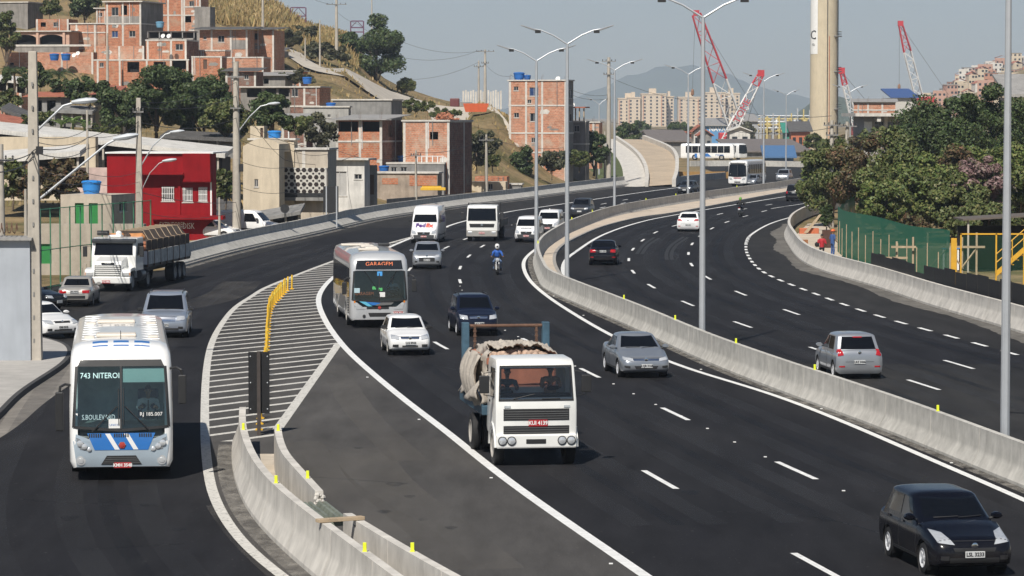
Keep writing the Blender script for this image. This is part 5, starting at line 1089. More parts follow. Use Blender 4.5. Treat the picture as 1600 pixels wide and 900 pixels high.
for sg in (-1, 1):
    for x in (.66, .90):
        q = MB().lathe([(.12, -.10), (.12, -.125), (.105, -.13)], 14, (sg*x, 0, .68), 'y', cap=False).build('headlight_ring', DARK, bp, smooth=True)
        MB().lathe([(.105, -.105), (.095, -.125), (.05, -.14), (.01, -.145)], 14, (sg*x, 0, .68), 'y').build('headlight', LENS, tr, smooth=True)
MB().box(-.28, .24, -.112, -.098, .60, .72).build('bumper_slot', DARK, bp, bevel=.03)
plate(tr, 'F', .04, 1.13, -.03, 'KUI 4139', PLATE_R, .50, .17, ink=WHITE)
for sg in (-1, 1):
    MB().loft([[(sg*x, .62+.62*math.cos(a), .50+.62*math.sin(a)) for x in (.78, 1.10)] + [(sg*x, .62+.50*math.cos(a), .50+.50*math.sin(a)) for x in (1.10, .78)] for a in [math.pi*k/12 for k in range(13)]]).build('mudguard', TWHITE, tr, smooth=True)
    wheel(tr, sg*.93, .62, .50, .28, 'truck')
    for x in (.72, 1.02): wheel(tr, sg*x, 4.5, .50, .26, 'dual')
for a, b in ((-.6, -.05), (.15, .62)): MB().tube([tk.hit('F', a+(b-a)*t, 1.74+.12*t*(1 if a < 0 else 0)+.02)[0]+Vector((0, -.03, 0)) for t in (0, .5, 1)], .013, 5).build('wiper', DARK, tr)
for sg, z in ((-1, 2.05), (1, 2.25)):
    a = MB().tube([(sg*1.02, .3, 2.45), (sg*1.34, .22, 2.42), (sg*1.34, .22, 1.85), (sg*1.04, .3, 1.80)], .014, 5).build('mirror_bracket', DARK, tr); MB().box(sg*1.34-.13, sg*1.34+.13, .14, .22, 1.90, 2.36).build('mirror', DARK, a, bevel=.025)
FRAME_B = M('faded_blue_steel', (.055, .115, .165), .65, metal=.2, var=.35, scale=3, big=.2); RUST = M('rusty_steel', (.13, .07, .045), .8, var=.4, scale=5)
MB().box(-.42, -.30, 1.4, 7.0, .72, .96).box(.30, .42, 1.4, 7.0, .72, .96).box(-.35, .35, 2.6, 2.8, .76, .9).box(-.35, .35, 6.7, 6.9, .76, .9).build('chassis', RUST, tr)
MB().box(-1.16, 1.16, 1.95, 6.8, 1.16, 1.42).build('bed', FRAME_B, tr, bevel=.02)
for sg in (-1, 1):
    a = MB().box(sg*1.12-.10, sg*1.12+.10, 5.7, 5.95, 1.42, 3.38).build('hoist_arm', FRAME_B, tr, bevel=.02)
    mb = MB()
    for k in range(16): mb.box(sg*.86-.03-(k % 2)*.012, sg*.86+.03+(k % 2)*.012, 5.78-(k % 2)*.015, 5.83+(k % 2)*.015, 2.2+k*.07, 2.26+k*.07)
    mb.build('chain', RUST, a, kind='stuff')
    MB().tube([(sg*.98, 2.3, 1.42), (sg*1.05, 4.6, 2.2)], .06, 8).build('hoist_ram', DARK, tr)
MB().tube([(-1.2, 5.82, 3.28), (1.2, 5.82, 3.28)], .045, 8).build('cross_bar', RUST, tr)
MB().box(-.2, .0, 0, 0, 0, 0) if False else None
TERRA = M('terracotta_paint', (.45, .17, .10), .75, var=.2, scale=2, streak=.3, big=.2)
sk_ = thing('skip', 'terracotta steel skip full of rubble on the back of the white truck', 'skip')
MB().loft([[(-.98*q, a, z), (.98*q, a, z), (.98*q, b, z), (-.98*q, b, z)] for q, a, b, z in ((.74, 2.5, 4.9, 1.45), (.97, 2.15, 5.3, 2.50), (1.03, 2.08, 5.35, 2.50), (1.03, 2.08, 5.35, 2.66), (.96, 2.15, 5.28, 2.66), (.9, 2.2, 5.2, 2.50))]).build('tub', TERRA, sk_)
mb = MB(); rr = random.Random(5)
for k in range(260):
    a, b = rr.uniform(-.82, .82), rr.uniform(2.25, 5.15); q = rr.uniform(.05, .13); z = 2.56 + .20*max(0, 1-(a/.95)**2)*max(0, 1-((b-3.7)/1.7)**2) + rr.uniform(-.05, .05)
    mb.lathe([(q*.3, -q*.8), (q, -q*.2), (q*.8, q*.4), (q*.2, q*.7)], 5, (a, b, z))
rub = mb.build('rubble', M('brick_rubble', (.46, .33, .25), .95, var=.45, scale=6), sk_, kind='stuff')
for s_, x in (('C', -.9),): text_mesh('C', .22, WHITE, sk_, (-.75, 2.28, 2.3), (R(90), 0, 0), .003)
NET = M('ragged_net', (.40, .36, .31), .95, var=.22, scale=4, bump=.6)
def netz(u, v):
    x = -1.34 + 2.5*u; y = 1.95 + 3.6*v; e = abs(2*u-1)
    z = 2.70 + .26*(1-e**2.4)*math.sin(math.pi*min(1, .15+.85*v))**.5 - (.0 if u > .2 else (.2-u)/.2*1.15) - (.0 if u < .9 else (u-.9)/.1*.35)
    z += .03*math.sin(u*23+v*9) + .035*math.sin(v*29-u*11) + .022*math.sin(u*61+v*37) + .016*math.sin(u*93-v*71)
    if v < .22 and u > .26: z -= (.22-v)*.1
    x += -.12*math.sin(v*7)*(1-u) + (.10*math.sin(z*6+y*3) if u < .2 else 0)
    return (x, y, z)
nt_ = MB().grid(netz, 80, 60)
drop = [i for i in range(len(nt_.v)) if (nt_.v[i][1] < 3.0+.3*math.sin(nt_.v[i][0]*5) and -1.02 < nt_.v[i][0] < 1.2)]
ds = set(drop); nt_.f = [f for f in nt_.f if not all(i in ds for i in f)]
nt_.grid(lambda u, v: (-1.16 - .20*math.sin(3.1*v) - .06*math.sin(u*25+v*6), 2.25+2.6*u, 2.72-1.35*v+.05*math.sin(u*15)), 30, 14)
nt_.grid(lambda u, v: (-1.20+.42*u+.05*math.sin(v*9), 2.02-.05*math.sin(u*9+v*6), 1.46+.85*v*(1-.8*u)), 10, 10)
o = nt_.build('cargo_net', NET, None, smooth=True, ang=70, recalc=False); sol = o.modifiers.new('thick', 'SOLIDIFY'); sol.thickness = .03
tag(o, 'ragged beige net thrown over the load of the white truck', 'net')
MB().lathe([(.16, 0), (.16, .02), (.135, .02), (.135, 0)], 18, axis='z').build('steering_wheel', DARK, tr, loc=(.52, .55, 1.98)).rotation_euler = (R(-25), 0, 0)
MB().box(-.92, .92, .16, .42, 1.80, 1.88).build('dashboard', M('cab_dash', (.05, .05, .05), .8), tr, bevel=.03)
tr.location = G(838, 729) + Vector((0, 0, .006)); tr.rotation_euler.z = R(8)
for o_ in (sk_, o): o_.location = tr.location; o_.rotation_euler.z = R(8)
seated('truck driver in printed shirt, arms on the wheel of the white skip truck', on(tr, .52, 1.02, 1.72), R(8), M('printed_shirt', (.34, .22, .14), .8, var=.5, scale=14))
seated('passenger in dark shirt on the left-hand seat of the white skip truck', on(tr, -.62, 1.02, 1.66), R(8), M('dark_shirt', (.07, .09, .10), .8, var=.1))
# flatbed truck behind the courier van
ft = thing('flatbed_truck', 'white flatbed truck with racks beside the courier van', 'truck'); fk = cabover(ft, 2.25, 2.62, .75, TWHITE, (1.52, 2.36), 1.7, hollow=False)
fk.decal('F', [(-.86, 1.02), (.86, 1.02), (.92, 1.28), (-.92, 1.28)], 'grille', DARK, ft, .012, (8, 2)); MB().prism([(-.08, .36), (-.08, .80), (.1, .82), (.2, .5), (.1, .34)], -1.12, 1.12, 'x').build('bumper', M('bumper_grey', (.30, .29, .27), .7), ft, bevel=.04)
for sg in (-1, 1):
    MB().box(sg*.86-.16, sg*.86+.16, -.10, .0, .56, .74).build('headlight', LENS, ft, bevel=.03); wheel(ft, sg*.95, .75, .48, .28, 'truck'); wheel(ft, sg*.90, 5.6, .48, .45, 'dual')
    a = MB().tube([(sg*1.05, .3, 2.2), (sg*1.42, .2, 2.15), (sg*1.42, .2, 1.6)], .015, 5).build('mirror_bracket', DARK, ft); MB().box(sg*1.42-.12, sg*1.42+.12, .14, .24, 1.6, 2.1).build('mirror', DARK, a, bevel=.02)
    MB().tube([(sg*1.16, 1.9, 1.1), (sg*1.16, 1.9, 2.75), (sg*1.16, 2.05, 2.75), (sg*1.16, 2.05, 1.1)], .03, 6).build('rack_post', DARK, ft)
    MB().box(sg*1.2-.03, sg*1.2+.03, 1.9, 7.6, 1.15, 1.5).build('side_board', M('weathered_board', (.16, .14, .12), .85, var=.3, scale=3, streak=.3), ft)
plate(ft, 'F', 0, .62, -.09, 'KOS 2391', PLATE_R, .42, .14, ink=WHITE); p, d = fk.hit('F', 0, 1.16); MB().lathe([(.09, -.02), (.09, -.04), (.01, -.045)], 12, p, 'y').build('badge', CHROME, ft)
MB().tube([(-1.16, 1.97, 2.72), (1.16, 1.97, 2.72)], .03, 6).build('rack_bar', DARK, ft); MB().box(-1.2, 1.2, 1.9, 7.6, .98, 1.14).build('bed', M('weathered_board', (.16, .14, .12), .85), ft); MB().box(-.4, .4, 1.6, 7.4, .55, .95).build('chassis', DARK, ft)
ft.location = G(753, 377.5) + Vector((0, 0, .006)); ft.rotation_euler.z = R(-5)
# conventional truck with a brick load on the left
ht = thing('semi_truck', 'white bonneted truck with brick-laden trailer waiting at the left edge', 'truck'); h = 1.2
hood = MB().prism([(0, .78), (-.02, 1.35), (.06, 1.56), (1.25, 1.80), (1.30, .78)], -.72, .72, 'x').build('bonnet', TWHITE, ht, bevel=.05)
cabm = MB(); cabm.loft([[(x*q, y, z) for y, z in [(1.2, 1.0), (1.2, 1.78), (1.42, 2.52), (1.55, 2.72), (2.95, 2.74), (3.0, 1.0)]] for x, q in ((-1.18, 1), (-.6, 1), (.6, 1), (1.18, 1))]); hk = Skin([cabm]); cabm.build('cab', TWHITE, ht, bevel=.05)
hk.decal('F', [(-1.02, 1.84), (1.02, 1.84), (.98, 2.44), (-.98, 2.44)], 'windshield', GLASS, ht, .02, (8, 4)); MB().prism([(1.22, 2.46), (1.18, 2.62), (1.5, 2.70), (1.5, 2.50)], -1.16, 1.16, 'x').build('visor', M('visor_black', (.05, .055, .06), .4), ht, bevel=.02)
for sd in 'LR': hk.decal(sd, [(1.55, 1.80), (2.5, 1.80), (2.5, 2.44), (1.72, 2.44)], 'side_window', GLASS, ht, .02, (3, 3)); hk.decal(sd, rect(2.6, 2.9, 1.75, 2.4), 'sleeper_window', GLASS, ht, .02, (2, 2))
MB().box(-.68, .68, -.045, -.021, .84, 1.38).build('grille', DARK, hood)
for k in range(5): MB().box(-.66, .66, -.075, -.046, .87+k*.105, .93+k*.105).build('grille_bar', TWHITE, hood, bevel=.01)
nm = MB().box(-.34, .34, -.06, -.022, 1.42, 1.50).build('name_strip', DARK, hood); text_mesh('SCANIA', .09, WHITE, nm, (0, -.064, 1.46), depth=.002)
MB().prism([(-.18, .42), (-.18, .78), (.2, .80), (.25, .45)], -1.2, 1.2, 'x').build('bumper', TWHITE, ht, bevel=.05); plate(ht, 'F', -.06, .52, -.19, 'KTZ 8063', PLATE_R, .44, .15, ink=WHITE)
for sg in (-1, 1):
    MB().loft([[(sg*x, y, z) for x in (.70, 1.2)] + [(sg*x, y, z-.14) for x in (1.2, .70)] for y, z in ((-.12, .95), (-.06, 1.14), (.35, 1.22), (.9, 1.22), (1.3, 1.05), (1.4, .8))]).build('mudguard', TWHITE, ht, smooth=True)
    MB().box(min(sg*.74, sg*1.16), max(sg*.74, sg*1.16), -.16, -.02, .82, 1.02).build('headlight', LENS, ht, bevel=.03); MB().box(min(sg*1.1, sg*1.19), max(sg*1.1, sg*1.19), -.14, .05, .84, 1.0).build('indicator', AMBER, ht, bevel=.02)
    wheel(ht, sg*.98, .75, .50, .28, 'truck'); a = MB().tube([(sg*1.15, 1.3, 2.3), (sg*1.5, 1.2, 2.3), (sg*1.5, 1.2, 1.8)], .018, 5).build('mirror_bracket', DARK, ht); MB().box(sg*1.5-.11, sg*1.5+.11, 1.14, 1.24, 1.75, 2.3).build('mirror', DARK, a, bevel=.02)
    MB().lathe([(.32, 2.5), (.34, 2.55), (.34, 3.4), (.32, 3.45)], 12, (sg*.9, 0, .75), 'y').build('fuel_tank', M('tank_grey', (.12, .12, .125), .4, metal=.5), ht, smooth=True)
    for y in (4.0, 10.6, 11.75, 12.9): wheel(ht, sg*.93, y, .50, .50, 'dual')
MB().box(-.35, .35, 1.0, 14, .72, 1.02).build('chassis', DARK, ht)
MB().box(-.42, .28, 1.72, 2.3, 2.74, 2.86).build('roof_unit', WHITE, ht, bevel=.05); MB().lathe([(.13, -.3), (.13, .3)], 12, (-.78, 2.2, 2.95), 'x').build('roof_lamp', DARK, ht); MB().lathe([(.16, 0), (.16, .12), (.1, .2), (.02, .22)], 12, (.1, 2.0, 2.86)).build('roof_vent', WHITE, ht, smooth=True)
MB().box(-1.25, 1.25, 3.5, 14.2, 1.10, 1.24).build('trailer_bed', DARK, ht); PEEL = M('peeling_white_board', (.50, .50, .48), .8, var=.35, scale=2.2, streak=.4)
for k in range(7):
    y = 3.5+k*1.53
    for sg in (-1, 1): MB().box(sg*1.27-.03, sg*1.27+.03, y+.02, y+1.48, 1.25, 1.95).build('side_board', PEEL, ht, bevel=.01); MB().box(sg*1.27-.045, sg*1.27+.045, y-.03, y+.02, 1.12, 2.0).build('stake', RUST, ht)
MB().box(-1.27, 1.27, 3.44, 3.50, 1.25, 1.95).build('head_board', WHITE, ht)
ld = thing('brick_load', 'stacked clay blocks roped on the trailer of the bonneted truck', 'bricks')
CLAY = M('clay_block_dark', (.085, .06, .045), .9, var=.35, scale=3); CLAYR = M('clay_block_red', (.40, .16, .09), .9, var=.3, scale=5)
MB().box(-1.22, 1.22, 3.56, 14.1, 1.96, 2.50).build('lower_tier', CLAY, ld); MB().loft([[(-1.0, y, 2.505), (1.0, y, 2.505), (.62, y, 2.96), (-.62, y, 2.96)] for y in (4.9, 14.0)]).build('upper_tier', CLAY, ld)
for i in range(5):
    for j in range(3): MB().box(-1.2+i*.49, -1.2+i*.49+.42, 3.50, 3.555, 1.99+j*.17, 1.99+j*.17+.13).build('block_end', CLAYR, ld)
for k in range(7): yk = 4.6+k*1.4; MB().tube([(1.23, yk, 1.95), (1.235, yk, 2.52), (.99, yk+.3, 2.53), (.64, yk+.6, 2.985), (-.64, yk+.6, 2.985)], .02, 5).build('rope', WOODP, ld)
for x in (-.5, .1, .55): MB().lathe([(.05, -.5), (.2, -.42), (.22, .3), (.08, .45)], 8, (x, 4.15, 2.66), 'x' if x != .1 else 'y').build('sack', M('orange_sack', (.50, .22, .08), .8, var=.3, scale=3) if x != .1 else CLAY, ld, smooth=True)
p = G(169, 456); ht.location = p + Vector((0, 0, .006)); ht.rotation_euler.z = R(-6.5); ld.location = ht.location; ld.rotation_euler.z = R(-6.5)

# ------------------------------------------------------------------ motorcycles and riders
def motorcycle(label, px, py, rot, rider_label, shirt, helmet, trousers, back):
    r = thing('motorcycle', label, 'motorcycle', G(px, py) + Vector((0, 0, .004)), rot, 'motorcycles')
    for y in (-.62, .62):
        t = MB().lathe([(.20, -.04), (.28, -.05), (.30, 0), (.28, .05), (.20, .04)], 20, (0, y, .30), 'x', cap=False).build('wheel', BLACK, r, smooth=True); MB().lathe([(.21, -.03), (.05, -.05), (.05, .05), (.21, .03)], 12, (0, y, .30), 'x').build('rim', STEELRIM, t)
    for sg in (-1, 1): MB().tube([(sg*.07, -.62, .30), (sg*.08, -.38, .92)], .025, 6).build('fork', GALV, r); MB().tube([(sg*.08, .62, .30), (sg*.10, .2, .36)], .025, 6).build('swing_arm', DARK, r); MB().tube([(sg*.12, .1, .3), (sg*.16, .75, .42)], .04, 6).build('exhaust', DARK, r)
    MB().tube([(-.36, -.22, 1.02), (-.12, -.36, .98), (.12, -.36, .98), (.36, -.22, 1.02)], .018, 6).build('handlebar', DARK, r); MB().loft([[(x*q, y, z) for x, z in ((-.13, .70), (.13, .70), (.15, .82), (.08, .92), (-.08, .92), (-.15, .82))] for y, q in ((-.34, .6), (-.22, 1.), (.05, .95), (.15, .6))]).build('fuel_tank', DARK, r, smooth=True)
    MB().box(-.13, .13, .10, .75, .72, .80).build('seat', BLACK, r, bevel=.03); MB().box(-.13, .13, -.2, .2, .28, .62).build('engine', STEELRIM, r, bevel=.04); MB().tube([(0, -.36, .9), (0, .1, .66), (0, .7, .72)], .035, 6).build('frame', DARK, r)
    MB().loft([[(x, -.62+.36*math.cos(a), .30+.36*math.sin(a)) for x in (-.07, .07)] + [(x, -.62+.33*math.cos(a), .30+.33*math.sin(a)) for x in (.07, -.07)] for a in [R(60+15*k) for k in range(8)]]).build('front_mudguard', DARK, r); MB().lathe([(.04, .06), (.10, .02), (.105, -.05), (.06, -.07), (.01, -.075)], 12, (0, -.47, .86), 'y').build('headlight', LENS, r, smooth=True)
    MB().box(-.1, .1, .84, .87, .62, .76).build('tail_plate', PLATE_W, r); MB().box(-.06, .06, .80, .85, .77, .83).build('tail_light', REDLENS, r)
    for sg in (-1, 1): MB().tube([(sg*.3, -.25, 1.02), (sg*.36, -.26, 1.18)], .01, 4).build('mirror_stalk', DARK, r); MB().box(sg*.36-.07, sg*.36+.07, -.28, -.24, 1.16, 1.25).build('mirror', DARK, r, bevel=.02)
    q = thing('person', rider_label, 'person', r.location, rot)
    arms = []; ah = []
    for sg in (-1, 1):
        arms.append(([(sg*.20, .18, 1.32), (sg*.30, .02, 1.12), (sg*.33, -.14, 1.06)], [.07, .06, .05])); ah += hand(-sg, (sg*.33, -.14, 1.06), (0, -1, -.1))
    b = blob('body', [([(0, .14, 1.38), (0, .12, 1.5)], [.055, .06])] + ah, [((0, .10, 1.58), (.085, .105, .125))], SKIN, q, .016, 2)
    blob('jacket', [([(0, .28, .82), (0, .28, 1.05), (0, .20, 1.30), (0, .16, 1.40)], [.16, .165, .16, .08]), ([(-.18, .18, 1.33), (.18, .18, 1.33)], [.08, .08])] + arms, [], shirt, q)
    blob('trousers', [([(0, .3, .85), (0, .3, .92)], [.15, .14])] + [([(sg*.10, .26, .84), (sg*.22, -.14, .74), (sg*.20, .06, .34)], [.09, .075, .055]) for sg in (-1, 1)], [], trousers, q)
    blob('boots', [([(sg*.20, .08, .36), (sg*.20, .06, .26), (sg*.21, -.12, .24)], [.055, .05, .045]) for sg in (-1, 1)], [], BLACK, q)
    MB().loft([[(.125*s_*math.cos(a), .10+.150*s_*math.sin(a), 1.60+z) for a in [2*math.pi*k/14 for k in range(14)]] for s_, z in ((.7, -.13), (.95, -.08), (1.05, 0), (1., .07), (.75, .13), (.3, .16))]).build('helmet', helmet, q, smooth=True)
    MB().loft([[(.10*math.sin(a)*s_, .10-.150*math.cos(a)*s_, 1.60+z) for a in [R(-55+11*k) for k in range(11)]] for s_, z in ((1.0, -.05), (1.07, .0), (1.04, .05))], closed=False).build('visor', GLASS, q)
    if back: MB().box(-.16, .16, .36, .52, .98, 1.34).build('backpack', back, q, bevel=.05)
    return r
motorcycle('motorcycle with a bright round headlight in the middle lane', 777, 429, R(2), 'motorcyclist in blue jacket and white helmet riding towards the camera', M('jacket_blue', (.02, .10, .40), .7, var=.1), WHITE, M('jeans', (.10, .16, .28), .8), None)
motorcycle('motorcycle seen from behind on the far carriageway', 1157, 338.5, math.pi-R(12), 'motorcyclist in black with a green-topped helmet riding away', M('jacket_black', (.015, .015, .015), .7), M('helmet_green', (.15, .38, .05), .3), M('trousers_black', (.02, .02, .025), .8), M('pack_black', (.012, .012, .012), .8))
# ------------------------------------------------------------------ the two workers behind the barrier
def worker(label, px, py, rz, shirt, trousers, helmet, hair, bag=None):
    q = thing('person', label, 'person', G(px, py), rz); arms = []; ah = []
    for sg in (-1, 1):
        arms.append(([(sg*.19, 0, 1.42), (sg*.26, .02, 1.15)], [.07, .06])); ah.append(([(sg*.26, .02, 1.17), (sg*.22, -.16, 1.0)], [.045, .035])); ah += hand(-sg, (sg*.22, -.16, 1.0), (-sg*.2, -1, -.3))
    b = blob('body', [([(0, 0, 1.40), (0, -.01, 1.56)], [.055, .058])] + ah, [((0, -.02, 1.63), (.08, .10, .125))], SKIN, q, .015, 2)
    blob('shirt', [([(0, 0, .92), (0, 0, 1.15), (0, 0, 1.36), (0, 0, 1.46)], [.15, .15, .16, .08]), ([(-.17, 0, 1.41), (.17, 0, 1.41)], [.08, .08])] + arms, [], shirt, q)
    blob('trousers', [([(0, 0, .95), (0, 0, .86)], [.155, .15])] + [([(sg*.09, 0, .88), (sg*.11, -.02, .48), (sg*.11, .02, .10)], [.09, .07, .06]) for sg in (-1, 1)], [], trousers, q)
    blob('shoes', [([(sg*.11, .03, .06), (sg*.11, -.14, .05)], [.055, .045]) for sg in (-1, 1)], [], BLACK, q)
    if hair: face(b, (0, -.02, 1.63), HAIR)
    if helmet:
        face(b, (0, -.02, 1.63)); MB().loft([[(.115*s_*math.cos(a), -.02+(.14 if z > .02 else .17)*s_*math.sin(a), 1.68+z) for a in [2*math.pi*k/14 for k in range(14)]] for s_, z in ((1.1, 0), (1.1, .012), (1., .02), (.95, .07), (.65, .12), (.2, .14))]).build('helmet', helmet, q, smooth=True)
    if bag: MB().lathe([(.06, -.16), (.13, -.1), (.14, .05), (.06, .14)], 10, (.30, .0, 1.12)).build('bag', bag, q, smooth=True)
worker('worker in a red shirt standing behind the right-hand barrier', 1284, 410, R(170), M('shirt_red', (.42, .02, .03), .8, var=.1), M('trousers_dark', (.03, .03, .035), .8), None, HAIR, BLACK)
worker('worker in blue overalls and orange hard hat beside the red-shirted worker', 1301, 402, R(120), M('overalls_blue', (.04, .09, .25), .8, var=.1), M('overalls_blue', (.04, .09, .25), .8), M('helmet_orange', (.70, .14, .04), .4), None)
# ------------------------------------------------------------------ houses
BR = brick('clay_brick', (.50, .185, .095), (.42, .14, .07), (.40, .29, .21)); BR2 = brick('clay_brick_pale', (.54, .24, .145), (.45, .18, .10), (.46, .36, .28)); BR3 = brick('clay_brick_dark', (.27, .13, .09), (.22, .10, .07), (.24, .20, .17), grime=.4)  # BR3 also paints shade onto some right-hand side walls
PLAST = M('grey_render', (.31, .29, .265), .95, var=.2, scale=1., streak=.35, big=.25, spec=.1); CREAM = M('cream_render', (.62, .53, .40), .9, var=.1, scale=.8, streak=.2, big=.12, spec=.15); PINKR = M('pink_render', (.58, .38, .29), .9, var=.12, streak=.2, spec=.15)
WHITER = M('white_render', (.66, .64, .60), .9, var=.12, scale=.9, streak=.3, big=.15, spec=.15); REDR = M('red_render', (.27, .010, .014), .75, var=.14, scale=1., streak=.2, big=.12, spec=.08); BEIGER = M('beige_render', (.50, .44, .36), .9, var=.1, streak=.2, big=.1, spec=.15)
SHEET = corrug('fibre_cement_sheet', (.30, .29, .275), 0, .25); SHEETW = corrug('white_roof_sheet', (.60, .58, .54), 0, .25); SHEETD = corrug('old_roof_sheet', (.10, .095, .09), 0, .25, .35); TILE = corrug('roof_tile', (.36, .12, .07), 0, .3, .3)
WINF = M('window_frame_grey', (.42, .41, .39), .6, var=.1); WINB = M('window_glass_dark', (.02, .024, .03), .12, var=.2, spec=.6); WINBL = M('window_glass_blue', (.03, .06, .16), .15, var=.2)
def wall_holes(mb, mp, w, h, holes, rv=.2):
    xs = sorted({0, w, *[q for x0, x1, z0, z1 in holes for q in (x0, x1)]}); zs = sorted({0, h, *[q for x0, x1, z0, z1 in holes for q in (z0, z1)]})
    for xa, xb in zip(xs, xs[1:]):
        for za, zb in zip(zs, zs[1:]):
            cx, cz = (xa+xb)/2, (za+zb)/2
            if any(x0 < cx < x1 and z0 < cz < z1 for x0, x1, z0, z1 in holes): continue
            mb.add([mp(xa, za, 0), mp(xb, za, 0), mp(xb, zb, 0), mp(xa, zb, 0)], [(0, 1, 2, 3)])
    for x0, x1, z0, z1 in holes:
        c = [(x0, z0), (x1, z0), (x1, z1), (x0, z1)]
        for (a, b), (c_, d) in zip(c, c[1:]+c[:1]): mb.add([mp(a, b, 0), mp(c_, d, 0), mp(c_, d, rv), mp(a, b, rv)], [(0, 1, 2, 3)])
class House:
    def __init__(s, label, x0, x1, yt, yb, dist, wall, yaw=12, side=None, depth=None, foot=2.5, name='brick_house', cat='house', group=None, roof=None, holes=(), sholes=(), cols=(), slabs=(), fm=None, overhang=.15, side_m=None, scols=()):
        s.sc = dist/F; s.a = R(yaw); s.k = s.sc/math.cos(s.a); s.x0, s.yb, s.foot = x0, yb, foot; s.w = (x1-x0)*s.k; s.h = (yb-yt)*s.sc + foot
        s.dep = depth or (((side or 20)*s.sc)/max(.15, math.sin(s.a))); s.d = s.dep; b = D(x0, yb, dist)
        s.ks = s.sc/max(.15, math.sin(s.a)); s.x1 = x1
        s.root = thing(name, label, cat, (b.x, b.y, b.z-foot), -s.a, group)
        fh = [(s.u(a), s.u(b_), s.z(d_), s.z(c)) for a, b_, c, d_, *_ in holes]; sh = [(s.us(a), s.us(b_), s.z(d_), s.z(c)) for a, b_, c, d_, *_ in sholes]
        s.front(wall, fh, sh, side_m)
        for hs, q, sd in ((holes, fh, 'F'), (sholes, sh, 'S')):
            for o, (a, b_, c, d_) in zip(hs, q): s.opening(o[4] if len(o) > 4 else 'win', a, b_, c, d_, sd)
        fm = fm or CONC_L
        for x in cols: MB().box(s.u(x)-.13, s.u(x)+.13, -.035, .08, .0, s.h-.02).build('column', fm, s.root)
        if cols and roof is None or wall in (BR, BR2):
            for x in cols:
                for q in (-.07, .06): MB().tube([(s.u(x)+q, .03, s.h-.1), (s.u(x)+q*1.3, .03+q, s.h+.75+q*2)], .016, 3).build('rebar', RUST, s.root)
        if wall in (BR, BR2, BR3):
            rq = random.Random(int(x0*7+yt))
            for _ in range(5):
                a, c = rq.uniform(.05, .9)*s.w, rq.uniform(.35, .92)*s.h; w_, h_ = rq.uniform(.3, 1.4), rq.uniform(.15, .6)
                if any(q0-.1 < a+w_ and a < q1+.1 and q2-.1 < c+h_ and c < q3+.1 for q0, q1, q2, q3 in fh) or a+w_ > s.w or c+h_ > s.h: continue
                MB().prism([(a, c), (a+w_*.8, c-.05), (a+w_, c+h_*.5), (a+w_*.7, c+h_), (a+w_*.1, c+h_*.8)], -.012, .02, 'y').build('mortar_patch', PLAST if rq.random() < .5 else CONC_L, s.root)
            for _ in range(2): a = rq.uniform(.1, .9)*s.w; MB().tube([(a, -.07, s.h), (a+.02, -.07, s.h-rq.uniform(2, 3.5))], .04, 5).build('drain_pipe', WHITE if rq.random() < .4 else CONC_D, s.root)
        for x in scols: MB().box(s.w-.08, s.w+.035, s.us(x)-.13, s.us(x)+.13, 0, s.h-.02).build('column', fm, s.root)
        for y in slabs: MB().box(-.06, s.w+.06, -.06, s.d+.03, s.z(y)-.09, s.z(y)+.09).build('floor_slab', fm, s.root)
        if roof == 'slab': MB().box(-overhang, s.w+overhang, -overhang, s.d+overhang, s.h, s.h+.16).build('roof', fm, s.root)
        elif roof: s.sheet(roof, overhang)
    def u(s, x): return (x-s.x0)*s.k
    def us(s, x): return (x-s.x1)*s.ks
    def z(s, y): return (s.yb-y)*s.sc + s.foot
    def front(s, m, fh, sh, sm):
        f = MB(); wall_holes(f, lambda a, b, c: (a, c, b), s.w, s.h, fh); f.add([(0, 0, 0), (0, s.d, 0), (0, s.d, s.h), (0, 0, s.h)], [(0, 1, 2, 3)]).add([(0, s.d, 0), (s.w, s.d, 0), (s.w, s.d, s.h), (0, s.d, s.h)], [(0, 1, 2, 3)]).add([(0, 0, s.h), (s.w, 0, s.h), (s.w, s.d, s.h), (0, s.d, s.h)], [(0, 1, 2, 3)])
        f.build('wall', m, s.root, recalc=False); g = MB(); wall_holes(g, lambda a, b, c: (s.w-c, a, b), s.d, s.h, sh); g.build('side_wall', sm or m, s.root, recalc=False)
    def opening(s, kind, a, b, c, d, sd):
        def bx(x0, x1, y0, y1, z0, z1): return MB().box(x0, x1, y0, y1, z0, z1) if sd == 'F' else MB().box(s.w-y1, s.w-y0, x0, x1, z0, z1)
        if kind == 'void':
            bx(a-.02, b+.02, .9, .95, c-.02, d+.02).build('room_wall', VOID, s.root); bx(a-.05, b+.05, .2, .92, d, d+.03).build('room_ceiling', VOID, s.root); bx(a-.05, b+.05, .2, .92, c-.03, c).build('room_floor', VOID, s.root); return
        if kind in ('door', 'greendoor'): bx(a, b, .12, .17, c, d).build('door', M('green_door', (.03, .24, .06), .5, var=.12) if kind == 'greendoor' else M('brown_door', (.10, .06, .04), .6, var=.2), s.root); return
        w = bx(a, b, .13, .16, c, d).build('window', WINBL if kind == 'blue' else (WINF if kind == 'shutter' else WINB), s.root); t = .05
        fr = bx(a, b, .07, .128, c, c+t); 
        for q in ((a, b, d-t, d), (a, a+t, c+t, d-t), (b-t, b, c+t, d-t), ((a+b)/2-t/2, (a+b)/2+t/2, c+t, d-t)): fr.v += []; r_ = bx(q[0], q[1], .07, .128, q[2], q[3]); fr.add(r_.v, r_.f)
        fr.build('window_frame', WINF, w)
        bx(a-.06, b+.06, -.05, .1, c-.07, c-.005).build('sill', CONC_L, w)
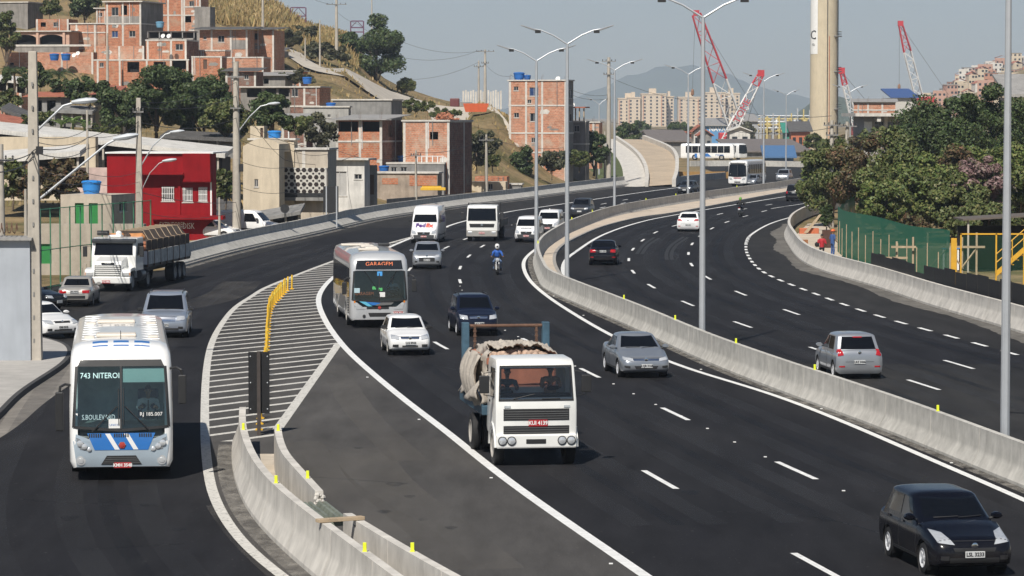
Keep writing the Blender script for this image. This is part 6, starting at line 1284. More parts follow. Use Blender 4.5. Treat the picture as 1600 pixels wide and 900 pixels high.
        if kind == 'grille':
            n = 7
            for k in range(n): x = a+(b-a)*(k+.5)/n; bx(x-.018, x+.018, -.06, -.03, c, d).build('bar', WHITE, w)
            for z in (c+.1, (c+d)/2, d-.1): bx(a, b, -.055, -.035, z-.02, z+.02).build('bar', WHITE, w)
    def sheet(s, m, oh, rise=.5, z=None):
        z = z or s.h+.03; o = oh+.25
        return MB().prism([(-o, z), (s.d+o, z+rise), (s.d+o, z+rise+.06), (-o, z+.06)], -o, s.w+o, 'x').build('roof', m, s.root)
    def box(s, name, m, x0, x1, y0, y1, f0=-.05, f1=.3, par=None): return MB().box(s.u(x0), s.u(x1), f0, f1, s.z(y1), s.z(y0)).build(name, m, par or s.root)
def tank(label, px, py, dist, w, m=BLUE_T, group='blue water tanks', z=None):
    p = D(px, py, dist); r = w*dist/F/2; t = thing('water_tank', label, 'water tank', p, group=group)
    MB().lathe([(r*.80, 0), (r*.86, r*.35), (r*.90, r*.36), (r*.97, r*1.05), (r*1.02, r*1.07), (r*1.02, r*1.16)], 20).build('tub', m, t, smooth=True, ang=30); MB().lathe([(r*1.06, r*1.16), (r*1.06, r*1.26), (r*.9, r*1.38), (r*.3, r*1.44), (.01, r*1.44)], 20).build('lid', m, t, smooth=True, ang=30)
    return t
# --- hill, upper rows
House('grey rendered house at the upper left corner of the hill', -40, 46, 5, 46, 470, PLAST, side=14, roof='slab', side_m=PLAST, foot=4)
t1 = House('tall narrow brick house with grey band and blue windows on the hill', 165, 222, 4, 76, 446, BR, yaw=14, side=24, roof='slab', holes=((175, 185, 48.5, 58.5, 'blue'), (203, 213, 48.5, 58, 'win'), (175, 186, 12, 25, 'win'), (190, 200, 9, 24, 'void')), slabs=(37.5,), cols=(168, 193, 221), side_m=PLAST, overhang=.35, foot=6)
t1.box('render_band', PLAST, 165, 222, 26, 37, -.03, .05)
tw = House('brick house with terracotta bays below the hill crest', 248, 287, -12, 38, 470, BR, yaw=10, side=18, roof='slab', holes=((295, 305, 2, 10, 'win'),) if False else (), cols=(263, 285), slabs=(24,), foot=5)
House('small brick house with open doorway beside a grey cube', 287, 314, -8, 38, 468, BR2, yaw=10, side=8, roof='slab', holes=((296, 304, 2, 10, 'win'), (287.5, 299, 25, 35, 'void')), cols=(288, 313), slabs=(11, 24), foot=5)
House('bare grey block cube standing on the hill road', 304, 329, 11, 40, 462, PLAST, yaw=16, side=6, name='block_hut', foot=4)
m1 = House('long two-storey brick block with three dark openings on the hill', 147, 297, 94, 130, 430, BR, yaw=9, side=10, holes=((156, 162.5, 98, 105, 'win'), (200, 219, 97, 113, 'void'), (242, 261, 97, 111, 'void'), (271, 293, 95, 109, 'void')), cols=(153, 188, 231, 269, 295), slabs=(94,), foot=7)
m2 = House('upper brick storey with a small square window above the long block', 228, 292, 62, 93.5, 431, BR, yaw=9, side=12, holes=((275, 287, 69, 78.5, 'win'),), cols=(231, 268, 291), foot=0.1, slabs=(63,), side_m=BR3)  # side wall in darker brick, its shade put into the colour
m2b = House('upper left brick storey of the long block, half its width', 152, 226, 72, 93.5, 432, BR2, yaw=9, side=5, cols=(187, 225), foot=.1, slabs=())
tr_ = thing('roof_terrace', 'shaded roof terrace under dark corrugated sheet on the hill', 'terrace', D(230, 62, 434)); sc_ = 434/F
MB().box(0, 75*sc_, 0, 4, 12.5*sc_, 13.4*sc_).build('roof', SHEETD, tr_); MB().box(0, 74*sc_, 2.6, 2.8, 0, 12*sc_).build('back_wall', VOID, tr_)  # near-black back wall: the shade under the roof is painted in
for k in range(5): MB().box(k*18*sc_, k*18*sc_+.15, .1, .25, 0, 12.5*sc_).build('post', CONC_D, tr_)
MB().box(0, 74*sc_, .1, .2, 0, 2.5*sc_).build('parapet', PLAST, tr_)
r1 = House('brick house under a wide dark sheet roof right of the terrace', 312, 388, 47, 82, 448, BR2, yaw=7, side=8, roof=SHEETD, holes=((341, 351, 56, 66, 'win'), (318, 323, 57, 62, 'win')), cols=(331, 361, 386), foot=4, overhang=.8)
r1.box('render_band', PLAST, 361, 388, 63, 77, -.03, .05)
House('brick lean-to with a dark mouth at the right end of the row', 388, 428, 47, 78, 452, BR2, yaw=8, side=12, roof=SHEETD, holes=((390, 404, 52, 62, 'void'),), cols=(389, 427), foot=4, overhang=.5)
r2 = House('low bare brick house below the wide sheet roof', 300, 347, 88, 134, 428, BR, yaw=8, side=5, holes=((318, 324, 93, 108, 'door'),), cols=(301, 346), slabs=(89,), foot=6)
House('recessed brick house beside the low bare one', 348, 412, 89, 118, 440, BR2, yaw=8, side=8, cols=(366, 411), slabs=(90,), foot=6)
House('brick house with a concrete roof edge above the white shed', 300, 352, 78, 90, 440, PINKR if False else BR2, yaw=8, side=6, foot=3, cols=(315,), slabs=(79,))
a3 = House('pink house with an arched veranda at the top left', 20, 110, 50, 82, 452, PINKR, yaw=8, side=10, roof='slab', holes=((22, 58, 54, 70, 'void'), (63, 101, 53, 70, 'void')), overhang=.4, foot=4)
for x in (22, 60, 102): MB().box(a3.u(x)-.18, a3.u(x)+.18, -.25, .02, a3.z(82), a3.h).build('pillar', PINKR, a3.root)
for x0, x1 in ((22, 58), (63, 101)):                      # flat arch heads
    n = 10; pts = [(a3.u(x0+(x1-x0)*k/n), a3.z(54)-.05 - .45*abs(2*k/n-1)**3) for k in range(n+1)]
    MB().prism([(a3.u(x0), a3.z(53)+.05)] + pts + [(a3.u(x1), a3.z(53)+.05)], -.03, .02, 'y').build('arch', PINKR, a3.root)
a3.box('parapet', PLAST, 12, 112, 70, 82, -.6, -.45); MB().box(a3.u(12), a3.u(146), -.7, -.45, a3.z(73), a3.z(70)).build('parapet_cap', CONC_L, a3.root)
House('brick retaining house carrying blue tanks on its ledge', 12, 148, 82, 122, 440, BR2, yaw=6, side=6, cols=(52, 98, 146), foot=6, holes=((16, 22, 98, 108, 'void'),))
House('brick house between the arched veranda and the tall narrow house', 110, 165, 38, 80, 456, BR2, yaw=7, side=4, cols=(120, 149), slabs=(51,), foot=4, roof='slab')
for x, y, d_, w, lab in ((85, 94.5, 437, 15, 'left one of two blue tanks under the arched veranda'), (103, 94.5, 437, 15, 'right one of two blue tanks under the arched veranda'), (250, 43, 445, 13, 'pale blue tank on the roof beside the tall narrow house'), (320, 166, 500, 1, '')):
    if lab: tank(lab, x, y, d_, w, M('tank_pale_blue', (.16, .36, .52), .5, var=.1) if 'pale' in lab else BLUE_T)
for lab, x0, x1, yt, yb, d_, m_, hl, rf in (('small brick house tucked under the recessed one', 352, 400, 112, 138, 418, BR3, ((362, 369, 117, 124, 'win'), (382, 389, 117, 124, 'win')), SHEETD), ('grey lean-to between the low houses and the dirt road', 404, 446, 119, 139, 428, PLAST, ((412, 420, 123, 131, 'void'),), SHEET), ('bare brick terrace house behind the thin roof', 428, 470, 112, 136, 436, BR, ((436, 443, 118, 125, 'win'), (452, 462, 118, 130, 'void')), 'slab'), ('dim shack with an open front below the palms', 46, 96, 152, 176, 326, CONC_D, ((52, 66, 157, 174, 'void'), (74, 88, 157, 174, 'void')), TILE), ('cream cottage beside the weathered flat roof', 146, 186, 150, 178, 322, CREAM, ((152, 159, 156, 164, 'win'), (168, 175, 156, 176, 'door')), TILE), ('brick shed with a blue door at the left edge', -20, 34, 128, 156, 360, BR2, ((4, 12, 134, 142, 'blue'), (20, 27, 134, 154, 'door')), SHEETD), ('half-finished brick storey above the arched veranda', 56, 108, 30, 50, 462, BR, ((64, 72, 35, 42, 'void'), (84, 92, 35, 42, 'win')), None), ('brick house beside the round tree near the top', 150, 166, 14, 40, 470, BR2, ((154, 160, 20, 26, 'win'),), 'slab'), ('unpainted house behind the bright blue tank', 440, 478, 186, 216, 330, BR3, ((448, 456, 192, 201, 'win'), (463, 470, 192, 201, 'win')), SHEET)):
    House(lab, x0, x1, yt, yb, d_, m_, yaw=9, side=8, foot=4, holes=hl, roof=rf, cols=(x0+2, x1-1) if m_ in (BR, BR2, BR3) else (), overhang=.3)
# --- middle rows
House('grey block hut beside the dirt road on the hill', 398, 444, 80, 112, 470, PLAST, yaw=14, side=6, roof=SHEETD, holes=((416, 425, 83, 108, 'door'), (427, 441, 84, 91, 'win')), name='block_hut', foot=3)
House('brick fragment of wall left of the grey block hut', 400, 406, 81, 116, 466, BR, yaw=5, side=3, foot=3, name='brick_wall', cat='wall')
o1 = House('long low house with a row of dark openings under a thin roof', 376, 454, 137, 178, 400, PLAST, yaw=6, side=6, roof='slab', holes=((386, 409, 138.5, 152, 'void'), (414, 432, 138.5, 151.5, 'void'), (436, 452, 138.5, 151, 'void')), overhang=.6, foot=5)
House('brick end of the long low house with a blue tank on top', 454, 500, 137, 190, 398, BR3, yaw=14, side=14, holes=((456, 466, 139, 151, 'win'),), cols=(476,), slabs=(166,), side_m=BR2, foot=5, roof='slab')
tank('blue tank on the roof of the low brick end house', 480, 131, 402, 15)
House('tall grey-white house wall with two small windows above the cream building', 474, 545, 168, 226, 352, M('pale_grey_render', (.42, .41, .385), .95, var=.15, scale=1., streak=.3, big=.2, spec=.1), yaw=5, side=4, holes=((489, 493.5, 181, 191, 'win'), (512, 517, 179, 184, 'win')), foot=5, roof='slab')
tank('blue tank above the grey-white house wall', 517, 171, 353, 15)
House('weathered grey block wall building on the slope below the dirt road', 520, 612, 157, 180, 372, CONC_D, yaw=10, side=14, foot=5, name='block_hut', roof='slab')
b1h = House('two-storey house with dark balconies under a grey sheet roof', 526, 597, 188, 258, 330, BR, yaw=15, side=29, roof=SHEET, holes=((528, 560, 190, 206, 'void'), (566, 594, 190, 206, 'void')), cols=(527, 563, 596), slabs=(221,), overhang=.5, side_m=BR3, foot=3, sholes=((606, 612, 196, 214, 'door'),), scols=(616,))  # right side's shade painted by a darker copy of the brick
b2h = House('square brick house with unfinished rubble on its roof', 630, 702, 190, 258, 332, BR2, yaw=16, side=34, holes=((672, 685, 206, 218, 'void'),), cols=(632, 667, 701), slabs=(190,), side_m=BR3, foot=3, roof='slab', scols=(724,))  # darker brick on the right side stands in for shade
mb = MB(); rr = random.Random(11)
for k in range(160):
    a, b = rr.uniform(.2, 1), rr.uniform(.2, 2.6); q = rr.uniform(.06, .16); mb.lathe([(q*.4, -q*.7), (q, 0), (q*.3, q*.7)], 5, (b2h.w*(.55+.5*a), b, b2h.h+.2+(.9*(1-abs(a-.55)*2))*rr.random()))
tag(mb.build('rubble_pile', CLAYR, None, loc=b2h.root.location, rz=-b2h.a, kind='stuff'), 'heap of red rubble on the roof of the square brick house', 'rubble')
# four-storey brick block
f4 = House('four-storey raw brick block of flats with concrete bands', 795, 884, 127, 268, 402, BR2, yaw=16, side=12, holes=((802.5, 810, 135.5, 142, 'win'), (827, 841, 137, 150.5, 'blue'), (824, 830, 156, 162, 'win'), (803, 811, 176.5, 184, 'win'), (828, 840, 177, 190, 'win'), (830, 836, 215, 223, 'win')), cols=(797, 822, 847, 883), slabs=(165, 208, 238), side_m=PLAST, foot=2, roof='slab', sholes=((888, 894, 178, 190, 'win'), (888, 895, 140, 154, 'win')), scols=(886,))
for lab, x, w in (('larger blue tank on the roof of the four-storey brick block', 811, 17), ('smaller blue tank on the roof of the four-storey brick block', 824, 11)): tank(lab, x, 125, 406, w)
f5 = House('lower annexe with railed terrace behind the four-storey block', 893, 915, 190, 262, 408, PLAST, yaw=14, side=6, holes=((897, 905, 196, 206, 'win'),), slabs=(190, 225), foot=2)
MB().box(f5.u(891), f5.u(916), -.4, f5.d, f5.z(169), f5.z(167)).build('terrace_roof', TILE, f5.root)
for x in (893, 899, 905, 912): MB().box(f5.u(x)-.07, f5.u(x)+.07, .0, .14, f5.h, f5.z(169)).build('terrace_post', WOODP, f5.root)
House('small brick house stub right of the annexe', 917, 936, 192, 240, 424, BR2, yaw=10, side=6, foot=2, cols=(927,), roof='slab')
# --- lower row above the slip road
w1 = House('small white house with one barred window above the slip road', 517, 570, 250, 308, 286, WHITER, yaw=12, side=7, holes=((554, 566, 272, 280, 'win'), (519, 542, 268, 306, 'shutter')), roof='slab', foot=2.5, overhang=.5)
House('dark narrow passage house right of the small white house', 577, 586, 258, 308, 288, CONC_D, yaw=8, side=3, holes=((578, 584.5, 273, 304, 'door'),), foot=2.5)
l1 = House('long crumbling wall house of bare brick and render', 584, 684, 271, 308, 320, M('stained_tan_render', (.40, .33, .265), .95, var=.25, scale=1.2, streak=.3, big=.3, spec=.1), yaw=6, side=8, foot=2.5, roof='slab'); l1.box('bare_brick', BR, 640, 683, 274, 290, -.03, .02); l1.box('bare_brick', BR, 597, 622, 278, 288, -.025, .02)
l2 = House('set-back terrace house with a blue tank and white posts', 578, 694, 254, 274, 330, CONC_D, yaw=5, side=16, foot=4, holes=((611, 620, 261, 269, 'win'), (626, 636, 261, 268, 'win')), slabs=(255,))
tank('blue tank in front of the set-back terrace house', 600, 270, 326, 16); tank('blue tank high on the terrace below the square brick house', 628, 253, 333, 14)
for k, x in enumerate((652, 659, 667, 676, 684, 692)): MB().box(l2.u(x)-.05, l2.u(x)+.05, 0, .1, l2.h, l2.z(243 + (k % 3))).build('terrace_post', WHITE, l2.root)
MB().box(l2.u(650), l2.u(694), .0, .06, l2.z(244.5), l2.z(243.5)).build('terrace_rail', WHITE, l2.root)
House('dark rendered cube at the end of the terrace row', 698, 713, 256, 284, 338, CONC_D, yaw=18, side=10, foot=3, roof='slab', holes=((703, 708, 261, 272, 'shutter'),))
House('low tan wall house with pink rubble along its top', 697, 790, 284, 306, 358, CREAM, yaw=4, side=8, foot=2, holes=((763, 770, 287, 296, 'win'),), name='tan_wall', cat='wall')
House('low brick shed with red roof edge beside the tan wall', 742, 792, 276, 288, 364, BR, yaw=4, side=8, foot=3)
House('long tan roadside house with a brick parapet and brown door', 800, 910, 278, 300, 410, CREAM, yaw=3, side=10, foot=2, holes=((841, 854, 284, 294, 'door'),), slabs=(277.5,), fm=BR3)
House('low grey shed left of the bend with a flat roof', 794, 814, 289, 302, 368, CONC_D, yaw=4, side=6, foot=2, roof='slab')
# --- cream building with the pierced-block screen
cr = House('cream building with a rounded gable beside the pierced screen', 380, 437, 238, 338, 258, CREAM, yaw=8, side=6, holes=((398, 404, 280, 292, 'win'),), foot=3)
n = 14; MB().prism([(cr.u(380), cr.h)] + [(cr.u(380+57*k/n), cr.h + (9+13*math.sin(math.pi*k/n*.9))*cr.sc) for k in range(n+1)] + [(cr.u(437), cr.h)], 0, 5, 'y').build('gable', CREAM, cr.root)
tank('bright blue tank on the flat cream roof at the foot of the hill', 429, 219, 262, 21, TANK_B)
House('small cream roof house carrying the bright blue tank', 390, 460, 219, 246, 262, CREAM, yaw=6, side=5, foot=4, holes=((404, 411, 200, 212, 'win'),) if False else (), roof='slab'); House('cream stair head beside the bright blue tank', 391, 413, 197, 222, 268, CREAM, yaw=12, side=4, foot=1, holes=((407, 411.5, 200, 214, 'door'),))
cg = House('building with a pierced hexagon-block screen wall', 436, 513, 262, 331, 262, BEIGER, yaw=9, side=10, foot=3)
up = House('blank beige upper storey above the pierced screen', 436, 513, 234, 260, 262, BEIGER, yaw=9, side=10, foot=.1, roof='slab', cols=(475,))
SCR = M('screen_block', (.55, .53, .48), .9, var=.1); scrH = M('screen_dark', (.03, .022, .02), .9, var=.3)
scr = MB().box(cg.u(438), cg.u(512), -.22, -.02, cg.z(302), cg.z(262)).build('screen_wall', SCR, cg.root)
for j in range(7):
    for i in range(8):
        x, y = 443 + i*9.6 + (0 if j % 2 else 4.8), 265.5 + j*5.6
        if x < 510: MB().lathe([(.10 if j % 2 else .205, -.228), (.10 if j % 2 else .205, -.221)], 6 if j % 2 == 0 else 8, (cg.u(x), 0, cg.z(y)), 'y').build('screen_opening', scrH, scr)
MB().box(cg.u(437), cg.u(512), -.9, .0, cg.z(313), cg.z(308)).build('canopy', CONC_D, cg.root); MB().box(cg.u(437), cg.u(512), -.6, -.5, cg.z(308), cg.z(301)).build('railing', DARK, cg.root)
# --- red building
rd = House('bright red two-storey building lettered EXTINTORES', 168, 334, 240, 392, 236, REDR, yaw=5, side=5, foot=2.5, name='red_building', cat='building', holes=((254, 274, 291, 314, 'grille'), (287, 303, 293, 315.5, 'grille'), (312, 326, 292, 314.5, 'grille')))
rd.box('roof', WHITE, 166, 336, 237.5, 239.8, -.2, 6); rd.box('upper_canopy', REDR, 222, 292, 269.5, 272.5, -.9, .0); rd.box('upper_canopy', REDR, 290, 333, 281, 284, -.6, .0)
MB().prism([(0, rd.z(284)), (-.62, rd.z(283)), (-.9, rd.z(240)+.02), (0, rd.z(240)+.02)], rd.u(291), rd.u(333.5), 'x').build('hood', REDR, rd.root); rd.box('ledge', REDR, 240, 354, 336, 342, -1.0, .0); rd.box('pillar', REDR, 280, 284, 275, 336, -.12, .0); rd.box('corner_strip', WHITE, 330.5, 333, 284, 336, -.04, .0)
text_mesh('EXTINTORES', .52, WHITE, rd.root, (rd.u(270), -.02, rd.z(351)), depth=.003, name='lettering', sx=.62); text_mesh('CARGA', .6, WHITE, rd.root, (rd.u(271), -.02, rd.z(359.5)), depth=.003, sx=.75); text_mesh('DISK', .62, WHITE, rd.root, (rd.u(296), -.02, rd.z(353)), depth=.003, sx=.7)
# --- beige block with green doors, its yard wall, stairs and fence
bg_ = House('beige flat-roofed block with two green doors and a blue tank on top', 95, 177, 304, 362, 192, BEIGER, yaw=14, side=25, foot=1.0, name='beige_block', cat='building', holes=((118, 132.5, 317, 360, 'greendoor'), (140.5, 155, 317, 360, 'greendoor')), sholes=((185, 193, 315, 331, 'win'),))
tank('bright blue tank on the beige block with green doors', 143, 303, 194, 30, TANK_B)
yd = House('beige yard wall building under the green-doored block', 62, 226, 350, 446, 184, BEIGER, yaw=2, side=4, foot=1, name='yard_building', cat='building', holes=((64, 81, 381, 412, 'greendoor'),))
st_ = thing('staircase', 'concrete staircase climbing towards the green doors', 'stairs', D(100, 446, 180))
for k in range(14): MB().box(k*.21, k*.21+.23, 0, 1.0, 0, .2+k*.2).build('step', BEIGER, st_)
GREENM = M('green_mesh_steel', (.06, .22, .12), .6, var=.15)
def fence(label, pts, h, m, every=2.2, rails=(.1, .98), mesh=None, name='wire_fence', z0=0.):
    f = thing(name, label, 'fence', pts[0]); n = clen(pts); k = max(1, int(n/every))
    for i in range(k+1): p = sub(pts, n*i/k, n*i/k+.01)[0]-pts[0]; MB().tube([(p.x, p.y, z0), (p.x, p.y, z0+h)], .035, 6).build('post', m, f)
    for r_ in rails: MB().tube([(p.x-pts[0].x, p.y-pts[0].y, z0+h*r_) for p in pts], .025, 5).build('rail', m, f)
    if mesh:
        for i in range(k):
            c = sub(pts, n*i/k, n*(i+1)/k)
            MB().ribbon([p-pts[0]+Vector((0, .01, z0+.08)) for p in c], [p-pts[0]+Vector((0, .01, z0+h*.98)) for p in c]).build('mesh_panel', mesh, f, recalc=False)
    return f
def mesh_mat(name, col, dens):
    m = bpy.data.materials.new(name); m.use_nodes = True; nt = m.node_tree; p = nt.nodes['Principled BSDF']; p.inputs['Base Color'].default_value = (*col, 1); p.inputs['Roughness'].default_value = .8; p.inputs['Alpha'].default_value = dens; MATS[name] = m; return m
fence('green wire-mesh fence in front of the beige yard', catmull([G(64, 457), G(110, 449), G(150, 443), G(200, 436), G(236, 430)], .5), 4.3, GREENM, 1.6, (.05, .5, .99), mesh_mat('wire_mesh', (.05, .16, .09), .16))
# --- corrugated roofs and sheds behind, left edge
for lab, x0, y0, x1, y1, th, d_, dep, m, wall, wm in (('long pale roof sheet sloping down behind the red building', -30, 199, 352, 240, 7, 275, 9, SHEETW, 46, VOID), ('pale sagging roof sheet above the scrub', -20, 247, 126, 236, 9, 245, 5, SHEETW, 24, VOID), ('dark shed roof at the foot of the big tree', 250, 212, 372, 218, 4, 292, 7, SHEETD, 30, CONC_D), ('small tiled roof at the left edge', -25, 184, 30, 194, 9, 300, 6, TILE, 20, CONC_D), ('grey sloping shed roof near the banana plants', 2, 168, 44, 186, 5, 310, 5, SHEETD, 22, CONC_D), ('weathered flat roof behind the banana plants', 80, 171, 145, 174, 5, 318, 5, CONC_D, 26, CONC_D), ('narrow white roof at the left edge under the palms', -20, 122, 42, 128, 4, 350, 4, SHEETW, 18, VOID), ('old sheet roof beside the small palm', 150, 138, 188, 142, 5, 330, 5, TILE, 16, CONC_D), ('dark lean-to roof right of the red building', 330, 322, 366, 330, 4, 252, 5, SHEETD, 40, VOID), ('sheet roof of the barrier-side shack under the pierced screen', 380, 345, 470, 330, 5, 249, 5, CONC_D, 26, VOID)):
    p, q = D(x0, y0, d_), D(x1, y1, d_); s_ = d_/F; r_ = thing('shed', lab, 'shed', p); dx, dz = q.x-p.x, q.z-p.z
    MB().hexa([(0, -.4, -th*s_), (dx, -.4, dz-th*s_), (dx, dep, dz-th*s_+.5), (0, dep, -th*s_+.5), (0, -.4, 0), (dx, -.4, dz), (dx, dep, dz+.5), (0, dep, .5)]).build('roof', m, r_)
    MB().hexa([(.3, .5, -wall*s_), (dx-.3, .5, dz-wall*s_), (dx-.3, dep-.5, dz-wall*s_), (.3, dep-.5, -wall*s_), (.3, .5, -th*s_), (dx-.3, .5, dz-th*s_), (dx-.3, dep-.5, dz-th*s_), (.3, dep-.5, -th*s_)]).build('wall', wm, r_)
    for k in range(5): x = dx*(.03+.235*k); MB().box(x-.08, x+.08, -.1, .08, dz*k/4.-wall*s_, dz*k/4.-th*s_).build('post', POLE_C, r_)
House('cream wall under the long pale roof at the left edge', -20, 150, 214, 258, 272, CREAM, yaw=2, side=4, foot=3, name='cream_wall', cat='wall')
House('white and red painted low wall behind the scrub', 100, 168, 262, 300, 246, M('patched_white_red', (.55, .42, .38), .9, var=.4, scale=.8, big=.3), yaw=2, side=3, foot=3, name='painted_wall', cat='wall')
# pale wall in the left foreground
p0 = G(48, 570); wl_ = thing('roadside_wall', 'pale blue-grey wall with corrugated top at the left edge', 'wall', (p0.x, p0.y, 0))
MB().box(-9, 0, 0, .25, 0, 4.55).build('wall', M('pale_wall_paint', (.40, .43, .47), .9, var=.08, scale=.8, streak=.12, big=.1, spec=.1), wl_)
MB().prism([(-.25, 4.55), (-.25, 4.62), (.6, 4.70), (.6, 4.62)], -9, .1, 'x').build('coping', SHEET, wl_)
coil = MB().tube([(-9 + t*.035*1.0, .15+.18*math.cos(t*1.2), 4.98+.20*math.sin(t*1.2)) for t in range(250)], .022, 4); tag(coil.build('barbed_wire_coil', RUST, None, loc=(p0.x-.15, p0.y, 0)), 'rusty coil of barbed wire on the pale wall', 'barbed wire')
# flat black road signs seen from behind on the slip road, low walls
for lab, x, y, w, h_ in (('dark back of a rectangular road sign on two posts by the slip road', 517, 342, 24, 44),):
    q = D(x, 332, 255); r_ = thing('road_sign', lab, 'sign', (q.x, q.y, 0)); s_ = 255/F
    MB().box(-w/2*s_, w/2*s_, 0, .03, (q.z), q.z+41*s_).build('panel', DARK, r_)
    for dx in (-7, 9): MB().box(dx*s_-.05, dx*s_+.05, -.06, 0, -.2, q.z+41*s_).build('post', GALV, r_)
q = D(445, 326, 236); r_ = thing('round_sign', 'round dark back of a traffic sign left of the pierced screen', 'sign', (q.x, q.y, 0)); MB().lathe([(.33, 0), (.33, .03)], 20, (0, 0, q.z), 'y').build('disc', DARK, r_); MB().tube([(0, .05, -.2), (0, .05, q.z)], .04, 6).build('post', DARK, r_)
yb = thing('yellow_beam', 'yellow steel beam lying on top of the slip road wall', 'beam', D(657, 297.5, 306)); MB().box(0, 2.4, 0, .4, 0, .28).build('beam', YELLOW, yb, bevel=.03); MB().box(.15, 2.0, .05, .35, .281, .42).build('cleats', YELLOW, yb)
rw = [D(604, 311, 294), D(700, 304, 320), D(800, 297, 350), D(880, 290, 374)]
rt = thing('retaining_wall', 'dark retaining wall running behind the slip road barrier', 'wall', rw[0]); cc = catmull(rw, 2); MB().loft([[p-rw[0]+Vector((0, dy, -1.6-p.z+rw[0].z*0+dz)) if False else Vector((p.x-rw[0].x, p.y-rw[0].y+dy, dz + (p.z-rw[0].z))) for dy, dz in ((0, -2.6), (0, 0), (.3, 0), (.3, -2.6))] for p in cc]).build('wall', CONC_D, rt)
# ------------------------------------------------------------------ chimney, cranes and far town
ch = thing('chimney', 'tall cream concrete chimney with ladder and white banner', 'chimney', (XZ(1287, 200, 850)[0], 850, 0)); k = 850/F; rad = 21.5*k
CHC = M('chimney_concrete', (.58, .50, .36), .9, var=.06, scale=.5, streak=.12, big=.06, spec=.15); MB().lathe([(rad*1.02, -2), (rad, 20), (rad*.97, 60)], 40).build('shaft', CHC, ch, smooth=True)
def arc(r, a0, a1, z0, z1, n=12): return MB().grid(lambda u, v: (r*math.sin(R(a0+(a1-a0)*u)), -r*math.cos(R(a0+(a1-a0)*u)), z0+(z1-z0)*v), n, 8)
bn = arc(rad*1.01, -80, -33, 9.1+95*k, 60).build('banner', WHITE, ch, smooth=True)
for s_, y, sz in (('C', 56, 3.4), ('ra', 70, 1.3)):
    a = R(-56); text_mesh(s_, sz, INK, bn, (rad*1.015*math.sin(a)*1.0, -rad*1.02*math.cos(a), 9.1+(180-y)*k), (R(90), 0, a), .01)
for dx, m_ in ((6, M('orange_pipe', (.50, .17, .08), .6)), (3, DARK)): a = math.asin(dx*k/rad); MB().tube([(rad*1.03*math.sin(a), -rad*1.03*math.cos(a), z) for z in (-1, 30 if dx == 6 else 60)], .10, 5).build('pipe', m_, ch)
a = R(62)
for da in (-.06, .06): MB().tube([(rad*1.08*math.sin(a+da), -rad*1.08*math.cos(a+da), z) for z in (0, 60)], .07, 4).build('ladder_rail', DARK, ch)
for i in range(60): z = 2+i*.9; MB().tube([(rad*1.08*math.sin(a-.06), -rad*1.08*math.cos(a-.06), z), (rad*1.08*math.sin(a+.06), -rad*1.08*math.cos(a+.06), z)], .04, 4).build('rung', DARK, ch)
for y in (171, 113, 58):
    z = 9.1+(180-y)*k; pf = MB().loft([[(rr*math.sin(R(q)), -rr*math.cos(R(q)), zz) for rr, zz in ((rad*.98, z), (rad*1.28, z), (rad*1.28, z+.25), (rad*.98, z+.25))] for q in range(40, 121, 10)]).build('platform', CONC_D, ch)
    for zz in (.7, 1.3): MB().tube([(rad*1.27*math.sin(R(q)), -rad*1.27*math.cos(R(q)), z+zz) for q in range(40, 121, 10)], .06, 4).build('platform_rail', DARK, pf)
CRW = M('crane_white', (.66, .66, .65), .5, var=.08); CRR = M('crane_red', (.48, .035, .045), .5, var=.1)
def crane(label, base, tip, d_, w0, w1, split, hook=None, text=None):
    A, B = D(*base, d_), D(*tip, d_); k = d_/F; r_ = thing('crane', label, 'crane', (A.x, A.y, 0), group='lattice boom cranes'); ax = (B-A); L = ax.length; t = ax.normalized(); sd = Vector((0, 1, 0)).cross(t).normalized(); dp = Vector((0, 1, 0)); o = A - Vector((A.x, A.y, 0))
    N = int(L/(w0*k*1.15)); n0 = int(N*split)
    def corner(i, j): f = i/N; w = (w0+(w1-w0)*max(0, (f-.55)/.45))*k/2; return o + t*L*f + sd*w*(1 if j in (0, 1) else -1) + dp*w*(1 if j in (1, 2) else -1)
    for a, b, m_, nm in ((0, n0, CRW, 'boom'), (n0, N, CRR, 'boom_head')):
        mb = MB()
        for j in range(4): mb.tube([corner(a, j), corner(b, j)], .2, 4)
        for i in range(a, b):
            for j in range(4):
                j2 = (j+1) % 4; mb.tube([corner(i, j), corner(i+1, j2)] if i % 2 else [corner(i, j2), corner(i+1, j)], .11, 3)
                if i % 2 == 0: mb.tube([corner(i, j), corner(i, j2)], .10, 3)
        mb.build(nm, m_, r_, kind='stuff' if False else None)
    MB().box(-.9, .9, -.8, .8, -.6, 1.2).build('sheave_block', CRR, r_, loc=o+t*L)
    if hook:
        h = D(*hook, d_) - Vector((A.x, A.y, 0)); MB().tube([o+t*L-sd*.4, h], .05, 3).build('hoist_rope', DARK, r_); MB().lathe([(.1, 0), (.5, .4), (.5, 1.6), (.2, 2.2)], 8, h-Vector((0, 0, 2))).build('hook_block', M('hook_rust', (.25, .13, .07), .7), r_)
    e = D(base[0]+(46 if tip[0] < base[0] else 30), base[1]-4, d_+8) - Vector((A.x, A.y, 0)); MB().tube([o+t*L, e], .06, 3).build('stay_rope', DARK, r_)
    MB().box(-3, 3, -2, 4, .9, 4.2).build('machine_house', CRR, r_, loc=(2.5, 2, o.z-4 if o.z > 6 else 0), bevel=.2); MB().box(-3.5, 3.5, -3, -2, 0, 1.1).box(-3.5, 3.5, 3, 4, 0, 1.1).build('tracks', DARK, r_, loc=(2.5, 2, 0))
    if text: text_mesh(text, w0*k*.95, CRR, r_, o+t*L*.52-dp*(w0*k/2+.2), (R(90), math.atan2(-(B.z-A.z), B.x-A.x), 0), .02)
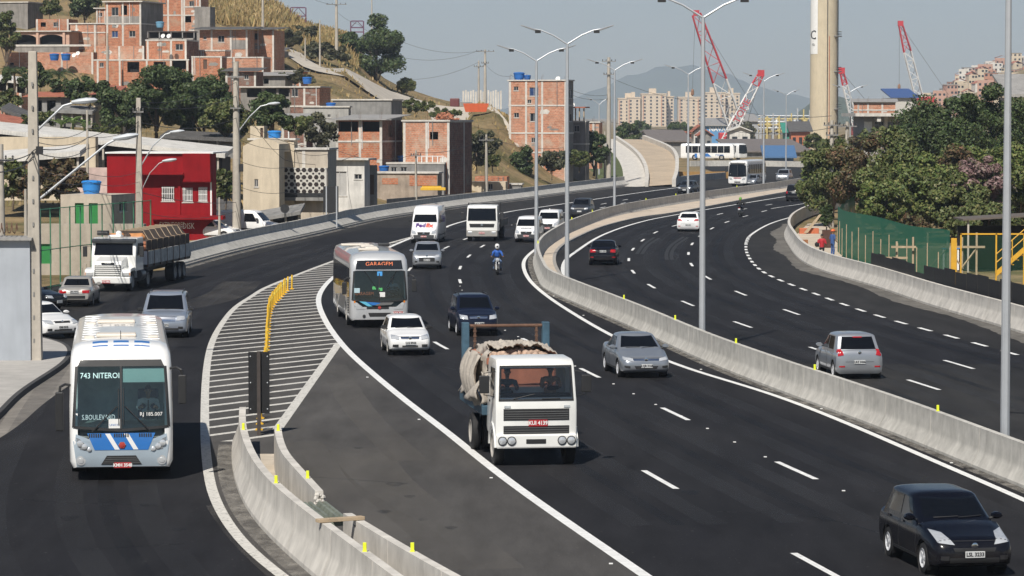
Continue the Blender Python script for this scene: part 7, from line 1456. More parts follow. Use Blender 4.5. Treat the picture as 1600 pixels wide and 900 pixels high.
crane('tallest lattice crane, white with a long red head, behind the apartments', (1152, 205), (1088, 22), 1000, 22, 13, .52, (1082, 140)); crane('white lattice crane leaning right with red letters on its boom', (1127, 235), (1189, 116), 900, 16, 8, .86, None, 'TOME')
crane('lone white lattice crane with a red head above the right-hand trees', (1436, 152), (1407, 38), 1100, 12, 6, .70, (1405, 132)); crane('small white lattice crane with a red tip right of the chimney', (1336, 195), (1315, 112), 950, 9, 5, .82)
# apartment blocks
def tower(label, x0, x1, yt, d_, cm, am, parts):
    k = d_/F; p = D(x0, 196, d_); r_ = thing('apartment_block', label, 'apartment block', (p.x, p.y, 0), group='far apartment blocks')
    for (a, b, t, dy, dep) in parts:
        w0, w1, zt_ = (a-x0)*k, (b-x0)*k, HC+(180-t)*k
        MB().box(w0, w1, dy, dy+dep, -5, zt_).build('wall', cm, r_); MB().box(w0-.4, w1+.4, dy-.4, dy+dep+.4, zt_, zt_+1.0).build('parapet', cm, r_); MB().box(w0+(w1-w0)*.3, w0+(w1-w0)*.6, dy+4, dy+10, zt_+1, zt_+5).build('lift_house', cm, r_)
        mb = MB(); mb2 = MB(); n = max(2, int((w1-w0)/4.2)); fl = int((zt_+2)/2.75)
        for f in range(fl):
            for i in range(n):
                x = w0+(i+.5)*(w1-w0)/n; z = zt_-2.2-f*2.75
                if z < 0: continue
                mb.box(x-.75, x+.75, dy-.12, dy+.02, z-.7, z+.7)
                if i % 3 == 0: mb2.box(x-1.7, x-.85, dy-.10, dy+.02, z-1.2, z+1.2)
        mb.build('windows', WINB, r_, kind='stuff'); mb2.build('panel_strips', am, r_, kind='stuff')
APW = M('apartment_cream', (.60, .50, .38), .9, var=.05, spec=.1); APO = M('apartment_terracotta', (.46, .24, .15), .9, var=.08, spec=.1)
tower('left one of two far cream apartment blocks beyond the bend', 966, 1053, 150, 2600, APW, APO, [(966, 1002, 155, 0, 22), (1002, 1040, 148, -9, 26), (1040, 1053, 152, 4, 20), (980, 1000, 153.5, -6, 10)]); tower('right one of two far cream apartment blocks behind the lattice crane', 1060, 1156, 146, 2650, APW, APO, [(1060, 1098, 153, 0, 22), (1098, 1132, 146, -9, 26), (1132, 1156, 147, 2, 20)])
# sheds, wall and roofs at the far bend
def block(label, x0, x1, yt, yb, d_, m, rm=None, dep=12, name='warehouse', rise=0, cat='warehouse', win=0):
    k = d_/F; p, q = D(x0, yb, d_), D(x1, yt, d_); r_ = thing(name, label, cat, (p.x, p.y, min(p.z, -0.0))); w = q.x-p.x; h_ = q.z-min(p.z, 0)
    MB().box(0, w, 0, dep, -3, h_).build('wall', m, r_)
    if rise: MB().prism([(-.6, h_), (w/2, h_+rise), (w+.6, h_), (w+.6, h_+.25), (w/2, h_+rise+.3), (-.6, h_+.25)], -.8, dep+.5, 'y').build('roof', rm, r_); MB().prism([(0, h_), (w, h_), (w/2, h_+rise)], .02, dep-.05, 'y').build('gable', m, r_)
    else: MB().prism([(-.8, h_), (dep+.5, h_+2.2), (dep+.5, h_+2.5), (-.8, h_+.3)], -.6, w+.6, 'x').build('roof', rm or m, r_)
    for i in range(win): x = w*(i+.5)/win; MB().box(x-w/win*.25, x+w/win*.25, -.05, .02, h_*.35, h_*.75).build('window', WINB, r_)
    return r_
BRWN = corrug('brown_roof_sheet', (.17, .145, .13), 0, .6); 
block('wide brown roofed shed behind the buses', 1150, 1268, 238, 256, 700, CONC_D, BRWN, 60); block('low brown shed left of the buses', 1020, 1078, 222, 250, 690, CONC_D, BRWN, 40)
sgb = block('blue warehouse front with white lettering beyond the far bend', 1102, 1137, 197, 222, 1000, M('warehouse_blue', (.10, .27, .50), .6, var=.08), SHEET, 30); text_mesh('NAVAL', 1.9, WHITE, sgb, (4.2, -.06, HC-(203-180)*.2+.2), depth=.02, name='lettering', bold=.05)
for lab, x0, x1, yt, d_, rm, wm, rs in (('white gabled house with red roof beyond the far bend', 1084, 1102, 207, 780, TILE, WHITER, 1.6), ('dark gabled house beside the blue warehouse', 1093, 1112, 213, 760, TILE, CONC_D, 1.4), ('row house with orange roof left of the gabled houses', 1036, 1060, 212, 800, TILE, CREAM, 1.0), ('low house with terracotta roof below the apartments', 1062, 1083, 213, 810, TILE, BR2, 1.0), ('white shed at the foot of the crane', 1140, 1172, 206, 820, SHEETW, WHITER, 1.2), ('long grey shed roof left of the crane', 985, 1034, 210, 830, SHEETD, CONC_D, .8)): block(lab, x0, x1, yt, 222, d_, wm, rm, 10, 'far_house', rs, 'house', 2)
block('green and orange kiosk row by the refinery', 1236, 1266, 206, 218, 760, M('kiosk_orange', (.48, .15, .07), .7), SHEETD, 8, 'kiosk', 0, 'kiosk', 3); block('teal container by the refinery', 1226, 1238, 208, 218, 765, M('container_teal', (.04, .24, .18), .6), None, 6, 'container', 0, 'container')
block('grey slab-sided plant building behind the crane', 1150, 1185, 190, 222, 1050, M('plant_grey', (.34, .35, .36), .8, var=.06), SHEET, 25, 'plant_building', 0, 'building'); block('blue low container row behind the far wall', 1196, 1240, 247, 254, 640, M('container_blue', (.06, .14, .28), .7), None, 5, 'container', 0, 'container')
REF = M('refinery_yellow', (.52, .42, .16), .6, var=.1); rf = thing('pipe_rack', 'yellow refinery pipe racks between the lamp posts and the chimney', 'pipe rack', (XZ(1188, 215, 1000)[0], 1000, 0)); k = .2
rr = random.Random(4)
for i in range(9): x = i*9.5*k; MB().box(x, x+.4, 0, .4, 0, (8.5+rr.random()*3)).box(x, x+.4, 5, 5.4, 0, 8.5).build('frame', REF if i % 2 else GALV, rf)
for j in range(7): MB().tube([(-.5, rr.uniform(0, 5), 3.2+j*.95), (80*k, rr.uniform(0, 5), 3.2+j*.95)], .22, 6).build('pipe', REF if j % 2 else GALV, rf)
for i in range(5): MB().lathe([(1.0, 0), (1.0, 4.5), (.6, 5.2), (.05, 5.4)], 12, (3+i*2.9, 8, 3)).build('vessel', GALV if i % 2 else REF, rf, smooth=True)
# far concrete wall and the sandy ramp at the bend
fw = [G(1078, 260), G(1130, 259.5), G(1200, 260), G(1290, 262)]; fc = catmull(fw, 4); barrier(fc, [(-.15, 0), (-.12, 1.0), (.12, 1.0), (.15, 0)], 'concrete_wall', 'far concrete wall in front of the buses', 9, CONC)
barrier(catmull([G(1052, 287), G(1090, 283), G(1137, 278.5)], 2), [(-.15, 0), (-.12, .9), (.12, .9), (.15, 0)], 'concrete_wall', 'short grey barrier left of the far bus', 8, CONC)
tag(MB().box(-4, 4, 0, .2, 0, 1.0).build('steel_hoarding', M('ochre_steel', (.33, .19, .06), .7, var=.2), None, loc=G(1099, 279), rz=R(10)), 'ochre steel hoarding strip in front of the sandy ramp', 'hoarding')
RAMP = M('ramp_sand', (.46, .37, .27), .95, var=.12, scale=.6, big=.12)
rp = [(1010, 291, 0.), (1011, 278, .0), (1008, 262, .3), (999, 246, 1.2), (984, 232, 3.0), (962, 217, 5.4)]; rq = [(1053, 288, 0.), (1057, 275, .2), (1058, 260, .6), (1056, 247, 1.6), (1044, 234, 3.3), (1006, 218, 5.3)]
dd = [408, 425, 445, 465, 490, 520]; lp = [Vector((D(x, y, d_).x, d_, D(x, y, d_).z)) for (x, y, z), d_ in zip(rp, dd)]; rq_ = [Vector((D(x, y, d_).x, d_, D(x, y, d_).z)) for (x, y, z), d_ in zip(rq, dd)]
lp, rq_ = catmull(lp, 4), catmull(rq_, 4); n = min(len(lp), len(rq_)); lp = [lp[int(i*(len(lp)-1)/(n-1))] for i in range(n)]; rq_ = [rq_[int(i*(len(rq_)-1)/(n-1))] for i in range(n)]
ap = [p + Vector((-3.2, -.5, -.15)) for p in lp]; structure(MB().ribbon(ap, lp).build('ramp_apron', CONC_L, recalc=False)); structure(MB().ribbon([p + Vector((-9, -1, -p.z-.3)) for p in ap], ap).build('ramp_bank', M('green_bank', (.075, .095, .03), .95, var=.35, scale=.8, bump=.5), recalc=False)); structure(MB().ribbon(lp, rq_).build('sandy_ramp', RAMP, recalc=False)); 
for pts, lab, h_, m_ in ((rq_, 'curved concrete wall along the right side of the sandy ramp', .7, CONC_L), (lp, 'low concrete edge along the left side of the sandy ramp', .5, CONC_L)):
    r_ = thing('ramp_wall', lab, 'wall', pts[0]); MB().loft([[p-pts[0]+Vector((x, 0, z)) for x, z in ((-.25, -p.z-1), (-.25, h_), (.25, h_), (.25, -p.z-1))] for p in pts]).build('wall', m_, r_)
# modern concrete building right of the chimney
md = House('modern concrete building with a wide flat roof right of the chimney', 1350, 1422, 182, 240, 440, M('pale_concrete', (.40, .375, .34), .9, var=.1, streak=.2), yaw=-0.01, side=4, depth=14, foot=2, name='concrete_building', cat='building', holes=((1366, 1380, 190, 214, 'win'), (1386, 1398, 190, 206, 'win'), (1402, 1418, 190, 206, 'win')))
md.box('roof', CONC_L, 1332, 1424, 177, 182, -3.5, 15); md.box('beam', CONC_L, 1366, 1372, 182, 190, -3.2, 0); md.box('white_panel', WHITE, 1350, 1362, 190, 213, -.3, 0); md.box('pillar', CONC_L, 1380, 1385, 182, 216, -1.2, -.7)
House('brick hall with concrete bays behind the modern concrete building', 1334, 1398, 160, 182, 470, BR2, yaw=6, side=12, foot=8, cols=(1341, 1356, 1378), slabs=(160.5, 172), roof=SHEET, side_m=PLAST)
block('blue sloped roof hall left of the lone crane', 1394, 1432, 153, 190, 800, M('pale_wall_far', (.5, .48, .44), .9), M('roof_blue', (.04, .09, .25), .6), 20, 'far_hall', 0, 'hall'); block('beige flat building at the right edge behind the trees', 1578, 1640, 152, 230, 330, BEIGER, SHEET, 8, 'beige_building', 0, 'building')
# hillside houses
HM = [M('hill_house_%s' % n_, c, .9, var=.12, scale=.4, spec=.1) for n_, c in (('white', (.60, .57, .52)), ('cream', (.55, .46, .34)), ('brick', (.40, .20, .13)), ('pink', (.46, .28, .21)), ('grey', (.33, .31, .29)))]
HN = ['white', 'cream', 'brick-red', 'pinkish', 'grey']; FEAT = ['flat-roofed', 'tiled', 'parapeted']; rr = random.Random(21); cnt = 0
hm_ = {}; seen_ = set()
for row, (yy, d_) in enumerate(((160, 1480), (150, 1580), (141, 1680), (132, 1780), (123, 1880), (114, 1960), (104, 2030), (95, 2100))):
    x = 1385 + row*13
    while x < 1606:
        k = d_/F; w = rr.uniform(4.5, 9)*(.2/k)**.0; px_w = w/k; wx = (x-800)*k
        gz = far_hill(wx, d_)
        if gz > 1.2 or row < 2:
            fl = rr.choice((1, 2, 2, 3)); h_ = 2.8*fl; i = rr.randrange(5); ft = rr.randrange(3); mk = (round(w), fl, i, ft)
            if mk not in hm_:
                ww = round(w); wall = MB(); holes = [(ww*(q+.5)/3-.6, ww*(q+.5)/3+.6, 1.0+2.8*f+3, 2.2+2.8*f+3) for f in range(fl) for q in range(3) if rr.random() < .8]
                wall_holes(wall, lambda a, b, c: (a, c, b-3), ww, h_+3, holes, .3); wall.add([(ww, 0, -3), (ww, 7, -3), (ww, 7, h_), (ww, 0, h_)], [(0, 1, 2, 3)]).add([(0, 0, -3), (0, 7, -3), (0, 7, h_), (0, 0, h_)], [(0, 1, 2, 3)]).add([(0, .35, -3), (ww, .35, -3), (ww, .35, h_), (0, .35, h_)], [(0, 1, 2, 3)])
                wm = wall.mesh('wall', recalc=False); wm.materials.append(HM[i])
                vo = MB()
                for a, b, c, e in holes: vo.box(a, b, .2, .3, c-3, e-3)
                vm = vo.mesh('windows'); vm.materials.append(WINB)
                if ft == 1: rm = MB().prism([(-.4, h_), (ww/2, h_+1.5), (ww+.4, h_), (ww+.4, h_+.12), (ww/2, h_+1.65), (-.4, h_+.12)], -.4, 7.4, 'y').mesh('roof'); rm.materials.append(TILE)
                else: rm = (MB().box(-.3, ww+.3, -.3, 7.3, h_, h_+.18) if ft == 0 else MB().box(0, ww, 0, 7, h_, h_+.15).box(0, ww, -.02, .12, h_+.15, h_+.9)).mesh('roof'); rm.materials.append(HM[4] if ft == 0 else HM[i])
                hm_[mk] = (wm, vm, rm)
            z = HC + (180-(yy + rr.uniform(-3, 3)))*k - (fl*2.8 if False else 0)
            z = min(gz+1, z) if row > 1 else gz
            place = ['lowest', 'second lowest', 'third', 'fourth', 'fifth', 'sixth', 'upper', 'topmost'][row]
            col = int((x-1385)/40); near = ['above the concrete building', 'right of the lone crane', 'above the dark trees', 'over the tall dark trees', 'left of the right-hand lamp pole', 'at the right edge'][min(5, col)]
            lb_ = '%s %s %s house, %s hillside row, %s' % (HN[i], FEAT[ft], ['', 'low', 'mid-height', 'tall'][fl], place, near)
            if lb_ in seen_: lb_ = 'right-hand ' + lb_
            seen_.add(lb_); t_ = thing('hillside_house', lb_, 'house', (wx, d_ + rr.uniform(-8, 8), z), R(rr.uniform(-14, 14)), 'houses on the far hillside')
            for nm, me in zip(('wall', 'windows', 'roof'), hm_[mk]): o = inst(me, nm, t_, (0, 0, 0)); (o.__setitem__('kind', 'stuff') if nm == 'windows' else None)
            cnt += 1
        x += px_w*rr.uniform(.9, 1.25)
# mountain in the haze
def mountain(name, prof, d_, dep):
    mb = MB(); k = d_/F; n = len(prof); xs = np.linspace(prof[0][0], prof[-1][0], 90); ys = [lerp_tab(x, prof) for x in xs]; r_ = random.Random(1)
    rows = []
    for t, f in ((0, 0), (.25, .35), (.5, .7), (.8, .94), (1, 1), (1.3, .8), (1.8, 0)): rows.append([Vector(((x-800)*k, d_+dep*t, -20 + (HC+(180-y)*k+20)*f*(1+.03*math.sin(i*1.7+t*9)))) for i, (x, y) in enumerate(zip(xs, ys))])
    mb.v = [p for r2 in rows for p in r2]; m = len(xs); mb.f = [(j*m+i, j*m+i+1, (j+1)*m+i+1, (j+1)*m+i) for j in range(len(rows)-1) for i in range(m-1)]
    return structure(mb.build(name, M('mountain_forest', (.05, .07, .035), .95, var=.3, scale=.01), smooth=True, ang=180, recalc=False))
mountain('mountain', [(300, 186), (700, 176), (880, 160), (940, 138), (990, 116), (1040, 102), (1075, 97), (1110, 99), (1160, 112), (1220, 136), (1300, 152), (1420, 168), (1700, 186)], 8400, 600)
mountain('mountain', [(1330, 184), (1355, 150), (1370, 140), (1390, 146), (1420, 152), (1500, 160), (1900, 150), (2200, 186)], 2900, 500)
# ------------------------------------------------------------------ trees and plants
def on_terrain(px, py, d0=262, d1=620):
    d_ = d0
    while d_ < d1:
        p = D(px, py, d_)
        if p.z <= zt(p.x, p.y): return p
        d_ += 1.5
    return D(px, py, d1)
def leaves(centers, n, size, spread, seed, flat=.35):
    g = np.random.default_rng(seed); C = np.array(centers, dtype=np.float64); idx = g.integers(0, len(C), n)
    d = g.normal(size=(n, 3)); d /= np.linalg.norm(d, axis=1)[:, None]; rad = g.random(n)**.45
    P = C[idx, :3] + d*rad[:, None]*C[idx, 3:4]*np.array([1, 1, .75])*spread
    nrm = d*.7 + g.normal(size=(n, 3))*.55 + np.array([0, 0, flat]); nrm /= np.linalg.norm(nrm, axis=1)[:, None]
    t = np.cross(nrm, g.normal(size=(n, 3))); t /= np.linalg.norm(t, axis=1)[:, None]; b = np.cross(nrm, t)
    s_ = size*(.6+.8*g.random(n))[:, None]
    V = np.empty((n, 4, 3)); V[:, 0] = P - t*s_; V[:, 1] = P - b*s_*.55 + nrm*s_*.12; V[:, 2] = P + t*s_; V[:, 3] = P + b*s_*.55 + nrm*s_*.12
    return V.reshape(-1, 3)
def leaf_mesh(name, V, m):
    n = len(V)//4; me = bpy.data.meshes.new(name); me.vertices.add(len(V)); me.vertices.foreach_set('co', V.ravel()); me.loops.add(n*4); me.loops.foreach_set('vertex_index', np.arange(n*4)); me.polygons.add(n); me.polygons.foreach_set('loop_start', np.arange(0, n*4, 4)); me.update(calc_edges=True); me.validate(); me.materials.append(m); return me
BARK = M('bark', (.12, .09, .065), .95, var=.3, scale=3)
L_DARK = leafmat('leaf_dark', (.034, .058, .019), (.058, .090, .030), (.105, .125, .050)); L_MID = leafmat('leaf_mid', (.062, .088, .026), (.100, .125, .038), (.165, .155, .060)); L_LIGHT = leafmat('leaf_light', (.068, .105, .027), (.105, .138, .036), (.18, .175, .060)); L_DRY = leafmat('leaf_rusty', (.10, .065, .035), (.075, .080, .03), (.19, .10, .06)); L_PINK = leafmat('leaf_pink', (.20, .12, .12), (.26, .17, .165), (.12, .11, .06)); L_GREY = leafmat('leaf_olive', (.05, .058, .032), (.085, .088, .048), (.15, .135, .075))
def tree(label, px, py, dist, wpx, hpx, m, n=5000, size=.26, seed=0, trunk=.30, gap=.62, name='tree', group=None, z=None, clumps=46, thick=None):
    k = dist/F; w, h_ = wpx*k, hpx*k; p = D(px, py, dist); rr = random.Random(seed*7+1); t = thing(name, label, 'tree' if name == 'tree' else name.replace('_', ' '), p, group=group)
    tr_h = h_*trunk; r0 = thick or max(.10, h_*.022); crown_c = Vector((0, 0, tr_h + (h_-tr_h)*.5)); cx, cz = w*.5, (h_-tr_h)*.5
    mb = MB().tube([(0, 0, -.6), (rr.uniform(-.1, .1), rr.uniform(-.1, .1), tr_h*.55), (rr.uniform(-.2, .2), 0, tr_h*1.1), (rr.uniform(-.3, .3), 0, tr_h+(h_-tr_h)*.55)], [r0*1.3, r0, r0*.8, r0*.3], 8)
    C = []
    for i in range(clumps):
        for _ in range(40):
            d = Vector((rr.gauss(0, 1), rr.gauss(0, 1), rr.gauss(0, 1))).normalized(); q = rr.uniform(.45, 1.0)
            c = Vector((d.x*cx*q*.86, d.y*cx*q*.7, d.z*cz*q*.84))
            if c.z > -cz*.72: break
        s_ = rr.uniform(.14, .36)*min(cx, cz*1.15); o_ = rr.uniform(.95, 1.22) if s_ < .2*cx else 1.; C.append((c.x*o_, c.y*o_, crown_c.z+c.z*o_, s_))
    for i in range(7):
        c = C[i*5 % len(C)]; b = Vector((rr.uniform(-.15, .15), 0, tr_h*rr.uniform(.75, 1.2))); e = Vector(c[:3]); mb.tube([b, b.lerp(e, .5)+Vector((0, 0, .25*cz*rr.random())), e], [r0*.55, r0*.35, r0*.12], 5)
    mb.build('trunk', BARK, t, smooth=True)
    V = leaves(C, n, size, 1.0+.12*gap, seed+3)
    o = bpy.data.objects.new('crown', leaf_mesh('crown', V, m)); COL.objects.link(o); o.parent = t
    return t
def bush(label, px, py, dist, wpx, hpx, m, n=1800, size=.2, seed=0, group=None): return tree(label, px, py, dist, wpx, hpx, m, n, size, seed, .06, .7, 'bush', group, clumps=26, thick=.06)
# big tree mass on the left
for i, (lab, x, y, d_, w, h_, m, n) in enumerate((
    ('largest dark green tree filling the slope below the brick houses', 245, 205, 300, 165, 112, L_DARK, 26000), ('dark green tree right of the largest one, behind the concrete pole', 318, 212, 305, 150, 92, L_DARK, 20000), ('dark green tree left of the largest one, above the long pale roof', 190, 212, 298, 95, 78, L_DARK, 12000),
    ('olive tree at the right end of the dark tree mass', 352, 214, 294, 105, 62, L_MID, 12000), ('leafy tree beside the bright blue tank', 424, 204, 285, 70, 66, L_DARK, 9000), ('thin pale-leaved tree in front of the grey-white house wall', 500, 236, 320, 60, 64, L_GREY, 3600),
    ('broad dark tree alone beside the dirt road on the skyline', 588, 146, 520, 118, 126, L_DARK, 16000), ('round dark tree between the top houses on the hill', 133, 28, 478, 58, 46, L_DARK, 5000), ('loose tree at the upper left corner', 10, 96, 436, 46, 90, L_MID, 4000), ('green tree below the four-storey block', 815, 276, 388, 46, 52, L_DARK, 4500), ('dark tree right of the four-storey block', 928, 262, 412, 58, 66, L_DARK, 6000), ('dark bushy tree behind the small brick house stub', 980, 222, 620, 40, 34, L_DARK, 3000), ('far dark tree below the left apartment block', 1000, 210, 900, 40, 24, L_DARK, 3000), ('far dark tree below the right apartment block', 1062, 210, 900, 44, 20, L_DARK, 3000), ('pale tree at the foot of the leaning crane', 1168, 220, 900, 30, 30, L_GREY, 2500))):
    tree(lab, x, y+6, d_, w, h_+6, m, int(n*1.5), .145*max(1, d_/330), i+1, trunk=.05 if i != 6 else .16, thick=.3 if i == 6 else None, clumps=34)
for i, (lab, x, y, d_, w, h_, m) in enumerate((('rust-leaved scrub behind the big concrete pole', 60, 318, 232, 90, 62, L_DRY), ('reddish scrub between the concrete pole and the red building', 105, 320, 230, 66, 60, L_DRY), ('green scrub at the left edge', 20, 315, 232, 60, 60, L_MID), ('dark shrub between the red and the cream buildings', 352, 318, 246, 34, 58, L_MID), ('bush on the bank beside the square brick house', 760, 250, 345, 50, 44, L_GREY), ('bush on the slope left of the four-storey block', 745, 236, 352, 40, 30, L_MID), ('dry reed clump in front of the four-storey block', 862, 274, 388, 40, 40, L_GREY), ('low shrub by the sandy bank near the tan house', 905, 262, 402, 26, 26, L_MID), ('small shrub under the square brick house', 770, 262, 352, 24, 18, L_MID), ('green patch of scrub below the dirt road', 650, 176, 400, 60, 18, L_MID), ('scrub along the rear of the weathered block wall', 690, 186, 395, 50, 16, L_MID), ('leafy scrub right of the bright blue tank', 462, 214, 300, 50, 32, L_MID), ('scrub at the foot of the big tree mass', 160, 226, 285, 60, 28, L_MID), ('garden scrub above the long pale roof', 60, 200, 292, 50, 26, L_MID), ('low scrub below the hill houses', 100, 150, 330, 70, 26, L_DARK), ('scrub below the long two-storey block', 300, 150, 350, 90, 22, L_MID), ('dense scrub between the palms and the hill houses', 40, 140, 345, 90, 40, L_DARK), ('dark scrub right of the fuller palm', 140, 170, 320, 70, 44, L_DARK), ('overgrown garden behind the tiled roof', 10, 180, 325, 60, 36, L_MID), ('shrubs behind the long low house', 460, 132, 430, 60, 20, L_GREY), ('dry bush by the grey block hut', 452, 74, 490, 40, 26, L_GREY), ('dry bush row below the crest pole', 500, 96, 485, 60, 30, L_GREY), ('thorny scrub under the crest', 470, 66, 520, 60, 26, L_GREY), ('bank scrub right of the square brick house', 745, 262, 356, 60, 36, L_GREY), ('small bush on the upper slope', 78, 26, 470, 26, 26, L_MID), ('creeper on the wall beside the arched veranda', 352, 128, 425, 22, 20, L_MID), ('grass tufts beside the big skyline tree', 530, 108, 500, 30, 26, L_GREY), ('scrub by the roots of the skyline tree', 636, 146, 520, 30, 22, L_MID))):
    bush(lab, x, y, d_, w*1.2, h_*1.1, m, 4200, .2*max(1, d_/300), 40+i)
def palm(label, px, py, dist, hpx, rpx, seed):
    k = dist/F; h_, r = hpx*k, rpx*k; t = thing('palm_tree', label, 'palm tree', D(px, py, dist), group='palms'); rr = random.Random(seed); MB().tube([(0, 0, -.5), (.1, 0, h_*.5), (0, 0, h_)], [.2, .15, .12], 8).build('trunk', BARK, t, smooth=True)
    for i in range(15):
        a = i*2.4; el = rr.uniform(-.1, 1.1); pts = []
        for j in range(7): s_ = j/6; pts.append(Vector((math.cos(a)*r*s_*math.cos(el*.6), math.sin(a)*r*s_*math.cos(el*.6), h_ + r*(math.sin(el)*s_ - .75*s_*s_))))
        mb = MB()
        for j in range(1, 7):
            d_ = (pts[j]-pts[j-1]).normalized(); sd = d_.cross(Vector((0, 0, 1))).normalized(); l = r*.26*(1-.5*abs(j/6-.4))
            for q in (0, .5):
                b = pts[j-1].lerp(pts[j], q)
                for sg in (-1, 1): mb.add([b, b+d_*.10, b+sd*sg*l+d_*l*.5-Vector((0, 0, l*.35))], [(0, 1, 2)])
        mb.tube(pts, .025, 4); mb.build('frond', L_DARK, t, recalc=False)
palm('small palm left of the concrete pole below the veranda', 22, 150, 335, 38, 34, 1); palm('fuller palm right of the concrete pole', 92, 150, 332, 34, 34, 2)
bt = leafmat('leaf_banana', (.10, .17, .05), (.13, .20, .06), (.18, .24, .09))
for i, (lab, x, y, h_) in enumerate((('banana plant nearest the concrete pole', 96, 212, 36), ('tall banana plant in the middle of the clump', 114, 212, 42), ('banana plant at the right end of the clump', 132, 214, 34))):
    k = 284/F; t = thing('banana_plant', lab, 'banana plant', D(x, y, 284), group='banana plants'); MB().tube([(0, 0, -.3), (0, 0, h_*k*.5)], [.14, .10], 8).build('stem', L_MID, t); rr = random.Random(i)
    for j in range(8):
        a = j*.9+i; l = h_*k*rr.uniform(.45, .7); el = rr.uniform(.5, 1.3); mb = MB()
        mb.grid(lambda u, v: (math.cos(a)*l*v*math.cos(el*(1-.3*v)) - math.sin(a)*(u-.5)*.5*math.sin(math.pi*min(1, v*.95+.05)), math.sin(a)*l*v*math.cos(el*(1-.3*v)) + math.cos(a)*(u-.5)*.5*math.sin(math.pi*min(1, v*.95+.05)), h_*k*.42 + l*v*math.sin(el)*(1-.45*v) + abs(u-.5)*.15), 2, 8)
        mb.build('leaf', bt, t, recalc=False)
# trees on the right
for i, (lab, x, y, d_, w, h_, m, n) in enumerate((
    ('tall dark feathery tree left of the right-hand lamp pole', 1470, 330, 268, 165, 204, L_DARK, 26000), ('tallest dark tree behind the right-hand lamp pole', 1545, 330, 275, 150, 212, L_DARK, 26000), ('dark round tree right of the concrete building', 1440, 300, 300, 110, 150, L_DARK, 14000), ('spreading green tree at the end of the right-hand barrier', 1300, 345, 262, 120, 132, L_MID, 17000), ('green tree overhanging the far carriageway', 1282, 318, 300, 80, 84, L_LIGHT, 9000),
    ('rusty-leaved tree behind the first green fence post', 1350, 350, 250, 130, 155, L_DRY, 15000), ('green tree in the middle of the right-hand bank', 1400, 362, 240, 150, 165, L_MID, 22000), ('light green tree behind the green fence', 1440, 372, 232, 150, 135, L_LIGHT, 20000), ('pink-flowering tree between the green trees', 1535, 352, 230, 96, 112, L_PINK, 12000), ('broad light green tree at the right edge', 1590, 372, 232, 140, 165, L_LIGHT, 20000), ('dark tree at the far right behind the lamp pole', 1600, 300, 290, 120, 150, L_DARK, 12000), ('olive tree above the dark hoarding', 1490, 372, 228, 110, 110, L_MID, 15000), ('young light green tree at the bend of the green fence', 1380, 366, 228, 95, 95, L_LIGHT, 12000), ('bare-looking rusty tree behind the concrete poles', 1322, 330, 280, 90, 105, L_DRY, 9000), ('rusty olive tree filling the gap left of the pink-flowering tree', 1485, 345, 250, 110, 120, L_DRY, 12000), ('yellow-green tree in front of the tall dark trees', 1510, 330, 256, 120, 110, L_LIGHT, 14000), ('low green tree along the foot of the bank by the shed', 1545, 392, 218, 120, 84, L_MID, 13000))):
    tree(lab, x, y, d_, w, h_, m, int(n*1.25), .135, 100+i, trunk=.05 if m != L_DARK else .10, clumps=36)
for i, (lab, x, y, d_, w, h_, m) in enumerate((('shrub at the end of the barrier beside the timber boards', 1290, 356, 252, 26, 40, L_DARK), ('rusty shrub in front of the light green tree', 1425, 372, 224, 60, 40, L_DRY), ('leafy shrub under the pink-flowering tree', 1500, 374, 220, 50, 36, L_MID), ('green bush above the modern concrete building', 1368, 232, 400, 60, 34, L_MID), ('bush at the foot of the chimney', 1275, 238, 500, 40, 30, L_MID), ('bush left of the modern concrete building', 1325, 240, 430, 60, 34, L_DRY), ('low bush beside the far wall', 1270, 258, 560, 30, 18, L_DARK))): bush(lab, x, y, d_, w, h_, m, 2400, .2*max(1, d_/300), 140+i)
# dry grass along the crest, green tufts on the slope
g = np.random.default_rng(9); P = []
for _ in range(15000):
    px_ = g.uniform(315, 560); d_ = g.uniform(505, 575); x = (px_-800)*d_/F; P.append((x, d_, zt(x, d_)-.05))
for _ in range(9000):
    px_ = g.uniform(60, 960); d_ = g.uniform(285, 540); x = (px_-800)*d_/F
    if LB_X(d_)-x < 9: x -= 40
    P.append((x, d_, zt(x, d_)-.05))
P = np.array(P); n = len(P); hgt = g.uniform(.35, 1.6, n)*np.where(np.arange(n) < 15000, 1.15, .35); a = g.uniform(0, 6.28, n); V = np.empty((n, 4, 3)); dx = np.stack([np.cos(a), np.sin(a), 0*a], 1)*.10
lean = np.stack([g.normal(0, .25, n), g.normal(0, .25, n), np.ones(n)], 1)*hgt[:, None]
V[:, 0] = P-dx; V[:, 1] = P+dx; V[:, 2] = P+lean+dx*.5; V[:, 3] = P+lean-dx*.5
o = bpy.data.objects.new('dry_grass', leaf_mesh('dry_grass', V.reshape(-1, 3), leafmat('dry_grass_blade', (.30, .21, .09), (.38, .27, .12), (.22, .20, .08)))); COL.objects.link(o); o['kind'] = 'stuff'; o['label'] = 'tall dry yellow grass on the crest and slope of the left hill'; o['category'] = 'grass'
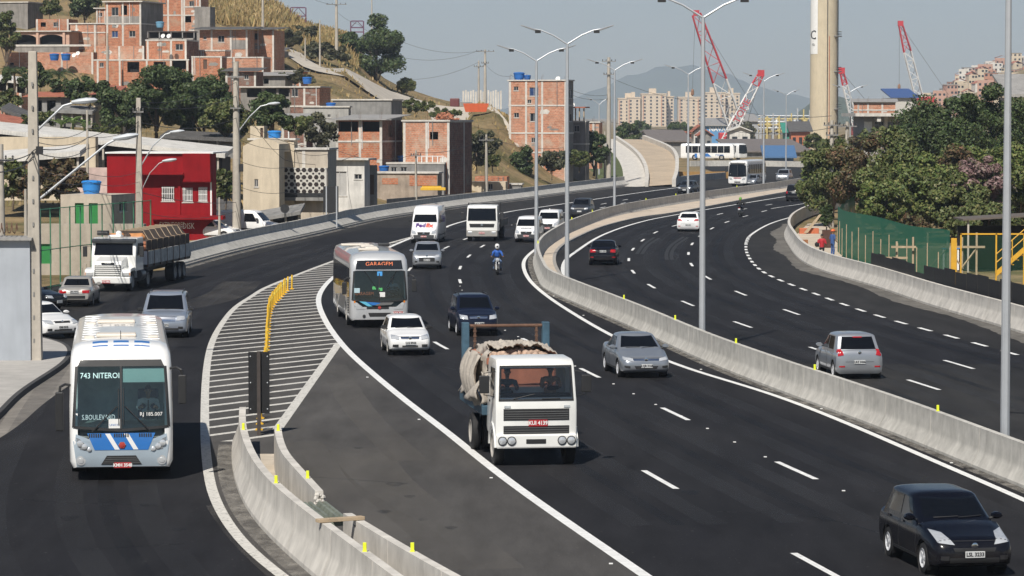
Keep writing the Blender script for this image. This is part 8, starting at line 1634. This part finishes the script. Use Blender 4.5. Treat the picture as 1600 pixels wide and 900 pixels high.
# the dirt road over the hill, its cut bank
rd_ = [on_terrain(x, y) for x, y in ((436, 66), (446, 84), (462, 100), (490, 118), (530, 129), (580, 142), (640, 156), (690, 168), (735, 182), (770, 200))]
rc = catmull(rd_, 2.5)
for _ in range(60): rc = [rc[0]] + [(a_+b_*2+c_)/4 for a_, b_, c_ in zip(rc, rc[1:], rc[2:])] + [rc[-1]]
for p in rc: p.z = 0
l_, r_ = offset(rc, -3.4), offset(rc, 3.4)
for q in l_+r_: q.z = zt(q.x, q.y)+.22
structure(MB().ribbon(l_, r_).build('dirt_road', M('dirt_road_dust', (.50, .45, .38), .95, var=.12, scale=.5, big=.1), recalc=False))
DISH = MB().lathe([(.02, 0), (.30, .04), (.48, .13), (.50, .16), (.46, .13), (.28, .055), (.01, .02)], 14, axis='y').mesh('dish', True); DISH.materials.append(WHITE)
for lab, x, y, d_ in (('white satellite dish on the terrace roof', 255, 60, 428), ('satellite dish beside the terrace on the hill', 264, 60, 428), ('satellite dish by the two blue tanks', 116, 90, 436), ('satellite dish next to the two blue tanks', 122, 87, 436), ('satellite dish on the four-storey brick block', 872, 127, 403), ('satellite dish on the side of the annexe', 895, 168, 407), ('satellite dish on the low tan house', 875, 277.5, 409)):
    t_ = thing('satellite_dish', lab, 'satellite dish', D(x, y, d_), R(160), 'satellite dishes'); o = inst(DISH, 'dish', t_, (0, 0, .3)); o.scale = (.62, .62, .62); o.rotation_euler.x = R(25); MB().tube([(0, .1, -.3), (0, .1, .5)], .03, 5).build('mast', GALV, t_)
# ------------------------------------------------------------------ screens, fences and clutter behind the right-hand barrier
GM = mesh_mat('green_shade_net', (.010, .16, .09), .88)
c = [D(1336, 346, 250), D(1326, 342, 236), D(1309, 350, 214)]; c2 = [D(1309, 350, 213), D(1318, 356, 206), D(1345, 366, 197), D(1412, 376, 181), D(1484, 386, 168)]
def netfence(label, pts, h_, lo=0.0):
    for p in pts: p.z = 0
    cc = catmull(pts, .6); f = thing('net_fence', label, 'fence', cc[0]); n = clen(cc); k = max(2, int(n/3))
    for i in range(k): s_ = sub(cc, n*i/k, n*(i+1)/k); MB().ribbon([p-cc[0]+Vector((0, 0, lo)) for p in s_], [p-cc[0]+Vector((0, .0, h_+.06*math.sin(p.x*5))) for p in s_]).build('net_panel', GM, f, recalc=False)
    for i in range(k+1): p = sub(cc, n*i/k, n*i/k+.01)[0]-cc[0]; MB().box(p.x-.04, p.x+.04, p.y-.16, p.y-.08, 0, h_*(.72 if i % 2 else .6)).build('timber_post', WOODP, f)
    return f
netfence('dark green shade-net fence running back beside the concrete poles', c, 2.9); netfence('dark green shade-net fence curving behind the workers and the barrier', c2, 3.0)
tm = thing('bracing_timbers', 'raw timber frame with diagonal braces behind the green net', 'timber frame', D(1398, 404, 178)); tm.location.z = 0
for i, x in enumerate((0, .9, 1.7, 2.8, 3.6, 4.4)): MB().box(x, x+.10, -.5-.05*i, -.4-.05*i, .2, 2.1+.25*(i % 3)).build('stud', WOODP, tm)
for a, b in (((1.7, .5), (2.8, 1.7)), ((2.9, 1.7), (3.7, .6)), ((3.6, .6), (4.5, 1.8))): MB().tube([(a[0], -.75, a[1]), (b[0], -.75, b[1])], .05, 4).build('brace', WOODP, tm)
MB().box(-.3, 4.9, -.86, -.80, 1.75, 1.87).build('rail', WOODP, tm); MB().box(-.6, .6, -.95, -.88, 1.15, 1.27).build('rail', WOODP, tm)
BLK = M('black_sheet', (.014, .014, .015), .75, var=.3, scale=2, streak=.2)
hp = catmull([D(1361, 420, 173.5), D(1440, 448, 158), D(1520, 470, 147), D(1660, 505, 130)], 1.)
for p in hp: p.z = 0
hd = thing('hoarding', 'black sheet hoarding along the barrier at the right edge', 'hoarding', hp[0]); n = clen(hp); k = int(n/2.2)
for i in range(k):
    a, b = sub(hp, n*i/k+.02, n*i/k+.05)[0]-hp[0], sub(hp, n*(i+1)/k-.02, n*(i+1)/k+.0)[0]-hp[0]; hh = 1.66+.06*math.sin(i*2.3)+.012*i
    if i == 6: hh = 1.3
    MB().hexa([(a.x, a.y, 0), (b.x, b.y, 0), (b.x, b.y+.05, 0), (a.x, a.y+.05, 0), (a.x, a.y, hh), (b.x, b.y, hh), (b.x, b.y+.05, hh), (a.x, a.y+.05, hh)]).build('panel', BLK, hd)
YP = M('yellow_rail_paint', (.65, .36, .03), .5, var=.12)
ys = thing('yellow_stairs', 'yellow steel stairs and railing at the right edge', 'stairs', D(1556, 436, 168)); ys.location.z = 0
MB().hexa([(0, 0, .6), (2.6, 0, 2.9), (2.6, .1, 2.9), (0, .1, .6), (0, 0, .9), (2.6, 0, 3.2), (2.6, .1, 3.2), (0, .1, .9)]).build('stringer', YP, ys)
for i in range(9): MB().box(.15+i*.27, .42+i*.27, .1, .9, .75+i*.24, .79+i*.24).build('tread', YP, ys)
for z in (.55, 1.0): MB().tube([(0, 0, .8+z), (2.6, 0, 3.1+z)], .03, 5).build('handrail', YP, ys)
for i in range(4): MB().tube([(i*.85, 0, .8+i*.75), (i*.85, 0, 1.85+i*.75)], .03, 5).build('handrail_post', YP, ys)
yr = thing('yellow_railing', 'yellow tubular railing with mesh left of the yellow stairs', 'railing', D(1500, 432, 172)); yr.location.z = 0
for x in (0, 1.9, 3.4): MB().box(x, x+.08, 0, .08, 0, 2.75).build('post', YP, yr)
MB().box(0, 4.5, 0, .07, 2.68, 2.76).build('rail', YP, yr); MB().add([(0, .04, .1), (3.4, .04, .1), (3.4, .04, 2.68), (0, .04, 2.68)], [(0, 1, 2, 3)]).build('mesh_panel', MATS['wire_mesh'], yr, recalc=False); MB().box(-.5, -.2, -.1, .05, 0, 2.5).build('yellow_post', YP, yr)
sh_ = thing('open_shed', 'open shed with a thin brown roof under the trees at the right edge', 'shed', D(1500, 430, 186)); sh_.location.z = 0
MB().hexa([(0, -1, 3.0), (6, -1, 3.35), (6, 3, 3.35), (0, 3, 3.0), (0, -1, 3.1), (6, -1, 3.45), (6, 3, 3.45), (0, 3, 3.1)]).build('roof', M('shed_roof_brown', (.12, .10, .085), .8, var=.2), sh_)
for x in (.3, 2.4, 4.4): MB().box(x, x+.1, -.8, -.7, 0, 3.1).build('post', POLE_C, sh_)
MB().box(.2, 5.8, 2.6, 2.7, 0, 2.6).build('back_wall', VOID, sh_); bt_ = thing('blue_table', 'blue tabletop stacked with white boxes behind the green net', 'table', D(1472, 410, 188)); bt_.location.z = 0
MB().box(0, 1.1, 0, .6, 1.25, 1.33).build('top', TANK_B, bt_); MB().box(.05, .15, .05, .15, 0, 1.25).build('leg', WHITE, bt_); MB().box(.9, 1.0, .05, .15, 0, 1.25).build('leg', WHITE, bt_)
tag(MB().box(-.42, .42, 0, .05, .0, 1.25).build('rusty_plate', M('rust_sheet', (.075, .035, .025), .8, var=.3), None, loc=G(1294, 388)), 'rusty steel plate standing behind the two workers', 'steel plate')
sn = [Vector((q.x, q.y, .03)) for q in (G(1240, 372), G(1250, 392), G(1280, 412), G(1310, 420), G(1318, 392), G(1300, 365), G(1290, 348), G(1262, 350))]
structure(MB().add(sn, [tuple(range(len(sn)))]).build('sand_ground', SANDL, recalc=True))
bd_ = thing('timber_boards', 'leaning timber boards over an orange heap at the barrier end', 'boards', G(1262, 366)); MB().hexa([(-.3, 0, .1), (0, 0, .1), (1.1, .3, 1.5), (.9, .3, 1.5), (-.3, .1, .1), (0, .1, .1), (1.1, .4, 1.5), (.9, .4, 1.5)]).build('board', WOODP, bd_); MB().box(-.6, .9, .3, .9, 0, .45).build('crate', M('orange_crate', (.5, .14, .06), .7, var=.2), bd_, bevel=.05)
tag(MB().box(-.18, .18, -.1, .1, 0, .95).build('rust_post', M('rust_orange', (.28, .12, .05), .8, var=.3), None, loc=G(1258, 397)), 'short rusty post on the sand left of the red-shirted worker', 'post')

# ------------------------------------------------------------------ concrete poles, lamps on arms, wires
def pole(label, px, ytop, ybase, dist=None, r=.17, arms=(), box=False, name='utility_pole', cap=None, zb=None):
    p = G(px, ybase) if dist is None else D(px, ybase, dist); d_ = p.y; k = d_/F; H = (ybase-ytop)*k
    if dist is not None: p.z = zt(p.x, p.y) if zb is None else zb; H = (HC+(180-ytop)*k) - p.z
    t = thing(name, label, 'pole', p, group='utility poles')
    if box: MB().loft([[(-r*q, -r*q*.8, z), (r*q, -r*q*.8, z), (r*q, r*q*.8, z), (-r*q, r*q*.8, z)] for q, z in ((1.25, -.3), (1.0, H*.5), (.72, H))]).build('shaft', POLE_C, t, bevel=.03)
    else: MB().lathe([(r*1.25, -.3), (r, H*.5), (r*.72, H)], 12).build('shaft', POLE_C, t, smooth=True)
    if box and r > .2:
        for i in range(12): MB().box(-.03, .03, -r*1.02, -r*.8, .8+i*.85, .95+i*.85).build('slot', CONC_D, t)
    for dz, w in arms:
        a = MB().box(-w/2, w/2, -r-.12, -r-.02, H-dz-.05, H-dz+.05).build('cross_arm', CONC_D, t)
        for x in (-w*.45, -w*.2, w*.2, w*.45): MB().lathe([(.03, 0), (.06, .05), (.04, .10), (.06, .14), (.02, .2)], 6, (x, -r-.07, H-dz+.05)).build('insulator', DARK, a)
    return t, H
def arm_lamp(t, pts, head, k=1.0):
    a = MB().tube(pts, .045*k, 6).build('lamp_arm', GALV, t, smooth=True); e, d_ = Vector(pts[-1]), (Vector(pts[-1])-Vector(pts[-2])); d_.z *= .3; d_.normalize(); s_ = d_.cross(Vector((0, 0, 1)))
    MB().loft([[e + d_*l + s_*w*math.cos(q) + Vector((0, 0, hh*math.sin(q)+.03)) for q in [2*math.pi*i/8 for i in range(8)]] for l, w, hh in ((-.1, .05, .05), (.15, .13, .10), (.45, .17, .12), (.75, .13, .08), (.85, .03, .02))]).build('lamp_head', M('lamp_grey', (.50, .53, .56), .5, var=.08), a, smooth=True)
P1, H1 = pole('thick square concrete pole beside the pale wall', 55, 80, 569, None, .21, (), True); k1 = G(55, 569).y/F
def zz(y, base, k): return (base-y)*k
arm_lamp(P1, [(.15, 0, zz(312, 569, k1)), (1.6, 0, zz(262, 569, k1)), (2.7, 0, zz(224, 569, k1)), (3.0, 0, zz(217, 569, k1))], None)
arm_lamp(P1, [(.1, 0, zz(205, 569, k1)), (.6, 0, zz(185, 569, k1)), (1.1, 0, zz(165, 569, k1)), (1.5, 0, zz(160, 569, k1))], None)
MB().tube([(-.2, -.1, zz(300, 569, k1)), (-.32, -.25, zz(255, 569, k1)), (0, -.27, zz(236, 569, k1)), (.12, -.2, zz(232, 569, k1))], .02, 5).build('cable_loop', DARK, P1); MB().box(.12, .34, -.2, .1, zz(240, 569, k1), zz(228, 569, k1)).build('junction_box', DARK, P1)
P2, H2 = pole('slim concrete pole in front of the red building', 218, 153, 398, 206, .20, ((.9, .7),), True, zb=0.); kk = 206/F; b0 = H2 - (398-153)*kk
def zabs(y, d_): return HC+(180-y)*d_/F
arm_lamp(P2, [(.1, 0, zabs(260, 206)), (.9, 0, zabs(228, 206)), (1.7, 0, zabs(210, 206)), (2.1, 0, zabs(207, 206))], None); arm_lamp(P2, [(.1, 0, zabs(300, 206)), (.7, 0, zabs(270, 206)), (1.3, 0, zabs(255, 206)), (1.6, 0, zabs(252, 206))], None, .6)
P3, H3 = pole('round concrete pole between the red and the cream buildings', 370, 97, 372, 236, .27, ((1.1, 1.2), (3.4, .8)), False, zb=0.)
arm_lamp(P3, [(.2, 0, zabs(204, 236)), (1.0, 0, zabs(182, 236)), (1.8, 0, zabs(166, 236)), (2.4, 0, zabs(163, 236))], None); MB().box(.2, .5, -.25, .1, zabs(268, 236), zabs(256, 236)).build('junction_box', DARK, P3)
pole('thin pole behind the beige block', 137, 172, 300, 240, .11, (), zb=0.); pole('short concrete post inside the beige yard', 41, 295, 440, 176, .10, (), zb=0.); pole('leftmost concrete pole with transformers', 3, 225, 440, 160, .18, ((.8, 1.4),), zb=0.); pole('small concrete post at the barrier by the red building', 343, 308, 378, 232, .09, (), zb=0.); pole('light concrete pole behind the slip road barrier', 650, 235, 308, 306, .12, ((.5, 1.0),), zb=0.); pole('tall concrete pole between the truck and the square brick house', 760, 210, 320, 342, .16, ((.6, 1.6),), zb=0.)
P4, H4 = pole('tall hill pole with cross arms behind the square brick house', 758, 78, 176, 520, .22, ((.3, 3.0), (2.2, 1.2))); P4b, _ = pole('twin hill pole beside the tall one with cross arms', 748, 95, 176, 522, .16, ((1.0, 1.6),)); P5, _ = pole('tall white pole on the crest of the left hill', 526, -6, 112, 505, .24, ((1.4, 3.2),)); pole('skyline pole behind the broad dark tree', 581, -4, 60, 548, .13, ()); pole('white pole at the left end of the dirt road', 411, -8, 110, 480, .20, ()); pole('slender post beside the dirt road bend', 477, 60, 120, 476, .11, ()); pole('grey post on the dirt road shoulder', 500, 32, 122, 474, .12, ()); pole('slim pole standing between the hill houses', 168, 52, 134, 425, .17, ())
P6, _ = pole('heavy concrete pole with insulators right of the four-storey block', 951, 90, 282, 412, .27, ((.5, 1.8), (2.2, 1.4)), zb=0.); pole('plain pole behind the annexe', 932, 222, 290, 414, .10, ()); pole('second plain pole behind the annexe', 945, 205, 290, 416, .12, ())
P7, _ = pole('left one of the two concrete poles at the green fence', 1299, 188, 352, 262, .19, ((.4, 1.4), (1.2, 1.0)), zb=0.); P8, _ = pole('right one of the two concrete poles at the green fence', 1323, 190, 318, 272, .19, ((.4, 1.6),), zb=0.)
arm_lamp(P7, [(-.1, 0, zabs(125, 262)), (-1.0, 0, zabs(113, 262)), (-2.2, 0, zabs(110, 262)), (-2.6, 0, zabs(110, 262))], None, .8) if False else None
def wire(label, pts, sag, r=.02):
    A = []
    for a, b in zip(pts, pts[1:]):
        a, b = Vector(a), Vector(b)
        for i in range(12): t = i/12; q = a.lerp(b, t); q.z -= sag*4*t*(1-t); A.append(q)
    A.append(Vector(pts[-1])); tag(MB().tube(A, r, 4).build('overhead_wire', DARK), label, 'wire', 'overhead wires')
for lab, pts, s_ in (('upper wire from the skyline tree to the hill pole', [D(630, 66, 515), D(758, 78, 520)], 1.), ('second wire from the skyline tree to the hill pole', [D(630, 90, 515), D(748, 79, 520)], .9), ('low wire below the hill pole', [D(632, 124, 515), D(748, 97, 520)], .8), ('wire from the hill pole towards the brick block', [D(758, 100, 520), D(800, 118, 470), D(884, 145, 430)], .8), ('wire from the crest pole to the frame edge', [D(526, 8, 505), D(470, -10, 500)], .3), ('wire from the crest pole to the skyline tree', [D(526, 18, 505), D(560, 38, 512), D(600, 60, 515)], .3), ('long wire crossing below the dirt road', [D(400, 108, 470), D(520, 130, 420), D(700, 172, 380), D(795, 200, 360)], 1.0), ('wire from the four-storey block to the heavy pole', [D(884, 136, 402), D(951, 148, 412)], .5), ('second wire from the four-storey block to the heavy pole', [D(884, 144, 402), D(951, 154, 412)], .5), ('wire from the heavy pole to the right across the cranes', [D(951, 120, 412), D(1120, 160, 420), D(1299, 181, 262)], .8), ('lower wire from the heavy pole to the right', [D(951, 190, 412), D(1120, 200, 420), D(1299, 200, 262)], .6), ('wire between the two poles at the green fence', [D(1299, 194, 262), D(1323, 196, 272)], .1),
                    ('upper wire over the beige block to the slim pole', [D(55, 232, 117.5), D(137, 215, 200), D(218, 166, 206)], .3), ('middle wire over the beige block to the slim pole', [D(55, 238, 117.5), D(137, 232, 200), D(218, 188, 206)], .35), ('wire from the slim pole to the round concrete pole', [D(218, 166, 206), D(370, 150, 236)], .5), ('lower wire from the slim pole to the round concrete pole', [D(218, 190, 206), D(370, 184, 236)], .6), ('lowest wire across the red building', [D(218, 300, 206), D(370, 316, 236)], .3), ('wire from the round concrete pole over the cream building', [D(370, 146, 236), D(445, 250, 250), D(560, 240, 280)], .6), ('wire from the round concrete pole to the white house', [D(370, 180, 236), D(520, 232, 282), D(650, 240, 306)], .8), ('wire leaving the left edge for the thick square pole', [D(-20, 246, 100), D(55, 236, 117.5)], .2), ('second wire leaving the left edge for the thick square pole', [D(-20, 268, 100), D(55, 246, 117.5)], .2), ('wire above the low walls to the tall concrete pole', [D(650, 238, 306), D(760, 214, 342), D(884, 230, 402)], .6)):
    wire(lab, pts, s_)
for i, (ya, yb_) in enumerate(((262, 268), (272, 284), (284, 300), (214, 176), (222, 196))): wire('%s cable strung from the thick square pole to the slim pole' % ['upper low', 'middle low', 'lowest', 'highest', 'second highest'][i], [D(57, ya, 117.5), D(137, (ya+yb_)/2+6, 170), D(218, yb_, 206)], .25, .013)
for i, (ya, yb_) in enumerate(((200, 226), (216, 240), (250, 262), (290, 300))): wire('%s of the thin cables from the round pole to the pierced screen building' % ['topmost', 'second', 'third', 'lowest'][i], [D(370, ya, 236), D(450, (ya+yb_)/2+5, 250), D(515, yb_, 262)], .3, .016)
for i, (ya, yb_) in enumerate(((130, 128), (300, 330))): wire('%s of the cables from the slim pole to the round pole' % ['uppermost', 'low drooping one'][i], [D(218, ya+30, 206), D(370, yb_, 236)], .5, .016)
for i, (x, y0, y1, d_) in enumerate(((466, 12, 34, 560), (558, 33, 50, 556))):
    k = d_/F; p = D(x, y1, d_); t = thing('purple_gantry', ['left one of two purple lattice frames on the crest', 'right one of two purple lattice frames, behind the skyline tree'][i], 'frame', p, group='purple lattice frames'); h_ = (y1-y0)*k; w = 12*k if i == 0 else 10*k; PU = M('purple_steel', (.13, .05, .10), .6)
    for sx in (-w, w): MB().box(sx-.1, sx+.1, -.1, .1, -4, h_).build('leg', PU, t)
    for z in (0, h_*.4, h_): MB().box(-w+.1, w-.1, -.08, .08, z-.1, z+.1).build('beam', PU, t)
    MB().tube([(-w, 0, h_*.4), (0, 0, h_), (w, 0, h_*.4)], .07, 4).build('brace', PU, t)
db = thing('orange_dumpster', 'orange skip and rubble on the shoulder of the dirt road', 'dumpster', on_terrain(742, 175)); MB().loft([[(-1.5*q, -1, z), (1.8*q, -1, z), (1.8*q, 1, z), (-1.5*q, 1, z)] for q, z in ((.8, 0), (1, 1.1))]).build('tub', M('orange_paint', (.55, .10, .03), .6, var=.15), db)
wt_ = thing('parked_truck', 'small dark truck beside the orange skip on the hill', 'truck', on_terrain(714, 172)); MB().box(-1.1, .4, -1, 1, .5, 1.9).build('cab', M('truck_maroon', (.12, .03, .03), .5), wt_, bevel=.15); MB().box(.45, 2.4, -1, 1, .6, 1.3).build('bed', CONC_D, wt_, bevel=.05)
for x in (-.6, 1.7):
    for y in (-.8, .8): wheel(wt_, 1., 0, .42, .25, 'steel') if False else inst(wheel_mesh(.42, .25, 'steel')[0], 'wheel', wt_, (x, y, .42), R(90))
ww_ = thing('fence_posts', 'pale palisade wall behind the orange skip', 'wall', on_terrain(722, 166) + Vector((0, 4, 0)))
for i in range(16): MB().box(i*.42, i*.42+.3, 0, .12, -.5, 2.6+.15*math.sin(i*2.1)).build('plank', CONC_L, ww_)

# ------------------------------------------------------------------ air
hz = MB().box(-6050, 6050, -450, 9760, -30, 420).build('haze', None); hz['kind'] = 'stuff'
hm = bpy.data.materials.new('haze_air'); hm.use_nodes = True; nt = hm.node_tree; nt.nodes.clear(); oo = nt.nodes.new('ShaderNodeOutputMaterial'); pv_ = nt.nodes.new('ShaderNodeVolumePrincipled')
pv_.inputs['Color'].default_value = (.66, .79, .99, 1); pv_.inputs['Density'].default_value = .000115; pv_.inputs['Anisotropy'].default_value = 0.0
nt.links.new(pv_.outputs[0], oo.inputs['Volume']); hz.data.materials.append(hm)
